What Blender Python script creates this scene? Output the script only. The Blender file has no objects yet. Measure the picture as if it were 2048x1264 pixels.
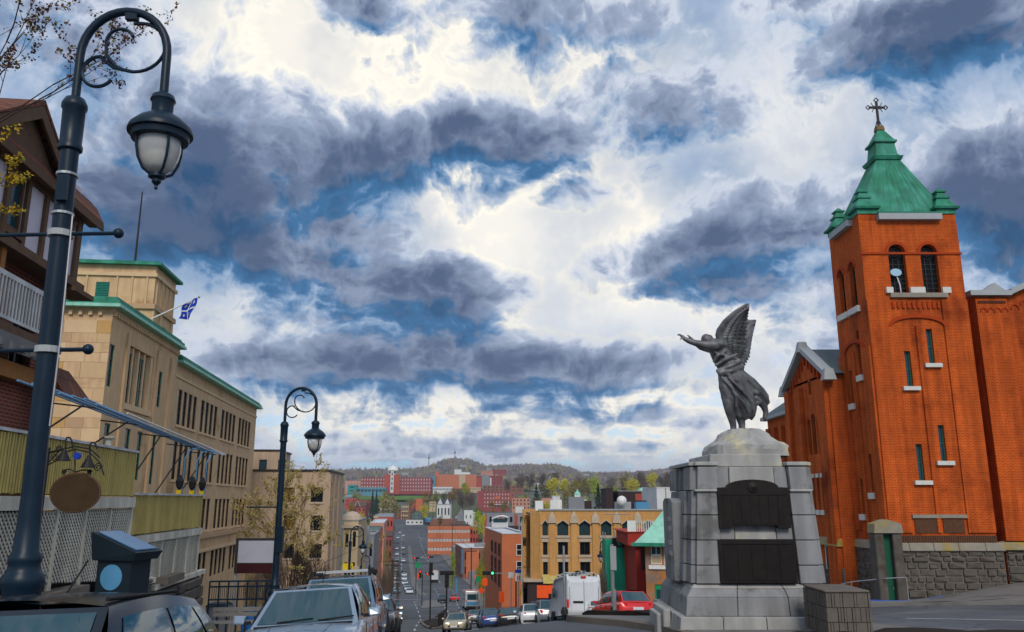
import bpy, bmesh, math, random
from mathutils import Vector, Matrix, noise as mnoise
from mathutils.geometry import delaunay_2d_cdt
R = math.radians
S = bpy.context.scene
COL = S.collection
rng = random.Random(7)

# ------------------------------------------------------------------ camera
FPX, PITCH = 1630.0, R(12.72)            # focal length in photo pixels, upward tilt
cam_d = bpy.data.cameras.new('camera'); cam_d.sensor_width = 36; cam_d.lens = FPX/2048*36
cam_d.clip_start = 0.05; cam_d.clip_end = 20000
cam = bpy.data.objects.new('camera', cam_d); COL.objects.link(cam)
cam.location = (0, 0, 0); cam.rotation_euler = (R(90)+PITCH, 0, 0)
S.camera = cam
CP, SP = math.cos(PITCH), math.sin(PITCH)
def zp(v, D):                            # height of photo row v at forward distance D
    t = (632-v)/FPX; return D*(SP+CP*t)/(CP-SP*t)
def xp(u, v, D):
    t = (632-v)/FPX; return D*((u-1024)/FPX)/(CP-SP*t)
def P(u, v, D): return Vector((xp(u, v, D), D, zp(v, D)))
def ray(u, v):
    a, t = (u-1024)/FPX, (632-v)/FPX
    return Vector((a, CP-SP*t, SP+CP*t))
def azel(u, v):
    d = ray(u, v).normalized(); return math.atan2(d.x, d.y), math.asin(d.z)

# ------------------------------------------------------------------ sky
SUN_AZ, SUN_EL = R(172), R(38)          # sun behind the camera, veiled by cloud
W = bpy.data.worlds.new('World'); S.world = W; W.use_nodes = True
W.cycles.sampling_method = 'MANUAL'; W.cycles.sample_map_resolution = 256
nt = W.node_tree; nt.nodes.clear()
def N(t, tree, **kw):
    n = tree.nodes.new(t)
    for k, v in kw.items():
        if k == 'i':
            for kk, vv in v.items(): n.inputs[kk].default_value = vv
        else: setattr(n, k, v)
    return n
def M(tree, op, a, b=None, c=None, clamp=False):
    n = tree.nodes.new('ShaderNodeMath'); n.operation = op; n.use_clamp = clamp
    for k, q in enumerate((a, b, c)):
        if q is None: continue
        if isinstance(q, (int, float)): n.inputs[k].default_value = q
        else: tree.links.new(q, n.inputs[k])
    return n.outputs[0]
def VM(tree, op, a, b=None, out=0):
    n = tree.nodes.new('ShaderNodeVectorMath'); n.operation = op
    for k, q in enumerate((a, b)):
        if q is None: continue
        if isinstance(q, (tuple, list, Vector)): n.inputs[k].default_value = q
        else: tree.links.new(q, n.inputs[k])
    return n.outputs[out]
def SMS(tree, x, a, b, lo=0.0, hi=1.0, mode='SMOOTHSTEP'):
    n = tree.nodes.new('ShaderNodeMapRange'); n.interpolation_type = mode; n.clamp = True
    tree.links.new(x, n.inputs[0])
    for k, q in zip((1, 2, 3, 4), (a, b, lo, hi)): n.inputs[k].default_value = q
    return n.outputs[0]
def MIXC(tree, f, a, b):
    n = tree.nodes.new('ShaderNodeMix'); n.data_type = 'RGBA'
    for k, q in ((0, f), (6, a), (7, b)):
        if isinstance(q, (int, float)): n.inputs[k].default_value = q
        elif isinstance(q, tuple): n.inputs[k].default_value = (*q, 1) if len(q) == 3 else q
        else: tree.links.new(q, n.inputs[k])
    return n.outputs[2]
def blob_sum(tree, v, blobs, start=None):
    acc = start
    for u, y, rx, ry, amp in blobs:
        a, e = azel(u, y)
        m3 = tree.nodes.new('ShaderNodeVectorMath'); m3.operation = 'MULTIPLY_ADD'; tree.links.new(v, m3.inputs[0])
        m3.inputs[1].default_value = (FPX/rx, FPX/ry, 0); m3.inputs[2].default_value = (-a*FPX/rx, -e*FPX/ry, 0)
        l = VM(tree, 'LENGTH', m3.outputs[0], out=1)
        q = SMS(tree, l, 0.25, 1.45, amp*(1.3 if amp > 0 else 1.0), 0.0)
        acc = q if acc is None else M(tree, 'ADD', acc, q)
    return acc
CLOUDS = [(330, 340, 200, 130, .60), (560, 295, 240, 115, .62), (740, 320, 150, 75, .45), (280, 440, 220, 80, .5), (430, 510, 190, 65, .52), (950, 265, 150, 66, .55), (1090, 300, 140, 60, .5),
          (1300, 200, 230, 95, .52), (1430, 235, 130, 60, .3), (1065, 40, 150, 75, .58), (1285, 30, 95, 55, .5), (715, 10, 95, 50, .55), (1570, 0, 110, 40, .4), (1790, 75, 200, 80, .66), (1930, 345, 170, 90, .62), (2010, 420, 160, 130, .5),
          (1450, 520, 260, 85, .62), (1540, 420, 200, 80, .42), (1165, 398, 95, 38, .45), (700, 530, 200, 80, .42), (880, 570, 190, 60, .5), (560, 730, 230, 55, .55), (880, 710, 240, 75, .58), (1150, 735, 220, 60, .6), (700, 620, 300, 50, .25),
          (620, 430, 200, 60, .22), (250, 140, 160, 70, .25), (880, 830, 700, 26, .18), (1100, 890, 500, 14, .25), (700, 905, 260, 12, .2), (1880, 230, 120, 70, .25),
          (900, 130, 170, 80, -.4), (1060, 470, 120, 80, -.45), (620, 90, 200, 60, -.2), (1620, 240, 120, 70, -.2), (1300, 640, 260, 45, -.3), (560, 830, 500, 30, -.15), (420, 620, 160, 40, -.15), (60, 40, 260, 120, .35), (2010, 40, 200, 110, .35)]  # closing pair of blobs is added cloud, imitating vignetted upper corners
GLOW = [(860, 170, 520, 210, 1.0), (1060, 470, 240, 170, 1.0), (1240, 660, 460, 110, .6), (700, 840, 700, 70, .7), (1350, 840, 460, 90, .75), (430, 640, 300, 70, .4), (1600, 250, 200, 170, .35), (560, 110, 300, 120, .45), (1280, 470, 160, 120, .5)]
g = bpy.data.node_groups.new('cloud_density', 'ShaderNodeTree')
g.interface.new_socket('dir', in_out='INPUT', socket_type='NodeSocketVector')
g.interface.new_socket('density', in_out='OUTPUT', socket_type='NodeSocketFloat')
g.interface.new_socket('raw', in_out='OUTPUT', socket_type='NodeSocketFloat')
gi, go = g.nodes.new('NodeGroupInput'), g.nodes.new('NodeGroupOutput')
sx = N('ShaderNodeSeparateXYZ', g); g.links.new(gi.outputs[0], sx.inputs[0])
az = M(g, 'ARCTAN2', sx.outputs[0], sx.outputs[1]); el = M(g, 'ARCSINE', sx.outputs[2])
den = M(g, 'ADD', M(g, 'MAXIMUM', sx.outputs[2], 0.0), 0.13)
cp = N('ShaderNodeCombineXYZ', g)
g.links.new(M(g, 'DIVIDE', sx.outputs[0], den), cp.inputs[0]); g.links.new(M(g, 'DIVIDE', sx.outputs[1], den), cp.inputs[1])
n1 = N('ShaderNodeTexNoise', g, noise_dimensions='2D', i={'Scale': 1.7, 'Detail': 6.0, 'Roughness': .58, 'Distortion': .2}); g.links.new(cp.outputs[0], n1.inputs['Vector'])
ce = N('ShaderNodeCombineXYZ', g); g.links.new(az, ce.inputs[0]); g.links.new(el, ce.inputs[1])
n2 = N('ShaderNodeTexNoise', g, noise_dimensions='2D', i={'Scale': 6.5, 'Detail': 7.0, 'Roughness': .55, 'Distortion': .2}); g.links.new(ce.outputs[0], n2.inputs['Vector'])
vo = N('ShaderNodeTexVoronoi', g, voronoi_dimensions='2D', i={'Scale': 17.0, 'Detail': 3.0, 'Roughness': .55, 'Lacunarity': 2.2, 'Randomness': 1.0})
wv = VM(g, 'ADD', ce.outputs[0], VM(g, 'MULTIPLY', VM(g, 'SUBTRACT', n2.outputs['Color'], (.5, .5, .5)), (.10, .10, 0)))
g.links.new(VM(g, 'MULTIPLY', wv, (1.0, 1.25, 1.0)), vo.inputs['Vector'])
billow = M(g, 'MULTIPLY', M(g, 'SUBTRACT', .42, vo.outputs['Distance']), .62)
nn = M(g, 'ADD', M(g, 'MULTIPLY', M(g, 'SUBTRACT', n1.outputs[0], .5), 1.35), M(g, 'MULTIPLY', M(g, 'SUBTRACT', n2.outputs[0], .5), .95))
nn = M(g, 'ADD', nn, M(g, 'ADD', billow, .19))
raw = blob_sum(g, ce.outputs[0], CLOUDS, nn)
g.links.new(SMS(g, raw, .10, .46), go.inputs[0]); g.links.new(raw, go.inputs[1])

tc = N('ShaderNodeTexCoord', nt)
nrm = VM(nt, 'NORMALIZE', tc.outputs['Generated'])
def dens(v):
    n = nt.nodes.new('ShaderNodeGroup'); n.node_tree = g; nt.links.new(v, n.inputs[0]); return n.outputs[0], n.outputs[1]
d0, raw0 = dens(nrm)
dup_, _r1 = dens(VM(nt, 'NORMALIZE', VM(nt, 'ADD', nrm, (0, 0, .04))))
under = SMS(nt, M(nt, 'SUBTRACT', _r1, raw0), -.28, .42)      # towards 1 where thicker cloud hangs above: the shaded base
sw = N('ShaderNodeSeparateXYZ', nt); nt.links.new(nrm, sw.inputs[0])
el_w = M(nt, 'ARCSINE', sw.outputs[2]); az_w = M(nt, 'ARCTAN2', sw.outputs[0], sw.outputs[1])
cw = N('ShaderNodeCombineXYZ', nt); nt.links.new(az_w, cw.inputs[0]); nt.links.new(el_w, cw.inputs[1])
glow = M(nt, 'MINIMUM', blob_sum(nt, cw.outputs[0], GLOW), 1.0)
fn = N('ShaderNodeTexNoise', nt, noise_dimensions='2D', i={'Scale': 7.0, 'Detail': 5.0, 'Roughness': .55}); nt.links.new(cw.outputs[0], fn.inputs['Vector'])
glow = M(nt, 'MULTIPLY', glow, SMS(nt, fn.outputs[0], .2, .62, .6, 1.0), clamp=True)
sky = N('ShaderNodeTexSky', nt, sky_type='NISHITA'); sky.sun_disc = False
sky.sun_elevation = SUN_EL; sky.sun_rotation = SUN_AZ; sky.altitude = 200; sky.air_density = 1.2; sky.dust_density = .1; sky.ozone_density = 2.0
BG_SKY, BG_CLOUD = .085, .76
# thin veil: pale blue grey with paler wisps, cream where the sun lights it through
wisps = MIXC(nt, SMS(nt, fn.outputs[0], .30, .68), (.25, .37, .56), (.56, .63, .76))
veil = MIXC(nt, glow, wisps, (1.05, .99, .86))
thin = SMS(nt, raw0, -.40, -.12)                     # gaps in the veil let blue through
gapmask = SMS(nt, el_w, R(1), R(14), .55, .12)
thin = M(nt, 'SUBTRACT', 1.0, M(nt, 'MULTIPLY', M(nt, 'SUBTRACT', 1.0, thin), gapmask))
crown_c = MIXC(nt, SMS(nt, raw0, .2, 1.25), (.36, .43, .58), (.075, .115, .215))
base_c = MIXC(nt, SMS(nt, raw0, .2, 1.1), (.05, .175, .37), (.02, .075, .18))
body_c = MIXC(nt, under, crown_c, base_c)
halo = MIXC(nt, SMS(nt, raw0, -.22, .24), veil, MIXC(nt, under, (.64, .69, .79), (.26, .38, .57)))
cloud_c = MIXC(nt, d0, halo, body_c)
bgS = N('ShaderNodeBackground', nt, i={'Strength': BG_SKY}); nt.links.new(VM(nt, 'MULTIPLY', sky.outputs[0], (.42, .72, 1.15)), bgS.inputs[0])
bgC = N('ShaderNodeBackground', nt, i={'Strength': BG_CLOUD}); nt.links.new(cloud_c, bgC.inputs[0])
mx = N('ShaderNodeMixShader', nt); out = N('ShaderNodeOutputWorld', nt)
cover = M(nt, 'MAXIMUM', thin, d0)
nt.links.new(cover, mx.inputs[0]); nt.links.new(bgS.outputs[0], mx.inputs[1]); nt.links.new(bgC.outputs[0], mx.inputs[2])
nt.links.new(mx.outputs[0], out.inputs[0])

# ------------------------------------------------------------------ sun and exposure
sun_d = bpy.data.lights.new('sun', 'SUN'); sun_d.energy = 1.5; sun_d.angle = R(20); sun_d.color = (1, .93, .82)
sun = bpy.data.objects.new('sun', sun_d); COL.objects.link(sun)
sd = Vector((math.sin(SUN_AZ)*math.cos(SUN_EL), math.cos(SUN_AZ)*math.cos(SUN_EL), math.sin(SUN_EL)))
sun.rotation_euler = sd.to_track_quat('Z', 'Y').to_euler()
S.view_settings.view_transform = 'Standard'; S.view_settings.look = 'None'
S.view_settings.exposure = 0.48; S.view_settings.gamma = 1.0; S.view_settings.use_curve_mapping = False
S.cycles.max_bounces = 6; S.cycles.diffuse_bounces = 3; S.cycles.glossy_bounces = 3; S.cycles.transmission_bounces = 4; S.cycles.transparent_max_bounces = 8
S.cycles.use_denoising = True

# ------------------------------------------------------------------ materials
MATS = {}
def mat(name, col, rough=.8, var=.12, scale=2.0, bump=0.0, bscale=30.0, metal=0.0, spec=.22, col2=None, f2=(.45, .62), s2=.7, brick=None, emit=None, coat=0.0, streak=0.0, island=None, trans=0.0, obj=False, crack=0.0):
    m = bpy.data.materials.new(name); m.use_nodes = True; MATS[name] = m
    t = m.node_tree; t.nodes.clear(); L = t.links.new
    o = t.nodes.new('ShaderNodeOutputMaterial'); b = t.nodes.new('ShaderNodeBsdfPrincipled'); L(b.outputs[0], o.inputs[0])
    b.inputs['Roughness'].default_value = rough; b.inputs['Metallic'].default_value = metal
    b.inputs['Specular IOR Level'].default_value = spec
    if coat: b.inputs['Coat Weight'].default_value = coat; b.inputs['Coat Roughness'].default_value = .04
    if trans: b.inputs['Transmission Weight'].default_value = trans
    if emit: b.inputs['Emission Color'].default_value = (*emit[0], 1); b.inputs['Emission Strength'].default_value = emit[1]
    if brick or obj: pos = t.nodes.new('ShaderNodeTexCoord').outputs['Object']
    else: pos = t.nodes.new('ShaderNodeNewGeometry').outputs['Position']
    c = (*col, 1); cur = None; hgt = None
    if brick:
        bw, bh, mort, c2, cm = brick
        s = t.nodes.new('ShaderNodeSeparateXYZ'); L(pos, s.inputs[0]); cb = t.nodes.new('ShaderNodeCombineXYZ')
        L(M(t, 'ADD', s.outputs[0], s.outputs[1]), cb.inputs[0]); L(s.outputs[2], cb.inputs[1])
        bt = N('ShaderNodeTexBrick', t, i={'Color1': c, 'Color2': (*c2, 1), 'Mortar': (*cm, 1), 'Scale': 1.0, 'Mortar Size': mort, 'Mortar Smooth': .1, 'Bias': 0.0, 'Brick Width': bw, 'Row Height': bh})
        L(cb.outputs[0], bt.inputs[0]); cur = bt.outputs[0]; hgt = M(t, 'SUBTRACT', 1.0, bt.outputs[1])
    if island:
        gm = t.nodes.new('ShaderNodeNewGeometry'); rp = t.nodes.new('ShaderNodeValToRGB'); L(gm.outputs['Random Per Island'], rp.inputs[0])
        rp.color_ramp.interpolation = 'CONSTANT'
        while len(rp.color_ramp.elements) < len(island): rp.color_ramp.elements.new(.5)
        for k, q in enumerate(island): rp.color_ramp.elements[k].position = k/len(island); rp.color_ramp.elements[k].color = (*q, 1)
        cur = rp.outputs[0]
    if cur is None:
        rgb = t.nodes.new('ShaderNodeRGB'); rgb.outputs[0].default_value = c; cur = rgb.outputs[0]
    if col2:
        n = N('ShaderNodeTexNoise', t, i={'Scale': s2, 'Detail': 6.0, 'Roughness': .62}); L(pos, n.inputs['Vector'])
        cur = MIXC(t, SMS(t, n.outputs[0], *f2), cur, col2)
    if streak:
        mp = N('ShaderNodeMapping', t, i={'Scale': (3.0, 3.0, .22)}); L(pos, mp.inputs[0])
        n = N('ShaderNodeTexNoise', t, i={'Scale': 1.0, 'Detail': 5.0}); L(mp.outputs[0], n.inputs['Vector'])
        hs = N('ShaderNodeHueSaturation', t); L(cur, hs.inputs['Color']); L(SMS(t, n.outputs[0], .3, .7, 1-streak, 1+streak*.4), hs.inputs['Value']); cur = hs.outputs[0]
    if var:
        n = N('ShaderNodeTexNoise', t, i={'Scale': scale, 'Detail': 6.0, 'Roughness': .65}); L(pos, n.inputs['Vector'])
        hs = N('ShaderNodeHueSaturation', t); L(cur, hs.inputs['Color']); L(SMS(t, n.outputs[0], .25, .75, 1-var, 1+var, 'LINEAR'), hs.inputs['Value']); cur = hs.outputs[0]
        L(SMS(t, n.outputs[0], .25, .75, max(rough-.08, 0.02), min(rough+.08, 1), 'LINEAR'), b.inputs['Roughness']) if rough > .2 else None
    if crack:
        nz = N('ShaderNodeTexNoise', t, i={'Scale': .9, 'Detail': 4.0}); L(pos, nz.inputs['Vector'])
        vc = N('ShaderNodeTexVoronoi', t, feature='DISTANCE_TO_EDGE', i={'Scale': .33}); L(VM(t, 'ADD', pos, VM(t, 'MULTIPLY', nz.outputs['Color'], (1.6, 1.6, 0))), vc.inputs['Vector'])
        hs = N('ShaderNodeHueSaturation', t); L(cur, hs.inputs['Color']); L(SMS(t, vc.outputs['Distance'], .004, .014, 1-crack, 1.0), hs.inputs['Value']); cur = hs.outputs[0]
        v2 = N('ShaderNodeTexVoronoi', t, i={'Scale': .13}); L(pos, v2.inputs['Vector']); s2_ = N('ShaderNodeSeparateColor', t); L(v2.outputs['Color'], s2_.inputs[0])
        hs = N('ShaderNodeHueSaturation', t); L(cur, hs.inputs['Color']); L(SMS(t, s2_.outputs[0], .0, 1.0, .80, 1.16, 'LINEAR'), hs.inputs['Value']); cur = hs.outputs[0]
    L(cur, b.inputs['Base Color'])
    if bump:
        n = N('ShaderNodeTexNoise', t, i={'Scale': bscale, 'Detail': 5.0, 'Roughness': .6}); L(pos, n.inputs['Vector'])
        h = n.outputs[0]
        if hgt is not None: h = M(t, 'ADD', M(t, 'MULTIPLY', h, .5), hgt)
        bp = N('ShaderNodeBump', t, i={'Strength': bump, 'Distance': .02}); L(h, bp.inputs['Height']); L(bp.outputs[0], b.inputs['Normal'])
    return m

# ------------------------------------------------------------------ mesh helpers
class MB:
    def __init__(s): s.v, s.f, s.smooth = [], [], False
    def add(s, vs, fs):
        o = len(s.v); s.v += [tuple(p) for p in vs]; s.f += [tuple(i+o for i in f) for f in fs]; return s
    def box(s, x0, x1, y0, y1, z0, z1):
        return s.add([(x, y, z) for z in (z0, z1) for y in (y0, y1) for x in (x0, x1)],
                     [(0, 2, 3, 1), (4, 5, 7, 6), (0, 1, 5, 4), (2, 6, 7, 3), (0, 4, 6, 2), (1, 3, 7, 5)])
    def cbox(s, c, d):
        return s.box(c[0]-d[0]/2, c[0]+d[0]/2, c[1]-d[1]/2, c[1]+d[1]/2, c[2]-d[2]/2, c[2]+d[2]/2)
    def hexa(s, b, t):                   # bottom quad, top quad, both counter-clockwise from above
        return s.add(list(b)+list(t), [(3, 2, 1, 0), (4, 5, 6, 7), (0, 1, 5, 4), (1, 2, 6, 5), (2, 3, 7, 6), (3, 0, 4, 7)])
    def frustum(s, cx, cy, z0, z1, a0, b0, a1, b1):
        q = lambda a, b, z: [(cx-a, cy-b, z), (cx+a, cy-b, z), (cx+a, cy+b, z), (cx-a, cy+b, z)]
        return s.hexa(q(a0, b0, z0), q(a1, b1, z1))
    def prism(s, poly, axis, a, b):      # poly in the two other axes (order x,y,z), extruded from a to b
        def mk(p, q): return {'x': (q, p[0], p[1]), 'y': (p[0], q, p[1]), 'z': (p[0], p[1], q)}[axis]
        n = len(poly)
        return s.add([mk(p, a) for p in poly]+[mk(p, b) for p in poly],
                     [tuple(range(n))[::-1], tuple(range(n, 2*n))]+[(k, (k+1) % n, n+(k+1) % n, n+k) for k in range(n)])
    def tube(s, pts, r, n=8, caps=True):
        pts = [Vector(p) for p in pts]; m = len(pts); rs = r if isinstance(r, (list, tuple)) else [r]*m
        o = len(s.v); up = None
        for k, p in enumerate(pts):
            t = (pts[min(k+1, m-1)]-pts[max(k-1, 0)]).normalized()
            if up is None: up = t.orthogonal().normalized()
            up = (up-t*up.dot(t)); up = up.normalized() if up.length > 1e-6 else t.orthogonal().normalized()
            w = t.cross(up)
            s.v += [tuple(p+(up*math.cos(2*math.pi*j/n)+w*math.sin(2*math.pi*j/n))*rs[k]) for j in range(n)]
        for k in range(m-1):
            for j in range(n):
                a, b = o+k*n+j, o+k*n+(j+1) % n; s.f.append((a, b, b+n, a+n))
        if caps: s.f.append(tuple(range(o+n-1, o-1, -1))); s.f.append(tuple(range(o+(m-1)*n, o+m*n)))
        return s
    def lathe(s, prof, c=(0, 0, 0), n=16, axis='z'):
        o = len(s.v); m = len(prof)
        for r_, z in prof:
            for j in range(n):
                a = 2*math.pi*j/n; x, y = r_*math.cos(a), r_*math.sin(a)
                q = {'z': (x, y, z), 'x': (z, x, y), 'y': (y, z, x)}[axis]
                s.v.append((q[0]+c[0], q[1]+c[1], q[2]+c[2]))
        for k in range(m-1):
            for j in range(n):
                a, b = o+k*n+j, o+k*n+(j+1) % n; s.f.append((a, b, b+n, a+n))
        s.f.append(tuple(range(o+n-1, o-1, -1))); s.f.append(tuple(range(o+(m-1)*n, o+m*n)))
        return s
    def grid(s, fn, nu, nv):
        o = len(s.v)
        for i in range(nu+1):
            for j in range(nv+1): s.v.append(tuple(fn(i/nu, j/nv)))
        for i in range(nu):
            for j in range(nv):
                a = o+i*(nv+1)+j; s.f.append((a, a+nv+1, a+nv+2, a+1))
        return s
    def ellip(s, c, r, nu=10, nv=7, rot=None):
        o = len(s.v); c = Vector(c)
        for i in range(nv+1):
            th = math.pi*i/nv
            for j in range(nu):
                ph = 2*math.pi*j/nu
                q = Vector((r[0]*math.sin(th)*math.cos(ph), r[1]*math.sin(th)*math.sin(ph), r[2]*math.cos(th)))
                if rot: q = rot @ q
                s.v.append(tuple(c+q))
        for i in range(nv):
            for j in range(nu):
                a, b = o+i*nu+j, o+i*nu+(j+1) % nu; s.f.append((a, a+nu, b+nu, b))
        return s
    def mesh(s, name, m, smooth=None):
        me = bpy.data.meshes.new(name); me.from_pydata(s.v, [], s.f); me.update()
        if m is not None: me.materials.append(m)
        bm = bmesh.new(); bm.from_mesh(me); bmesh.ops.recalc_face_normals(bm, faces=bm.faces); bm.to_mesh(me); bm.free()
        sm = s.smooth if smooth is None else smooth
        if sm:
            me.polygons.foreach_set('use_smooth', [True]*len(me.polygons))
            try: me.set_sharp_from_angle(angle=R(40))
            except Exception: pass
        return me
    def obj(s, name, m, parent=None, smooth=None, loc=None, rot=None):
        return link(name, s.mesh(name, m, smooth), parent, loc, rot)
def link(name, me, parent=None, loc=None, rot=None):
    o = bpy.data.objects.new(name, me); COL.objects.link(o); o.parent = parent
    if loc is not None: o.location = loc
    if rot is not None: o.rotation_euler = rot
    return o
def B(): return MB()
def tag(o, label=None, cat=None, group=None, kind=None):
    for k, v in (('label', label), ('category', cat), ('group', group), ('kind', kind)):
        if v: o[k] = v
    return o
def thing(name, label, cat, loc=(0, 0, 0), rotz=0.0, group=None):
    o = bpy.data.objects.new(name, None); COL.objects.link(o); o.empty_display_size = .2
    o.location = loc; o.rotation_euler = (0, 0, rotz); return tag(o, label, cat, group)
def copy_tree(o, parent=None):
    c = o.copy(); COL.objects.link(c); c.parent = parent
    for ch in o.children: copy_tree(ch, c)
    return c
CACHE = {}
def shared(key, fn):
    if key not in CACHE: CACHE[key] = fn()
    return CACHE[key]
def lerp_t(tab, x):
    if x <= tab[0][0]: return tab[0][1]
    for (a, p), (b, q) in zip(tab, tab[1:]):
        if x <= b: return p+(q-p)*(x-a)/(b-a)
    return tab[-1][1]
def sm(x, a, b):
    t = min(max((x-a)/(b-a), 0), 1); return t*t*(3-2*t)
def bevel(o, w=.01, seg=1):
    m = o.modifiers.new('bevel', 'BEVEL'); m.width = w; m.segments = seg; m.limit_method = 'ANGLE'; return o

# ------------------------------------------------------------------ lie of the land
PROF = [(-40, -.6), (0, -1.75), (5, -2.14), (14, -2.9), (25, -3.98), (40, -6.2), (68, -10.2), (120, -16.2), (200, -22.5), (267, -26.3), (350, -28), (490, -26.2), (750, -25), (800, -21),
        (900, -9), (1100, 9), (1300, 20), (1700, 42), (2500, 72), (3200, 80), (9000, 50)]
A1 = [(0, .1), (10, .3), (17, .45), (24, .6), (33, .62), (45, .5), (80, .3), (150, 0)]
A2 = [(15, 0), (24, .1), (33, .55), (39, .9), (60, 1), (100, .6), (160, 0)]
A3 = [(31, 0), (33.5, .15), (38, 1.0), (60, 1.0), (110, 0)]
RIDGE = [(-2600, 0), (-560, 0), (-420, 5), (-300, 4), (-250, 14), (-190, 38), (-130, 34), (-80, 14), (10, 17), (120, 20), (170, 12), (205, -4), (260, -8), (380, -5), (470, 6), (3000, 10)]
def prof(y):                             # gently smoothed profile of the street
    e = 2+.03*abs(y); return (lerp_t(PROF, y-e)+2*lerp_t(PROF, y)+lerp_t(PROF, y+e))/4
def H(x, y):
    z = prof(y)+sm(x, -5, 2)*lerp_t(A1, y)+sm(x, 6, 16)*lerp_t(A2, y)+sm(x, 17, 26)*lerp_t(A3, y)
    if y > 900:
        z += sm(y, 1500, 2500)*lerp_t(RIDGE, x*2500/max(y, 1))
        z += 5*sm(y, 900, 1500)*mnoise.noise((x*.004, y*.004, 0))
    return z
def sheet(name, poly, m, dz, step=1.0, thick=0.0, parent=None, hf=None, jit=0.0):
    hf = hf or H
    pts = [Vector((p[0], p[1])) for p in poly]; n = len(pts); vs = []; edges = []
    for k in range(n):
        a, b = pts[k], pts[(k+1) % n]; c = max(1, int((b-a).length/step))
        for j in range(c): vs.append(a+(b-a)*(j/c))
    nb = len(vs); edges = [(k, (k+1) % nb) for k in range(nb)]
    x0, x1 = min(p.x for p in pts), max(p.x for p in pts); y0, y1 = min(p.y for p in pts), max(p.y for p in pts)
    def inside(q):
        r = False
        for k in range(n):
            a, b = pts[k], pts[k-1]
            if (a.y > q.y) != (b.y > q.y) and q.x < (b.x-a.x)*(q.y-a.y)/(b.y-a.y)+a.x: r = not r
        return r
    x = x0+step*.5
    while x < x1:
        y = y0+step*.5
        while y < y1:
            q = Vector((x+rng.uniform(-.2, .2)*step, y+rng.uniform(-.2, .2)*step))
            if inside(q) and all(abs(e-q.x)+abs(f-q.y) > step*.4 for e, f in ((w.x, w.y) for w in vs[:nb])): vs.append(q)
            y += step
        x += step
    V, E, F, *_ = delaunay_2d_cdt(vs, edges, [list(range(nb))], 1, 1e-5)
    mb = MB(); mb.v = [(p.x, p.y, hf(p.x, p.y)+dz+jit*rng.uniform(-1, 1)) for p in V]
    mb.f = [tuple(f) for f in F]
    if thick:
        o = len(mb.v); ring = [k for k in range(nb)]
        mb.v += [(vs[k].x, vs[k].y, hf(vs[k].x, vs[k].y)+dz-thick) for k in ring]
        idx = {}
        for q, p in enumerate(V):
            idx[(round(p.x, 3), round(p.y, 3))] = q
        top = [idx.get((round(vs[k].x, 3), round(vs[k].y, 3)), 0) for k in ring]
        for k in ring: mb.f.append((top[k], o+k, o+(k+1) % nb, top[(k+1) % nb]))
    return mb.obj(name, m, parent, smooth=True)
# ------------------------------------------------------------------ material list
m_brick = mat('church_brick', (.52, .068, .003), .85, .22, 1.4, .35, 40, spec=.12, brick=(.23, .078, .010, (.42, .046, .003), (.55, .17, .045)), col2=(.17, .022, .004), f2=(.50, .74), s2=.28, streak=.28)
m_brick_d = mat('church_brick_arch', (.36, .042, .004), .85, .2, 6, .3, 40)
m_brick_dark = mat('church_soldier_brick', (.10, .045, .025), .9, .35, 9, .3)
m_stone = mat('rough_stone', (.20, .19, .175), .9, .3, 3, .6, 14, island=[(.22, .21, .19), (.16, .155, .15), (.26, .23, .19), (.19, .17, .14)])
m_stone2 = mat('rock_face', (.10, .088, .075), .9, .35, 2.2, .7, 12, col2=(.06, .042, .028), f2=(.55, .7), s2=.5)
m_ledge = mat('ledge_stone', (.26, .235, .19), .85, .2, 2, .3, 20, col2=(.34, .24, .05), f2=(.5, .62), s2=.35)
m_sill = mat('pale_sill_stone', (.62, .60, .55), .8, .12, 3, .2)
m_copper = mat('green_copper', (.022, .20, .115), .6, .2, 1.2, .15, 20, col2=(.05, .26, .19), f2=(.4, .65), s2=1.1, streak=.25)
m_copper_d = mat('dark_green_copper', (.03, .16, .12), .6, .2, 1.5, .1)
m_copper_l = mat('pale_green_copper', (.28, .58, .46), .6, .15, 1.2, .12, 20, streak=.15)
m_slate = mat('slate_roof', (.10, .13, .14), .7, .2, 3, .3, brick=(.3, .18, .006, (.08, .11, .12), (.05, .06, .07)))
m_trimgrey = mat('grey_metal_trim', (.34, .36, .37), .55, .1, 3)
m_iron = mat('dark_iron', (.022, .02, .02), .55, .2, 10)
m_glass_dk = mat('dark_window_glass', (.008, .010, .013), .12, 0, spec=.12)
m_glass_bl = mat('blue_window_glass', (.02, .055, .07), .08, 0, spec=.4)
m_black = mat('matte_black', (.012, .012, .013), .7, .1)
m_frame_dk = mat('dark_window_frame', (.03, .028, .026), .5, .1)
m_white = mat('white_paint', (.72, .72, .70), .55, .08, 3, streak=.1)
m_offwhite = mat('weathered_white_paint', (.55, .55, .54), .7, .15, 3, streak=.2)
m_asphalt = mat('asphalt', (.080, .087, .098), .82, .22, .7, .25, 60, crack=.45, col2=(.112, .117, .126), f2=(.45, .62), s2=.22)
m_concrete = mat('concrete', (.17, .165, .155), .85, .15, 1.5, .2, 30, col2=(.12, .115, .11), f2=(.5, .65), s2=.6)
m_kerb = mat('kerb_concrete', (.16, .135, .11), .85, .2, 2, .2)
m_soil = mat('dark_soil', (.022, .016, .011), .95, .35, 5, .9, 12)
m_line = mat('road_paint', (.55, .55, .53), .7, .25, 6)
m_granite = mat('grey_granite', (.24, .24, .245), .75, .18, 1.6, .25, 60, streak=.25, col2=(.135, .135, .13), f2=(.5, .62), s2=1.1)
m_granite_l = mat('pale_granite', (.35, .345, .33), .75, .15, 1.6, .25, 20, streak=.2, col2=(.46, .41, .28), f2=(.55, .7), s2=.8)
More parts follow.
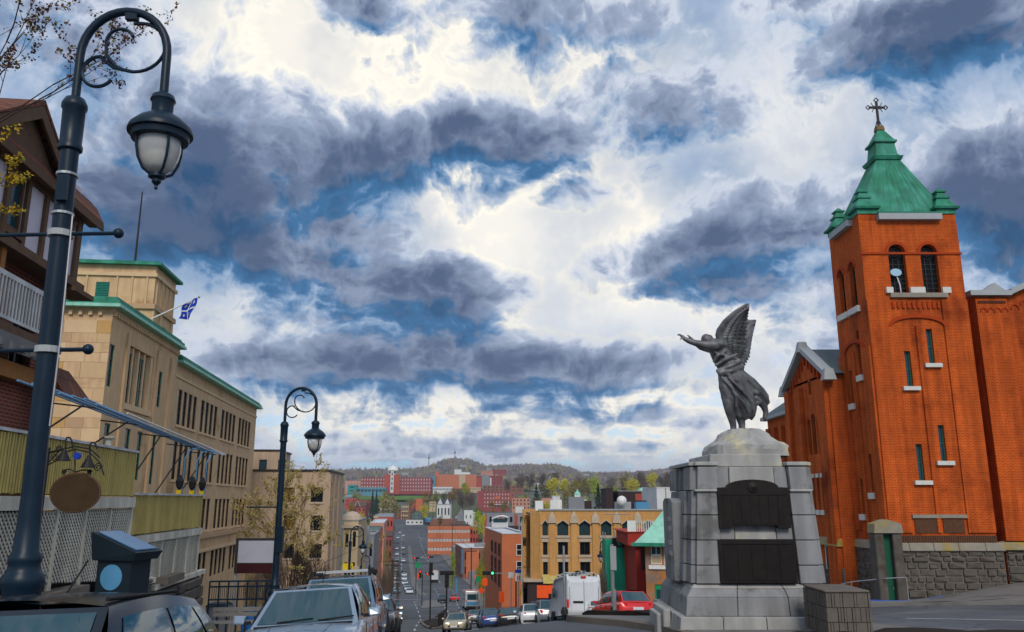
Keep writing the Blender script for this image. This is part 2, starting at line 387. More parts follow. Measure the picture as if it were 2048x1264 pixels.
m_bronze = mat('statue_bronze', (.125, .12, .13), .5, .4, 4, .25, 30, metal=.3, spec=.4, streak=.35, col2=(.20, .215, .21), f2=(.45, .65), s2=3)
m_plaque = mat('bronze_plaque', (.022, .017, .016), .45, .25, 5, .15, 40, metal=.5)
m_sand = mat('sandstone', (.60, .40, .225), .85, .12, 1.3, .12, 25, col2=(.40, .235, .11), f2=(.55, .72), s2=.35, streak=.14)
m_sand_l = [mat('sandstone_block_'+n, c, .85, .1, 1.3, .12, 25) for n, c in (('pale', (.64, .445, .26)), ('mid', (.57, .385, .215)), ('gold', (.52, .31, .115)), ('rose', (.48, .305, .175)))]
m_beige = mat('beige_stucco', (.46, .335, .235), .9, .07, 1.2, .1, 30, streak=.12)
m_tgreen = mat('teal_louvre', (.02, .20, .15), .6, .15, 4)
m_lamp = mat('blue_black_paint', (.004, .016, .032), .4, .15, 4, spec=.25)
m_lampglass = mat('lamp_bowl_glass', (.92, .92, .90), .10, 0, 4, spec=.5, trans=.65)
m_steel = mat('galvanised_steel', (.40, .41, .42), .4, .1, 5, metal=.6)
m_yellow = mat('yellow_slat_paint', (.52, .41, .13), .65, .14, 2.5, .1, 30, col2=(.50, .42, .13), f2=(.5, .7), s2=.9, streak=.2)
m_lattice = mat('lattice_paint', (.58, .55, .46), .75, .15, 2, streak=.25)
m_timber = mat('dark_timber', (.12, .068, .04), .8, .3, 4, .4, 20)
m_timber_o = mat('orange_timber', (.33, .13, .03), .7, .2, 4, .2)
m_stucco = mat('lavender_stucco', (.62, .57, .62), .9, .12, 3, .6, 40)
m_hbrick = mat('house_brick', (.26, .055, .03), .85, .2, 2, .3, brick=(.21, .072, .01, (.20, .045, .025), (.28, .18, .14)))
m_shingle = [mat('roof_shingle_'+n, c, .9, .2, 4, .3) for n, c in (('rust', (.17, .065, .04)), ('plum', (.12, .05, .04)), ('tan', (.20, .09, .05)))]
m_grey_wood = mat('weathered_grey_wood', (.17, .165, .16), .85, .2, 3, .2)
m_bluepipe = mat('blue_awning_tube', (.10, .27, .46), .4, .12, 5, spec=.5)
m_oval = mat('brown_sign_board', (.06, .035, .018), .45, .35, 2.2, .1)
m_navy = mat('navy_kiosk_paint', (.008, .016, .024), .5, .1)
m_bluedisc = mat('blue_disc', (.08, .25, .42), .5, .1)
m_solar = mat('solar_panel', (.05, .14, .26), .12, .15, 3, spec=.7)
m_flagblue = mat('flag_blue', (.012, .05, .42), .7, .1)
m_lightbox = mat('grey_sign_face', (.36, .36, .42), .5, .08)
m_maroon = mat('maroon_sign_band', (.035, .004, .006), .6, .1)
m_rubber = mat('tyre_rubber', (.015, .015, .016), .8, .1)
m_rim = mat('alloy_rim', (.35, .36, .38), .35, .1, metal=.8)
m_carglass = mat('car_glass', (.003, .042, .055), .025, 0, spec=.9)
m_red_l = mat('red_lamp_lens', (.55, .01, .01), .25, .05)
m_clear_l = mat('headlamp_lens', (.6, .6, .6), .12, .05, spec=.8)
m_lit_l = mat('lit_headlamp', (.9, .8, .5), .3, 0, emit=((1, .78, .38), 5.0))
m_plate = mat('licence_plate', (.6, .6, .62), .5, .05)
m_chrome = mat('chrome_trim', (.55, .56, .58), .18, .05, metal=.9)
def paint(n, c, r=.32): return mat(n, c, r, .05, 2, spec=.5, coat=.8, metal=.15)
m_pdark = mat('dark_blue_car_paint', (.006, .012, .02), .16, .05, 2, spec=.35); m_psilver = paint('blue_silver_car_paint', (.20, .27, .36)); m_psuv = paint('steel_blue_car_paint', (.10, .17, .25))
m_pred = paint('red_car_paint', (.62, .006, .004)); m_pblack = paint('black_car_paint', (.014, .015, .018)); m_pgold = paint('champagne_car_paint', (.40, .35, .24))
m_pblue = paint('blue_car_paint', (.02, .06, .22)); m_pwhite = paint('white_car_paint', (.62, .63, .64)); m_pgrey = paint('grey_car_paint', (.16, .17, .19)); m_pteal = paint('teal_car_paint', (.06, .16, .2))
m_vanw = mat('white_van_paint', (.58, .60, .63), .4, .06, 2, coat=.3, streak=.08)
m_orange = mat('safety_orange', (.85, .09, .01), .6, .1); m_green = mat('sign_green', (.01, .25, .10), .6, .1); m_signyel = mat('sign_yellow', (.75, .52, .01), .6, .1)
m_ygreen_l = mat('green_signal_lens', (.1, .8, .25), .3, 0, emit=((.05, 1, .3), .9)); m_redsig = mat('red_signal_lens', (.8, .05, .02), .3, 0, emit=((1, .05, .02), .9))
m_mesh = mat('green_scaffold_mesh', (.015, .34, .20), .7, .2, 1.2, .3, 6)
m_redwall = mat('red_painted_wall', (.34, .03, .02), .7, .15, 1.5)
m_obrick = mat('golden_brick', (.62, .33, .10), .85, .1, 1, .2, brick=(.25, .08, .01, (.56, .28, .08), (.50, .30, .14)), streak=.1)
m_paleband = mat('pale_stone_trim', (.47, .38, .29), .8, .15, 1.5)
m_opanel = mat('weathered_orange_board', (.42, .17, .05), .85, .25, 1.2, .2, 10, col2=(.25, .17, .13), f2=(.48, .64), s2=.8)
m_grass = mat('grass', (.075, .17, .02), .95, .3, .05, col2=(.13, .11, .05), f2=(.5, .66), s2=.02)
m_ground = mat('valley_ground', (.07, .085, .035), .95, .25, .03, col2=(.10, .10, .09), f2=(.42, .58), s2=.012)
m_bark = mat('bark', (.05, .038, .03), .9, .3, 6)
m_twig = mat('twig_bark', (.05, .035, .028), .9, .3, 6)

# ------------------------------------------------------------------ ground and roads
def axis_pts(lo, hi, s0, gr):
    out_, p, s = [0.0], 0.0, s0
    while p < hi: p += s; s *= gr; out_.append(p)
    neg, p, s = [], 0.0, s0
    while p > lo: p -= s; s *= gr; neg.append(p)
    return neg[::-1]+out_
gx, gy = axis_pts(-5000, 5000, 2.0, 1.07), axis_pts(-60, 9000, 2.0, 1.022)
mb = MB(); ny = len(gy)
mb.v = [(x, y, H(x, y)-min(.10+.004*abs(y)+.003*abs(x), 1.2)) for x in gx for y in gy]
mb.f = [(i*ny+j, (i+1)*ny+j, (i+1)*ny+j+1, i*ny+j+1) for i in range(len(gx)-1) for j in range(ny-1)]
tag(mb.obj('ground', m_ground, smooth=True), kind='structure')
XL = [(-40, -3.7), (0, -3.9), (14, -4.5), (30, -6.0), (60, -9.8), (120, -17.3), (267, -38), (490, -69), (750, -104), (830, -118)]
XR = [(-40, 46), (32.5, 46), (34.0, 30), (35.5, 13), (42, 10.5), (60, 6), (80, 1), (115, -4), (160, -7.5), (267, -13), (330, -22), (400, -32), (490, -45), (750, -77), (830, -88)]
def xl(y): return lerp_t(XL, y)
def xr(y): return lerp_t(XR, y)
ys = [-30+1.5*k for k in range(80)]+[90+4*k for k in range(50)]+[290+12*k for k in range(45)]
def strip(name, fa, fb, m, dz, ys, nseg=6, kerb=0.0):
    b = MB(); k = nseg+1
    for y in ys:
        for j in range(k):
            x = fa(y)+(fb(y)-fa(y))*j/nseg; b.v.append((x, y, H(x, y)+dz))
    for i in range(len(ys)-1):
        for j in range(nseg): b.f.append((i*k+j, i*k+j+1, (i+1)*k+j+1, (i+1)*k+j))
    if kerb:                              # skirts on both long edges
        for j, s in ((0, 1), (nseg, -1)):
            o = len(b.v); b.v += [(b.v[i*k+j][0], b.v[i*k+j][1], b.v[i*k+j][2]-kerb) for i in range(len(ys))]
            for i in range(len(ys)-1): b.f.append((i*k+j, (i+1)*k+j, o+i+1, o+i))
    return b.obj(name, m, smooth=True)
tag(strip('road', lambda y: xl(y)-.2, lambda y: xr(y)+.2, m_asphalt, .0, ys, 14), kind='structure')
ysw = [y for y in ys if y < 520]
tag(strip('pavement_left', lambda y: xl(y)-4.5-.05*max(y, 0)**.5, lambda y: xl(y)-.18, m_concrete, .13, ysw, 2, .3), kind='structure')
tag(strip('kerb_left', lambda y: xl(y)-.177, xl, m_kerb, .135, ysw, 1, .3), kind='structure')
ysr = [35.2+.4*k for k in range(12)]+[y for y in ysw if y > 41]
tag(strip('pavement_right', lambda y: xr(y)+.18, lambda y: xr(y)+4.2, m_concrete, .13, ysr, 2, .3), kind='structure')
tag(strip('kerb_right', xr, lambda y: xr(y)+.177, m_kerb, .135, ysr, 1, .3), kind='structure')
# planted median and the longer concrete one beyond it
def xm(y): return lerp_t([(60, -6.2), (80, -8.2), (120, -10.5), (200, -20.0), (267, -30.5), (490, -59.5), (750, -92)], y)
# lane dashes on the near carriageway
def dash(name, x0, y0, x1, y1, w, dz=.012):
    d = Vector((x1-x0, y1-y0)); n = Vector((-d.y, d.x)).normalized()*w/2; k = max(2, int(d.length/2)); b = MB()
    for i in range(k+1):
        for s in (-1, 1):
            x, y = x0+d.x*i/k+n.x*s, y0+d.y*i/k+n.y*s; b.v.append((x, y, H(x, y)+dz))
    b.f = [(2*i, 2*i+1, 2*i+3, 2*i+2) for i in range(k)]
    o = b.obj(name, m_line); return o
lm = thing('lane_marking', 'white lane dashes and stop lines painted on the descending street', 'lane marking'); lm['kind'] = 'structure'
def lane(f, ya, yb, step, ln, w):
    y = ya
    while y < yb:
        dash('dash', f(y), y, f(y+ln), y+ln, w).parent = lm; y += step
lane(lambda y: (xl(y)+.4*(1 if y < 0 else 1)*1.2+xm(y))/2+1.0, 60, 190, 13, 5, .16)
lane(lambda y: xm(y)+.30*(xr(y)-xm(y))+.4, 100, 250, 13, 5, .16)
lane(lambda y: xm(y)+.62*(xr(y)-xm(y))+.4, 100, 250, 13, 5, .16)
lane(lambda y: (xl(y)+xm(y))/2, 280, 700, 18, 8, .22)
lane(lambda y: (xr(y)+xm(y))/2, 280, 700, 18, 8, .22)
dash('edge_line', 11.2, 24.5, 15.5, 21.6, .12).parent = lm
dash('edge_line', -1.8, 24, .5, 27.5, .12).parent = lm
dash('stop_line', xl(196)+.6, 196, xm(196)-1.2, 197, .6).parent = lm
# raised kerbed bed in the middle of the street
MED = [(-9.9, 118), (-10.9, 112), (-10.7, 100), (-8.9, 86), (-7.6, 78), (-7.0, 76), (-6.4, 78), (-6.6, 86), (-7.6, 100), (-9.0, 116)]
tag(sheet('median_kerb', MED, m_kerb, .16, 2.0, .4), kind='structure')
cxm = sum(p[0] for p in MED)/len(MED); 
MEDI = [(p[0]+(.35 if p[0] < lerp_t([(76, -7), (118, -9.5)], p[1]) else -.35), p[1]+(.6 if p[1] < 79 else (-.6 if p[1] > 115 else 0))) for p in MED]
tag(sheet('planting_bed', MEDI, m_soil, .21, 1.5, .1, jit=.04), kind='structure')
MED2 = [(xm(y)-.9, y) for y in (215, 240, 267, 330, 400, 490)]+[(xm(y)+.9, y) for y in (490, 400, 330, 267, 240, 215)]
tag(sheet('concrete_median', MED2, m_concrete, .16, 9.0, .4), kind='structure')
tag(sheet('traffic_island', [(xm(160)-2.4, 163), (xm(160)-.5, 150), (xm(160)+2.6, 158), (xm(178)+1.2, 186), (xm(178)-1.2, 186)], m_concrete, .15, 3.0, .4), kind='structure')
# island of the war memorial
ISL = [(1.55, 24.6), (1.9, 23.2), (2.8, 21.6), (3.4, 19.6), (3.6, 17), (3.9, 11.5), (15, 11.5), (13.4, 15.2), (11.2, 16.9), (9.4, 18.2), (8.7, 19.5), (8.6, 22), (8.6, 25), (7.6, 28), (3, 28.2), (1.9, 27.3)]
def inset(poly, d):
    n = len(poly); o = []
    area = sum(poly[k][0]*poly[(k+1) % n][1]-poly[(k+1) % n][0]*poly[k][1] for k in range(n)); sg = 1 if area > 0 else -1
    for k in range(n):
        a, b, c = Vector(poly[k-1]), Vector(poly[k]), Vector(poly[(k+1) % n])
        e1, e2 = (b-a).normalized(), (c-b).normalized(); m_ = Vector((-(e1+e2).y, (e1+e2).x)).normalized()*sg
        o.append(tuple(b+m_*d))
    return o
tag(sheet('island_kerb', ISL, m_kerb, .15, .8, .4), kind='structure')
tag(sheet('island_pavement', inset(ISL, .22), m_concrete, .156, .8, .05), kind='structure')
tag(sheet('soil_bed_behind', [(2.4, 25.0), (3.3, 24.2), (8.2, 24.4), (7.4, 27.6), (3.1, 27.8), (2.2, 27.0)], m_soil, .26, .5, .2, jit=.05), kind='structure')
tag(sheet('soil_bed_front', [(5.1, 16.4), (4.9, 12), (14.2, 12), (12.6, 15.2), (10.9, 16.3), (9.3, 17.6), (7.6, 17.6)], m_soil, .22, .45, .2, jit=.05), kind='structure')
# church-side pavement, a bank that climbs to the right
tag(sheet('pavement_church', [(15.2, 37.6), (14.2, 35.0), (17, 34.2), (24, 33.7), (46, 33.2), (46, 39.6), (22, 39.8), (17.6, 40.4), (16.6, 44), (16.2, 56), (13.4, 56), (14.4, 44)], m_concrete, .12, 1.2, .35), kind='structure')
tag(sheet('soil_verge', [(24.5, 36.2), (27, 35.0), (40, 34.4), (40, 36.4), (30, 37.2)], m_soil, .17, .9, .1, jit=.03), kind='structure')
tag(sheet('lawn', [(-9, 195), (-1, 168), (7, 150), (12, 170), (4, 200)], m_grass, .1, 5, .3), kind='structure')
# ------------------------------------------------------------------ walls with real openings
def wall_mesh(W_, Z0, Z1, ops, depth=.3, thick=None):
    """wall in local x (0..W_) and z, face at y=0 (outside is -y); ops = (x0,x1,z0,z1[,arch]) holes with reveals going to +y"""
    b = MB(); xs = sorted({0, W_, *[o[0] for o in ops], *[o[1] for o in ops]}); zs = sorted({Z0, Z1, *[o[2] for o in ops], *[o[3] for o in ops]})
    for x0, x1 in zip(xs, xs[1:]):
        for z0, z1 in zip(zs, zs[1:]):
            cx, cz = (x0+x1)/2, (z0+z1)/2
            if any(o[0] < cx < o[1] and o[2] < cz < o[3] for o in ops): continue
            b.add([(x0, 0, z0), (x1, 0, z0), (x1, 0, z1), (x0, 0, z1)], [(0, 1, 2, 3)])
    for o in ops:
        x0, x1, z0, z1 = o[:4]; a = o[4] if len(o) > 4 else None
        if a is None or a == 'point':
            zt = z1
            if a == 'point':
                zt = z1-(x1-x0)*.28; xm_ = (x0+x1)/2
                for s in ((x0, zt, xm_), (x1, zt, xm_)): b.add([(s[0], 0, zt), (s[2], 0, z1), (s[0], 0, z1)], [(0, 1, 2)])
                b.add([(x0, 0, zt), (xm_, 0, z1), (xm_, depth, z1), (x0, depth, zt)], [(0, 1, 2, 3)]); b.add([(x1, 0, zt), (xm_, 0, z1), (xm_, depth, z1), (x1, depth, zt)], [(0, 1, 2, 3)])
            else: b.add([(x0, 0, z1), (x1, 0, z1), (x1, depth, z1), (x0, depth, z1)], [(0, 1, 2, 3)])
        else:
            r = (x1-x0)/2; rise = r*a; zt = z1-rise; c = (x0+x1)/2; n = 10
            arc = [(c-r*math.cos(math.pi*k/n), zt+rise*math.sin(math.pi*k/n)) for k in range(n+1)]
            for k in range(n):
                p, q = arc[k], arc[k+1]
                b.add([(p[0], 0, p[1]), (q[0], 0, q[1]), (q[0], 0, z1), (p[0], 0, z1)], [(0, 1, 2, 3)])
                b.add([(p[0], 0, p[1]), (q[0], 0, q[1]), (q[0], depth, q[1]), (p[0], depth, p[1])], [(0, 1, 2, 3)])
        b.add([(x0, 0, z0), (x0, 0, zt), (x0, depth, zt), (x0, depth, z0)], [(0, 1, 2, 3)])
        b.add([(x1, 0, z0), (x1, 0, zt), (x1, depth, zt), (x1, depth, z0)], [(0, 1, 2, 3)])
        b.add([(x0, 0, z0), (x1, 0, z0), (x1, depth, z0), (x0, depth, z0)], [(0, 1, 2, 3)])
    return b
def rotpt(p, a): c, s = math.cos(a), math.sin(a); return (c*p[0]-s*p[1], s*p[0]+c*p[1])
def face_obj(parent, name, mb_, m, org, ang, smooth=None):
    """hang a mesh built in wall coordinates on a parent: org = local xyz of the wall's left end, ang = its turn about z"""
    return mb_.obj(name, m, parent, smooth, loc=org, rot=(0, 0, ang))
def win(parent, org, ang, x, z, w, h, dep=.14, gm=None, fm=None, fr=.06, bars=(0, 0), sill=None, sillm=None, name='window'):
    """window pane with frame (sub-part) and sill (sub-part); x, z is its lower left corner on the wall"""
    gm, fm = gm or m_glass_dk, fm or m_frame_dk
    px, py = rotpt((x, dep), ang); loc = (org[0]+px, org[1]+py, org[2]+z)
    key = (round(w, 2), round(h, 2), fr, bars, gm.name, fm.name)
    def pane(): return MB().box(0, w, 0, .03, 0, h).mesh('window', gm)
    def frame():
        b = MB(); f = fr
        b.box(0, f, -.05, -.002, 0, h).box(w-f, w, -.05, -.002, 0, h).box(f, w-f, -.05, -.002, 0, f).box(f, w-f, -.05, -.002, h-f, h)
        for k in range(bars[0]): c = w*(k+1)/(bars[0]+1); b.box(c-f*.35, c+f*.35, -.045, -.002, f, h-f)
        for k in range(bars[1]): c = h*(k+1)/(bars[1]+1); b.box(f, w-f, -.04, -.002, c-f*.35, c+f*.35)
        return b.mesh('frame', fm)
    o = link(name, shared(('pane',)+key, pane), parent, loc, (0, 0, ang))
    if fr: link('frame', shared(('frame',)+key, frame), o)
    if sill:
        sh, sp, sx_ = sill
        link('sill', shared(('sill', round(w, 2), sill, dep, (sillm or m_sill).name), lambda: MB().box(-sx_, w+sx_, -dep-sp, 0.0, -sh, -.003).mesh('sill', sillm or m_sill)), o)
    return o

# ------------------------------------------------------------------ church
CH = thing('brick_church', 'orange brick church with a square bell tower under a green copper spire roof', 'church', (0, 0, 0))
TX0, TX1, TY0, TY1 = 17.9, 22.95, 40.0, 43.9
ZB, ZL, ZE = -6.0, zp(1087, 40), zp(441, 40)           # deep footing, stone ledge, eaves
def fx(u, v): return xp(u, v, TY0)-TX0                  # position on the tower front, from its left corner
def fz(v): return zp(v, TY0)
TW, TD = TX1-TX0, TY1-TY0
def tower_rect(u0, u1, v0, v1): return (fx(u0, (v0+v1)/2), fx(u1, (v0+v1)/2), fz(v1), fz(v0))
def shift(r, cx, w): return (cx-w/2, cx+w/2, r[2], r[3])
bel = [shift(tower_rect(1769, 1802, 489, 585), 1.78, 0.86), shift(tower_rect(1836, 1872, 489, 585), 3.42, 0.86)]
slits = [tower_rect(1813, 1824, 702, 773), tower_rect(1857, 1868, 658, 727), tower_rect(1836, 1847, 888, 961), tower_rect(1882, 1893, 850, 922)]
sc = [1.78, 2.98, 1.85, 3.02]; slits = [shift(r, c, .30) for r, c in zip(slits, sc)]
ops = [b_+(1.0,) for b_ in bel]+slits
face_obj(CH, 'tower_front_wall', wall_mesh(TW, ZL, ZE, ops, .38), m_brick, (TX0, TY0, 0), 0)
# raised brick fields either side of the two recessed panels
panel_t, panel_b = fz(632), fz(1030)
def arch_band(x0, x1, zt, rise, th, out_, m_, nm, org, ang):
    b = MB(); n = 14; c = (x0+x1)/2; r = (x1-x0)/2
    pt = lambda k, e: (c-(r+e)*math.cos(math.pi*k/n), zt+(rise+e)*math.sin(math.pi*k/n))
    for k in range(n):
        p, q, p2, q2 = pt(k, 0), pt(k+1, 0), pt(k, th), pt(k+1, th)
        b.hexa([(p[0], -out_, p[1]), (q[0], -out_, q[1]), (q[0], .01, q[1]), (p[0], .01, p[1])], [(p2[0], -out_, p2[1]), (q2[0], -out_, q2[1]), (q2[0], .01, q2[1]), (p2[0], .01, p2[1])])
    return face_obj(CH, nm, b, m_, org, ang)
O0 = (TX0, TY0, 0)
arch_band(1.1, 3.75, panel_t-.55, .45, .18, .10, m_brick_d, 'panel_arch', O0, 0)
for x0, x1 in ((0.0, 1.1), (2.3, 2.5), (3.75, TW)):
    face_obj(CH, 'brick_pilaster', B().box(x0+.002, x1-.002, -.10, .004, ZL+.5, panel_t-.55+.02), m_brick, O0, 0)
for x0, x1 in ((0.0, 1.1), (3.75, TW)):
    face_obj(CH, 'brick_pilaster', B().box(x0+.002, x1-.002, -.098, .004, panel_t-.53, fz(600)), m_brick, O0, 0)
for b_ in bel: arch_band(b_[0], b_[1], b_[3]-.43, .43, .16, .06, m_brick_d, 'belfry_arch', O0, 0)
face_obj(CH, 'brick_band', B().box(-.05, TW+.05, -.07, .0, fz(509), fz(505)), m_brick_d, O0, 0)
k = 0
for j in range(18):                                     # corbel table under the belfry
    x = .25+j*(TW-.5)/18; face_obj(CH, 'corbel', B().box(x, x+.12, -.08, .0, fz(616)-.02, fz(604)), m_brick_d, O0, 0)
for q, b_ in enumerate(bel):
    x0, x1, z0, z1 = b_; w, h = x1-x0, z1-z0
    g_ = thing('belfry_window', None, None, (TX0+x0, TY0+.26, z0)); g_.parent = CH
    b = MB(); n = 12; r = w/2
    b.v = [(0, 0, 0), (w, 0, 0)]+[(r+r*math.cos(math.pi*k/n), 0, h-r+r*math.sin(math.pi*k/n)) for k in range(n+1)]; b.f = [tuple(range(len(b.v)))]
    b.obj('dark_louvre', m_glass_dk, g_)
    t = MB()
    for k in range(1, 3): t.box(w*k/3-.02, w*k/3+.02, -.05, -.01, 0, h-r*1.4)
    for k in range(1, 7): t.box(.02, w-.02, -.055, -.008, h*.1*k-.015, h*.1*k+.015)
    t.tube([(r+.30*math.cos(a*math.pi/10), -.03, h-r*1.05+.30*math.sin(a*math.pi/10)) for a in range(21)], .035, 6)
    t.tube([(r+.13*math.cos(a*math.pi/8), -.03, h-r*1.05+.13*math.sin(a*math.pi/8)) for a in range(17)], .03, 6)
    t.obj('iron_tracery', m_frame_dk, g_)
b = MB()
b.lathe([(.28, -.02), (.30, .02), (.26, .05), (.1, .08)], (0, 0, 0), 14, 'y'); o = b.obj('satellite_dish', mat('pale_blue_dish', (.35, .55, .68), .5, .1), CH, True); o.location = (TX0+bel[0][0]+.30, TY0-.02, fz(545)); o.scale = (1, 1, .7)
B().tube([(TX0+bel[0][0]+.35, TY0+.05, fz(552)), (TX0+bel[0][0]+.45, TY0+.02, fz(570)), (TX0+bel[0][0]+.5, TY0+.1, fz(584))], .03, 6).obj('dish_bracket', m_white, CH)
# sills
zs_ = fz(586)
for x0, x1, z0, z1, mm in ((1.02, 1.36, zs_-.02, zs_+.28, m_sill), (2.24, 2.98, zs_-.02, zs_+.28, m_sill), (3.86, 4.28, zs_-.02, zs_+.28, m_sill), (1.2, 4.1, zs_-.25, zs_-.023, m_ledge)):
    face_obj(CH, 'stone_sill', B().box(x0, x1, -.16, .0, z0, z1), mm, O0, 0)
for s_, r in zip(sc, slits):
    win(CH, O0, 0, r[0], r[2], r[1]-r[0], r[3]-r[2], .2, m_glass_bl, m_copper_d, .04, (0, 1))
    face_obj(CH, 'stone_sill', B().box(s_-.42, s_+.42, -.17, .0, r[2]-.20, r[2]-.004), m_sill, O0, 0)
for x0, x1 in ((1.15, 2.45), (2.46, 3.75)): face_obj(CH, 'stone_band', B().box(x0, x1-.01, -.12, .0, fz(1036), fz(1029)), m_ledge, O0, 0)
for x0, x1 in ((1.25, 2.35), (2.6, 3.6)): face_obj(CH, 'blocked_panel', B().box(x0, x1, -.05, .0, fz(1066), fz(1038)), m_brick_dark, O0, 0)
for j in range(46): face_obj(CH, 'soldier_brick', shared('sold', lambda: MB().box(0, .09, -.13, .0, 0, .34)), None, (TX0+.06+j*.108, TY0, ZL+.03), 0).data.materials.append(m_brick_dark) if j == 0 else link('soldier_brick', [c for c in CH.children if c.name.startswith('soldier_brick')][0].data, CH, (TX0+.06+j*.108, TY0, ZL+.03))
# side of the tower that faces the street: wall runs from far to near
OL, AL = (TX0, TY1, 0), -math.pi/2
def lx(D): return TY1-D                                  # position along the side wall from its far end
sl = [(1.05, 1.35, fz(795), fz(725)), (2.35, 2.65, fz(742), fz(650)), (1.15, 1.45, fz(1030), fz(955)), (2.45, 2.75, fz(985), fz(905))]
bl = [(.75, 1.45, fz(603), fz(510), 1.0), (2.2, 2.9, fz(603), fz(510), 1.0)]
face_obj(CH, 'tower_side_wall', wall_mesh(TD, ZL, ZE, bl+sl, .38), m_brick, OL, AL)
for r in sl:
    win(CH, OL, AL, r[0], r[2], r[1]-r[0], r[3]-r[2], .2, m_glass_dk, m_copper_d, .04, (0, 1)); face_obj(CH, 'stone_sill', B().box(r[0]-.15, r[1]+.15, -.17, 0, r[2]-.3, r[2]-.004), m_sill, OL, AL)
for r in bl:
    arch_band(r[0], r[1], r[3]-.35, .35, .16, .06, m_brick_d, 'belfry_arch', OL, AL)
    win(CH, OL, AL, r[0]-.02, r[2], r[1]-r[0]+.04, r[3]-r[2], .26, m_glass_dk, m_frame_dk, .04, (1, 6), name='belfry_window')
    face_obj(CH, 'stone_sill', B().box(r[0]-.25, r[1]+.25, -.16, 0, r[2]-.32, r[2]-.004), m_sill, OL, AL)
arch_band(.85, 3.0, fz(690), .45, .18, .10, m_brick_d, 'panel_arch', OL, AL)
for x0, x1 in ((0, .85), (1.7, 1.98), (3.0, TD)): face_obj(CH, 'brick_pilaster', B().box(x0+.002, x1-.002, -.10, .004, ZL+.5, fz(690)), m_brick, OL, AL)
face_obj(CH, 'tower_back_wall', wall_mesh(TW, ZL, ZE, []), m_brick, (TX1, TY1, 0), math.pi)
face_obj(CH, 'tower_far_wall', wall_mesh(TD, ZL, ZE, []), m_brick, (TX1, TY0, 0), math.pi/2)
# cornice and roof
for nm, x0, x1, y0, y1 in (('cornice', TX0+.95, TX1-.85, TY0-.30, TY0+.1), ('cornice', TX0-.30, TX0+.1, TY0+.75, TY1-.75)):
    B().box(x0, x1, y0, y1, ZE-.02, ZE+.30).obj(nm, m_trimgrey, CH); B().box(x0+.05, x1-.05, y0+.08, y1, ZE+.302, ZE+.42).obj('gutter', m_copper_d, CH)
cx_, cy_ = (TX0+TX1)/2, (TY0+TY1)/2
zt = zp(327, cy_)
rf = B().hexa([(TX0+.12, TY0+.12, ZE+.28), (TX1-.12, TY0+.12, ZE+.28), (TX1-.12, TY1-.12, ZE+.28), (TX0+.12, TY1-.12, ZE+.28)], [(cx_-.62, cy_-.62, zt), (cx_+.62, cy_-.62, zt), (cx_+.62, cy_+.62, zt), (cx_-.62, cy_+.62, zt)]).obj('spire_roof', m_copper, CH)
sh_ = MB()
for k in range(1, 11):                                   # standing seams on the front slope
    f = k/11; a = Vector((TX0+.12+f*(TW-.24), TY0+.12, ZE+.28)); c = Vector((cx_-.62+f*1.24, cy_-.62, zt)); sh_.tube([a, c], .02, 4)
for k in range(1, 9):
    f = k/9; a = Vector((TX0+.12, TY0+.12+f*(TD-.24), ZE+.28)); c = Vector((cx_-.62, cy_-.62+f*1.24, zt)); sh_.tube([a, c], .02, 4)
sh_.obj('seams', m_copper, rf)
la = B(); z1 = zp(322, cy_); z2 = zp(316, cy_); z3 = zp(292, cy_); z4 = zp(262, cy_)
la.frustum(cx_, cy_, zt-.05, z1, .72, .72, .80, .80).frustum(cx_, cy_, z1, z2, .66, .66, .60, .60).frustum(cx_, cy_, z2, z3, .58, .58, .50, .50).frustum(cx_, cy_, z3, z3+.12, .62, .62, .62, .62).frustum(cx_, cy_, z3+.12, z4, .55, .55, .16, .16)
la.obj('lantern', m_copper, CH)
B().frustum(cx_, cy_, z4-.02, z4+.25, .22, .22, .18, .18).obj('cross_base', mat('ochre_finial', (.16, .10, .03), .6, .2), CH)
cr = B(); zc0, zc1 = z4+.2, zp(198, cy_); hh = zc1-zc0; zb = zc0+hh*.70; ar = .56
cr.box(cx_-.055, cx_+.055, cy_-.05, cy_+.05, zc0, zc1-.15).box(cx_-ar+.12, cx_+ar-.12, cy_-.048, cy_+.048, zb-.055, zb+.055)
for dx, dz in ((-ar, 0), (ar, 0), (0, hh*.30)):
    c = Vector((cx_+dx*.86, cy_, zb+dz*.86)); q = .13
    cr.tube([c+Vector((q*math.cos(a*math.pi/2), 0, q*math.sin(a*math.pi/2))) for a in range(5)], .035, 5)
for sx_ in (-1, 1):
    for sz in (-1, 1):
        cr.tube([(cx_+sx_*(.06+.22*math.sin(a*math.pi/8)), cy_, zb+sz*(.06+.22*(1-math.cos(a*math.pi/8)))) for a in range(5)], .022, 5)
cr.tube([(cx_-.2, cy_, zc0), (cx_-.08, cy_, zc0+.35), (cx_, cy_, zc0+.5)], .03, 5).tube([(cx_+.2, cy_, zc0), (cx_+.08, cy_, zc0+.35), (cx_, cy_, zc0+.5)], .03, 5)
cr.obj('iron_cross', m_iron, CH)
def pinnacle(x, y):
    p = B(); z = ZE-.25
    p.frustum(0, 0, .0, .35, .62, .62, .62, .62).frustum(0, 0, .352, .50, .80, .80, .84, .84).frustum(0, 0, .502, 1.25, .70, .70, .36, .36).frustum(0, 0, 1.25, 1.38, .46, .46, .46, .46).frustum(0, 0, 1.382, 1.75, .33, .33, .24, .24).frustum(0, 0, 1.752, 1.86, .34, .34, .34, .34).frustum(0, 0, 1.862, 2.1, .24, .24, .08, .08)
    link('pinnacle', shared('pinn', lambda: p.mesh('pinnacle', m_copper)), CH, (x, y, ZE+.36)).scale = (.80, .80, .74)
    B().box(x-.46, x+.46, y-.44, y+.44, ZE, ZE+.355).obj('pinnacle_pier', m_brick, CH)
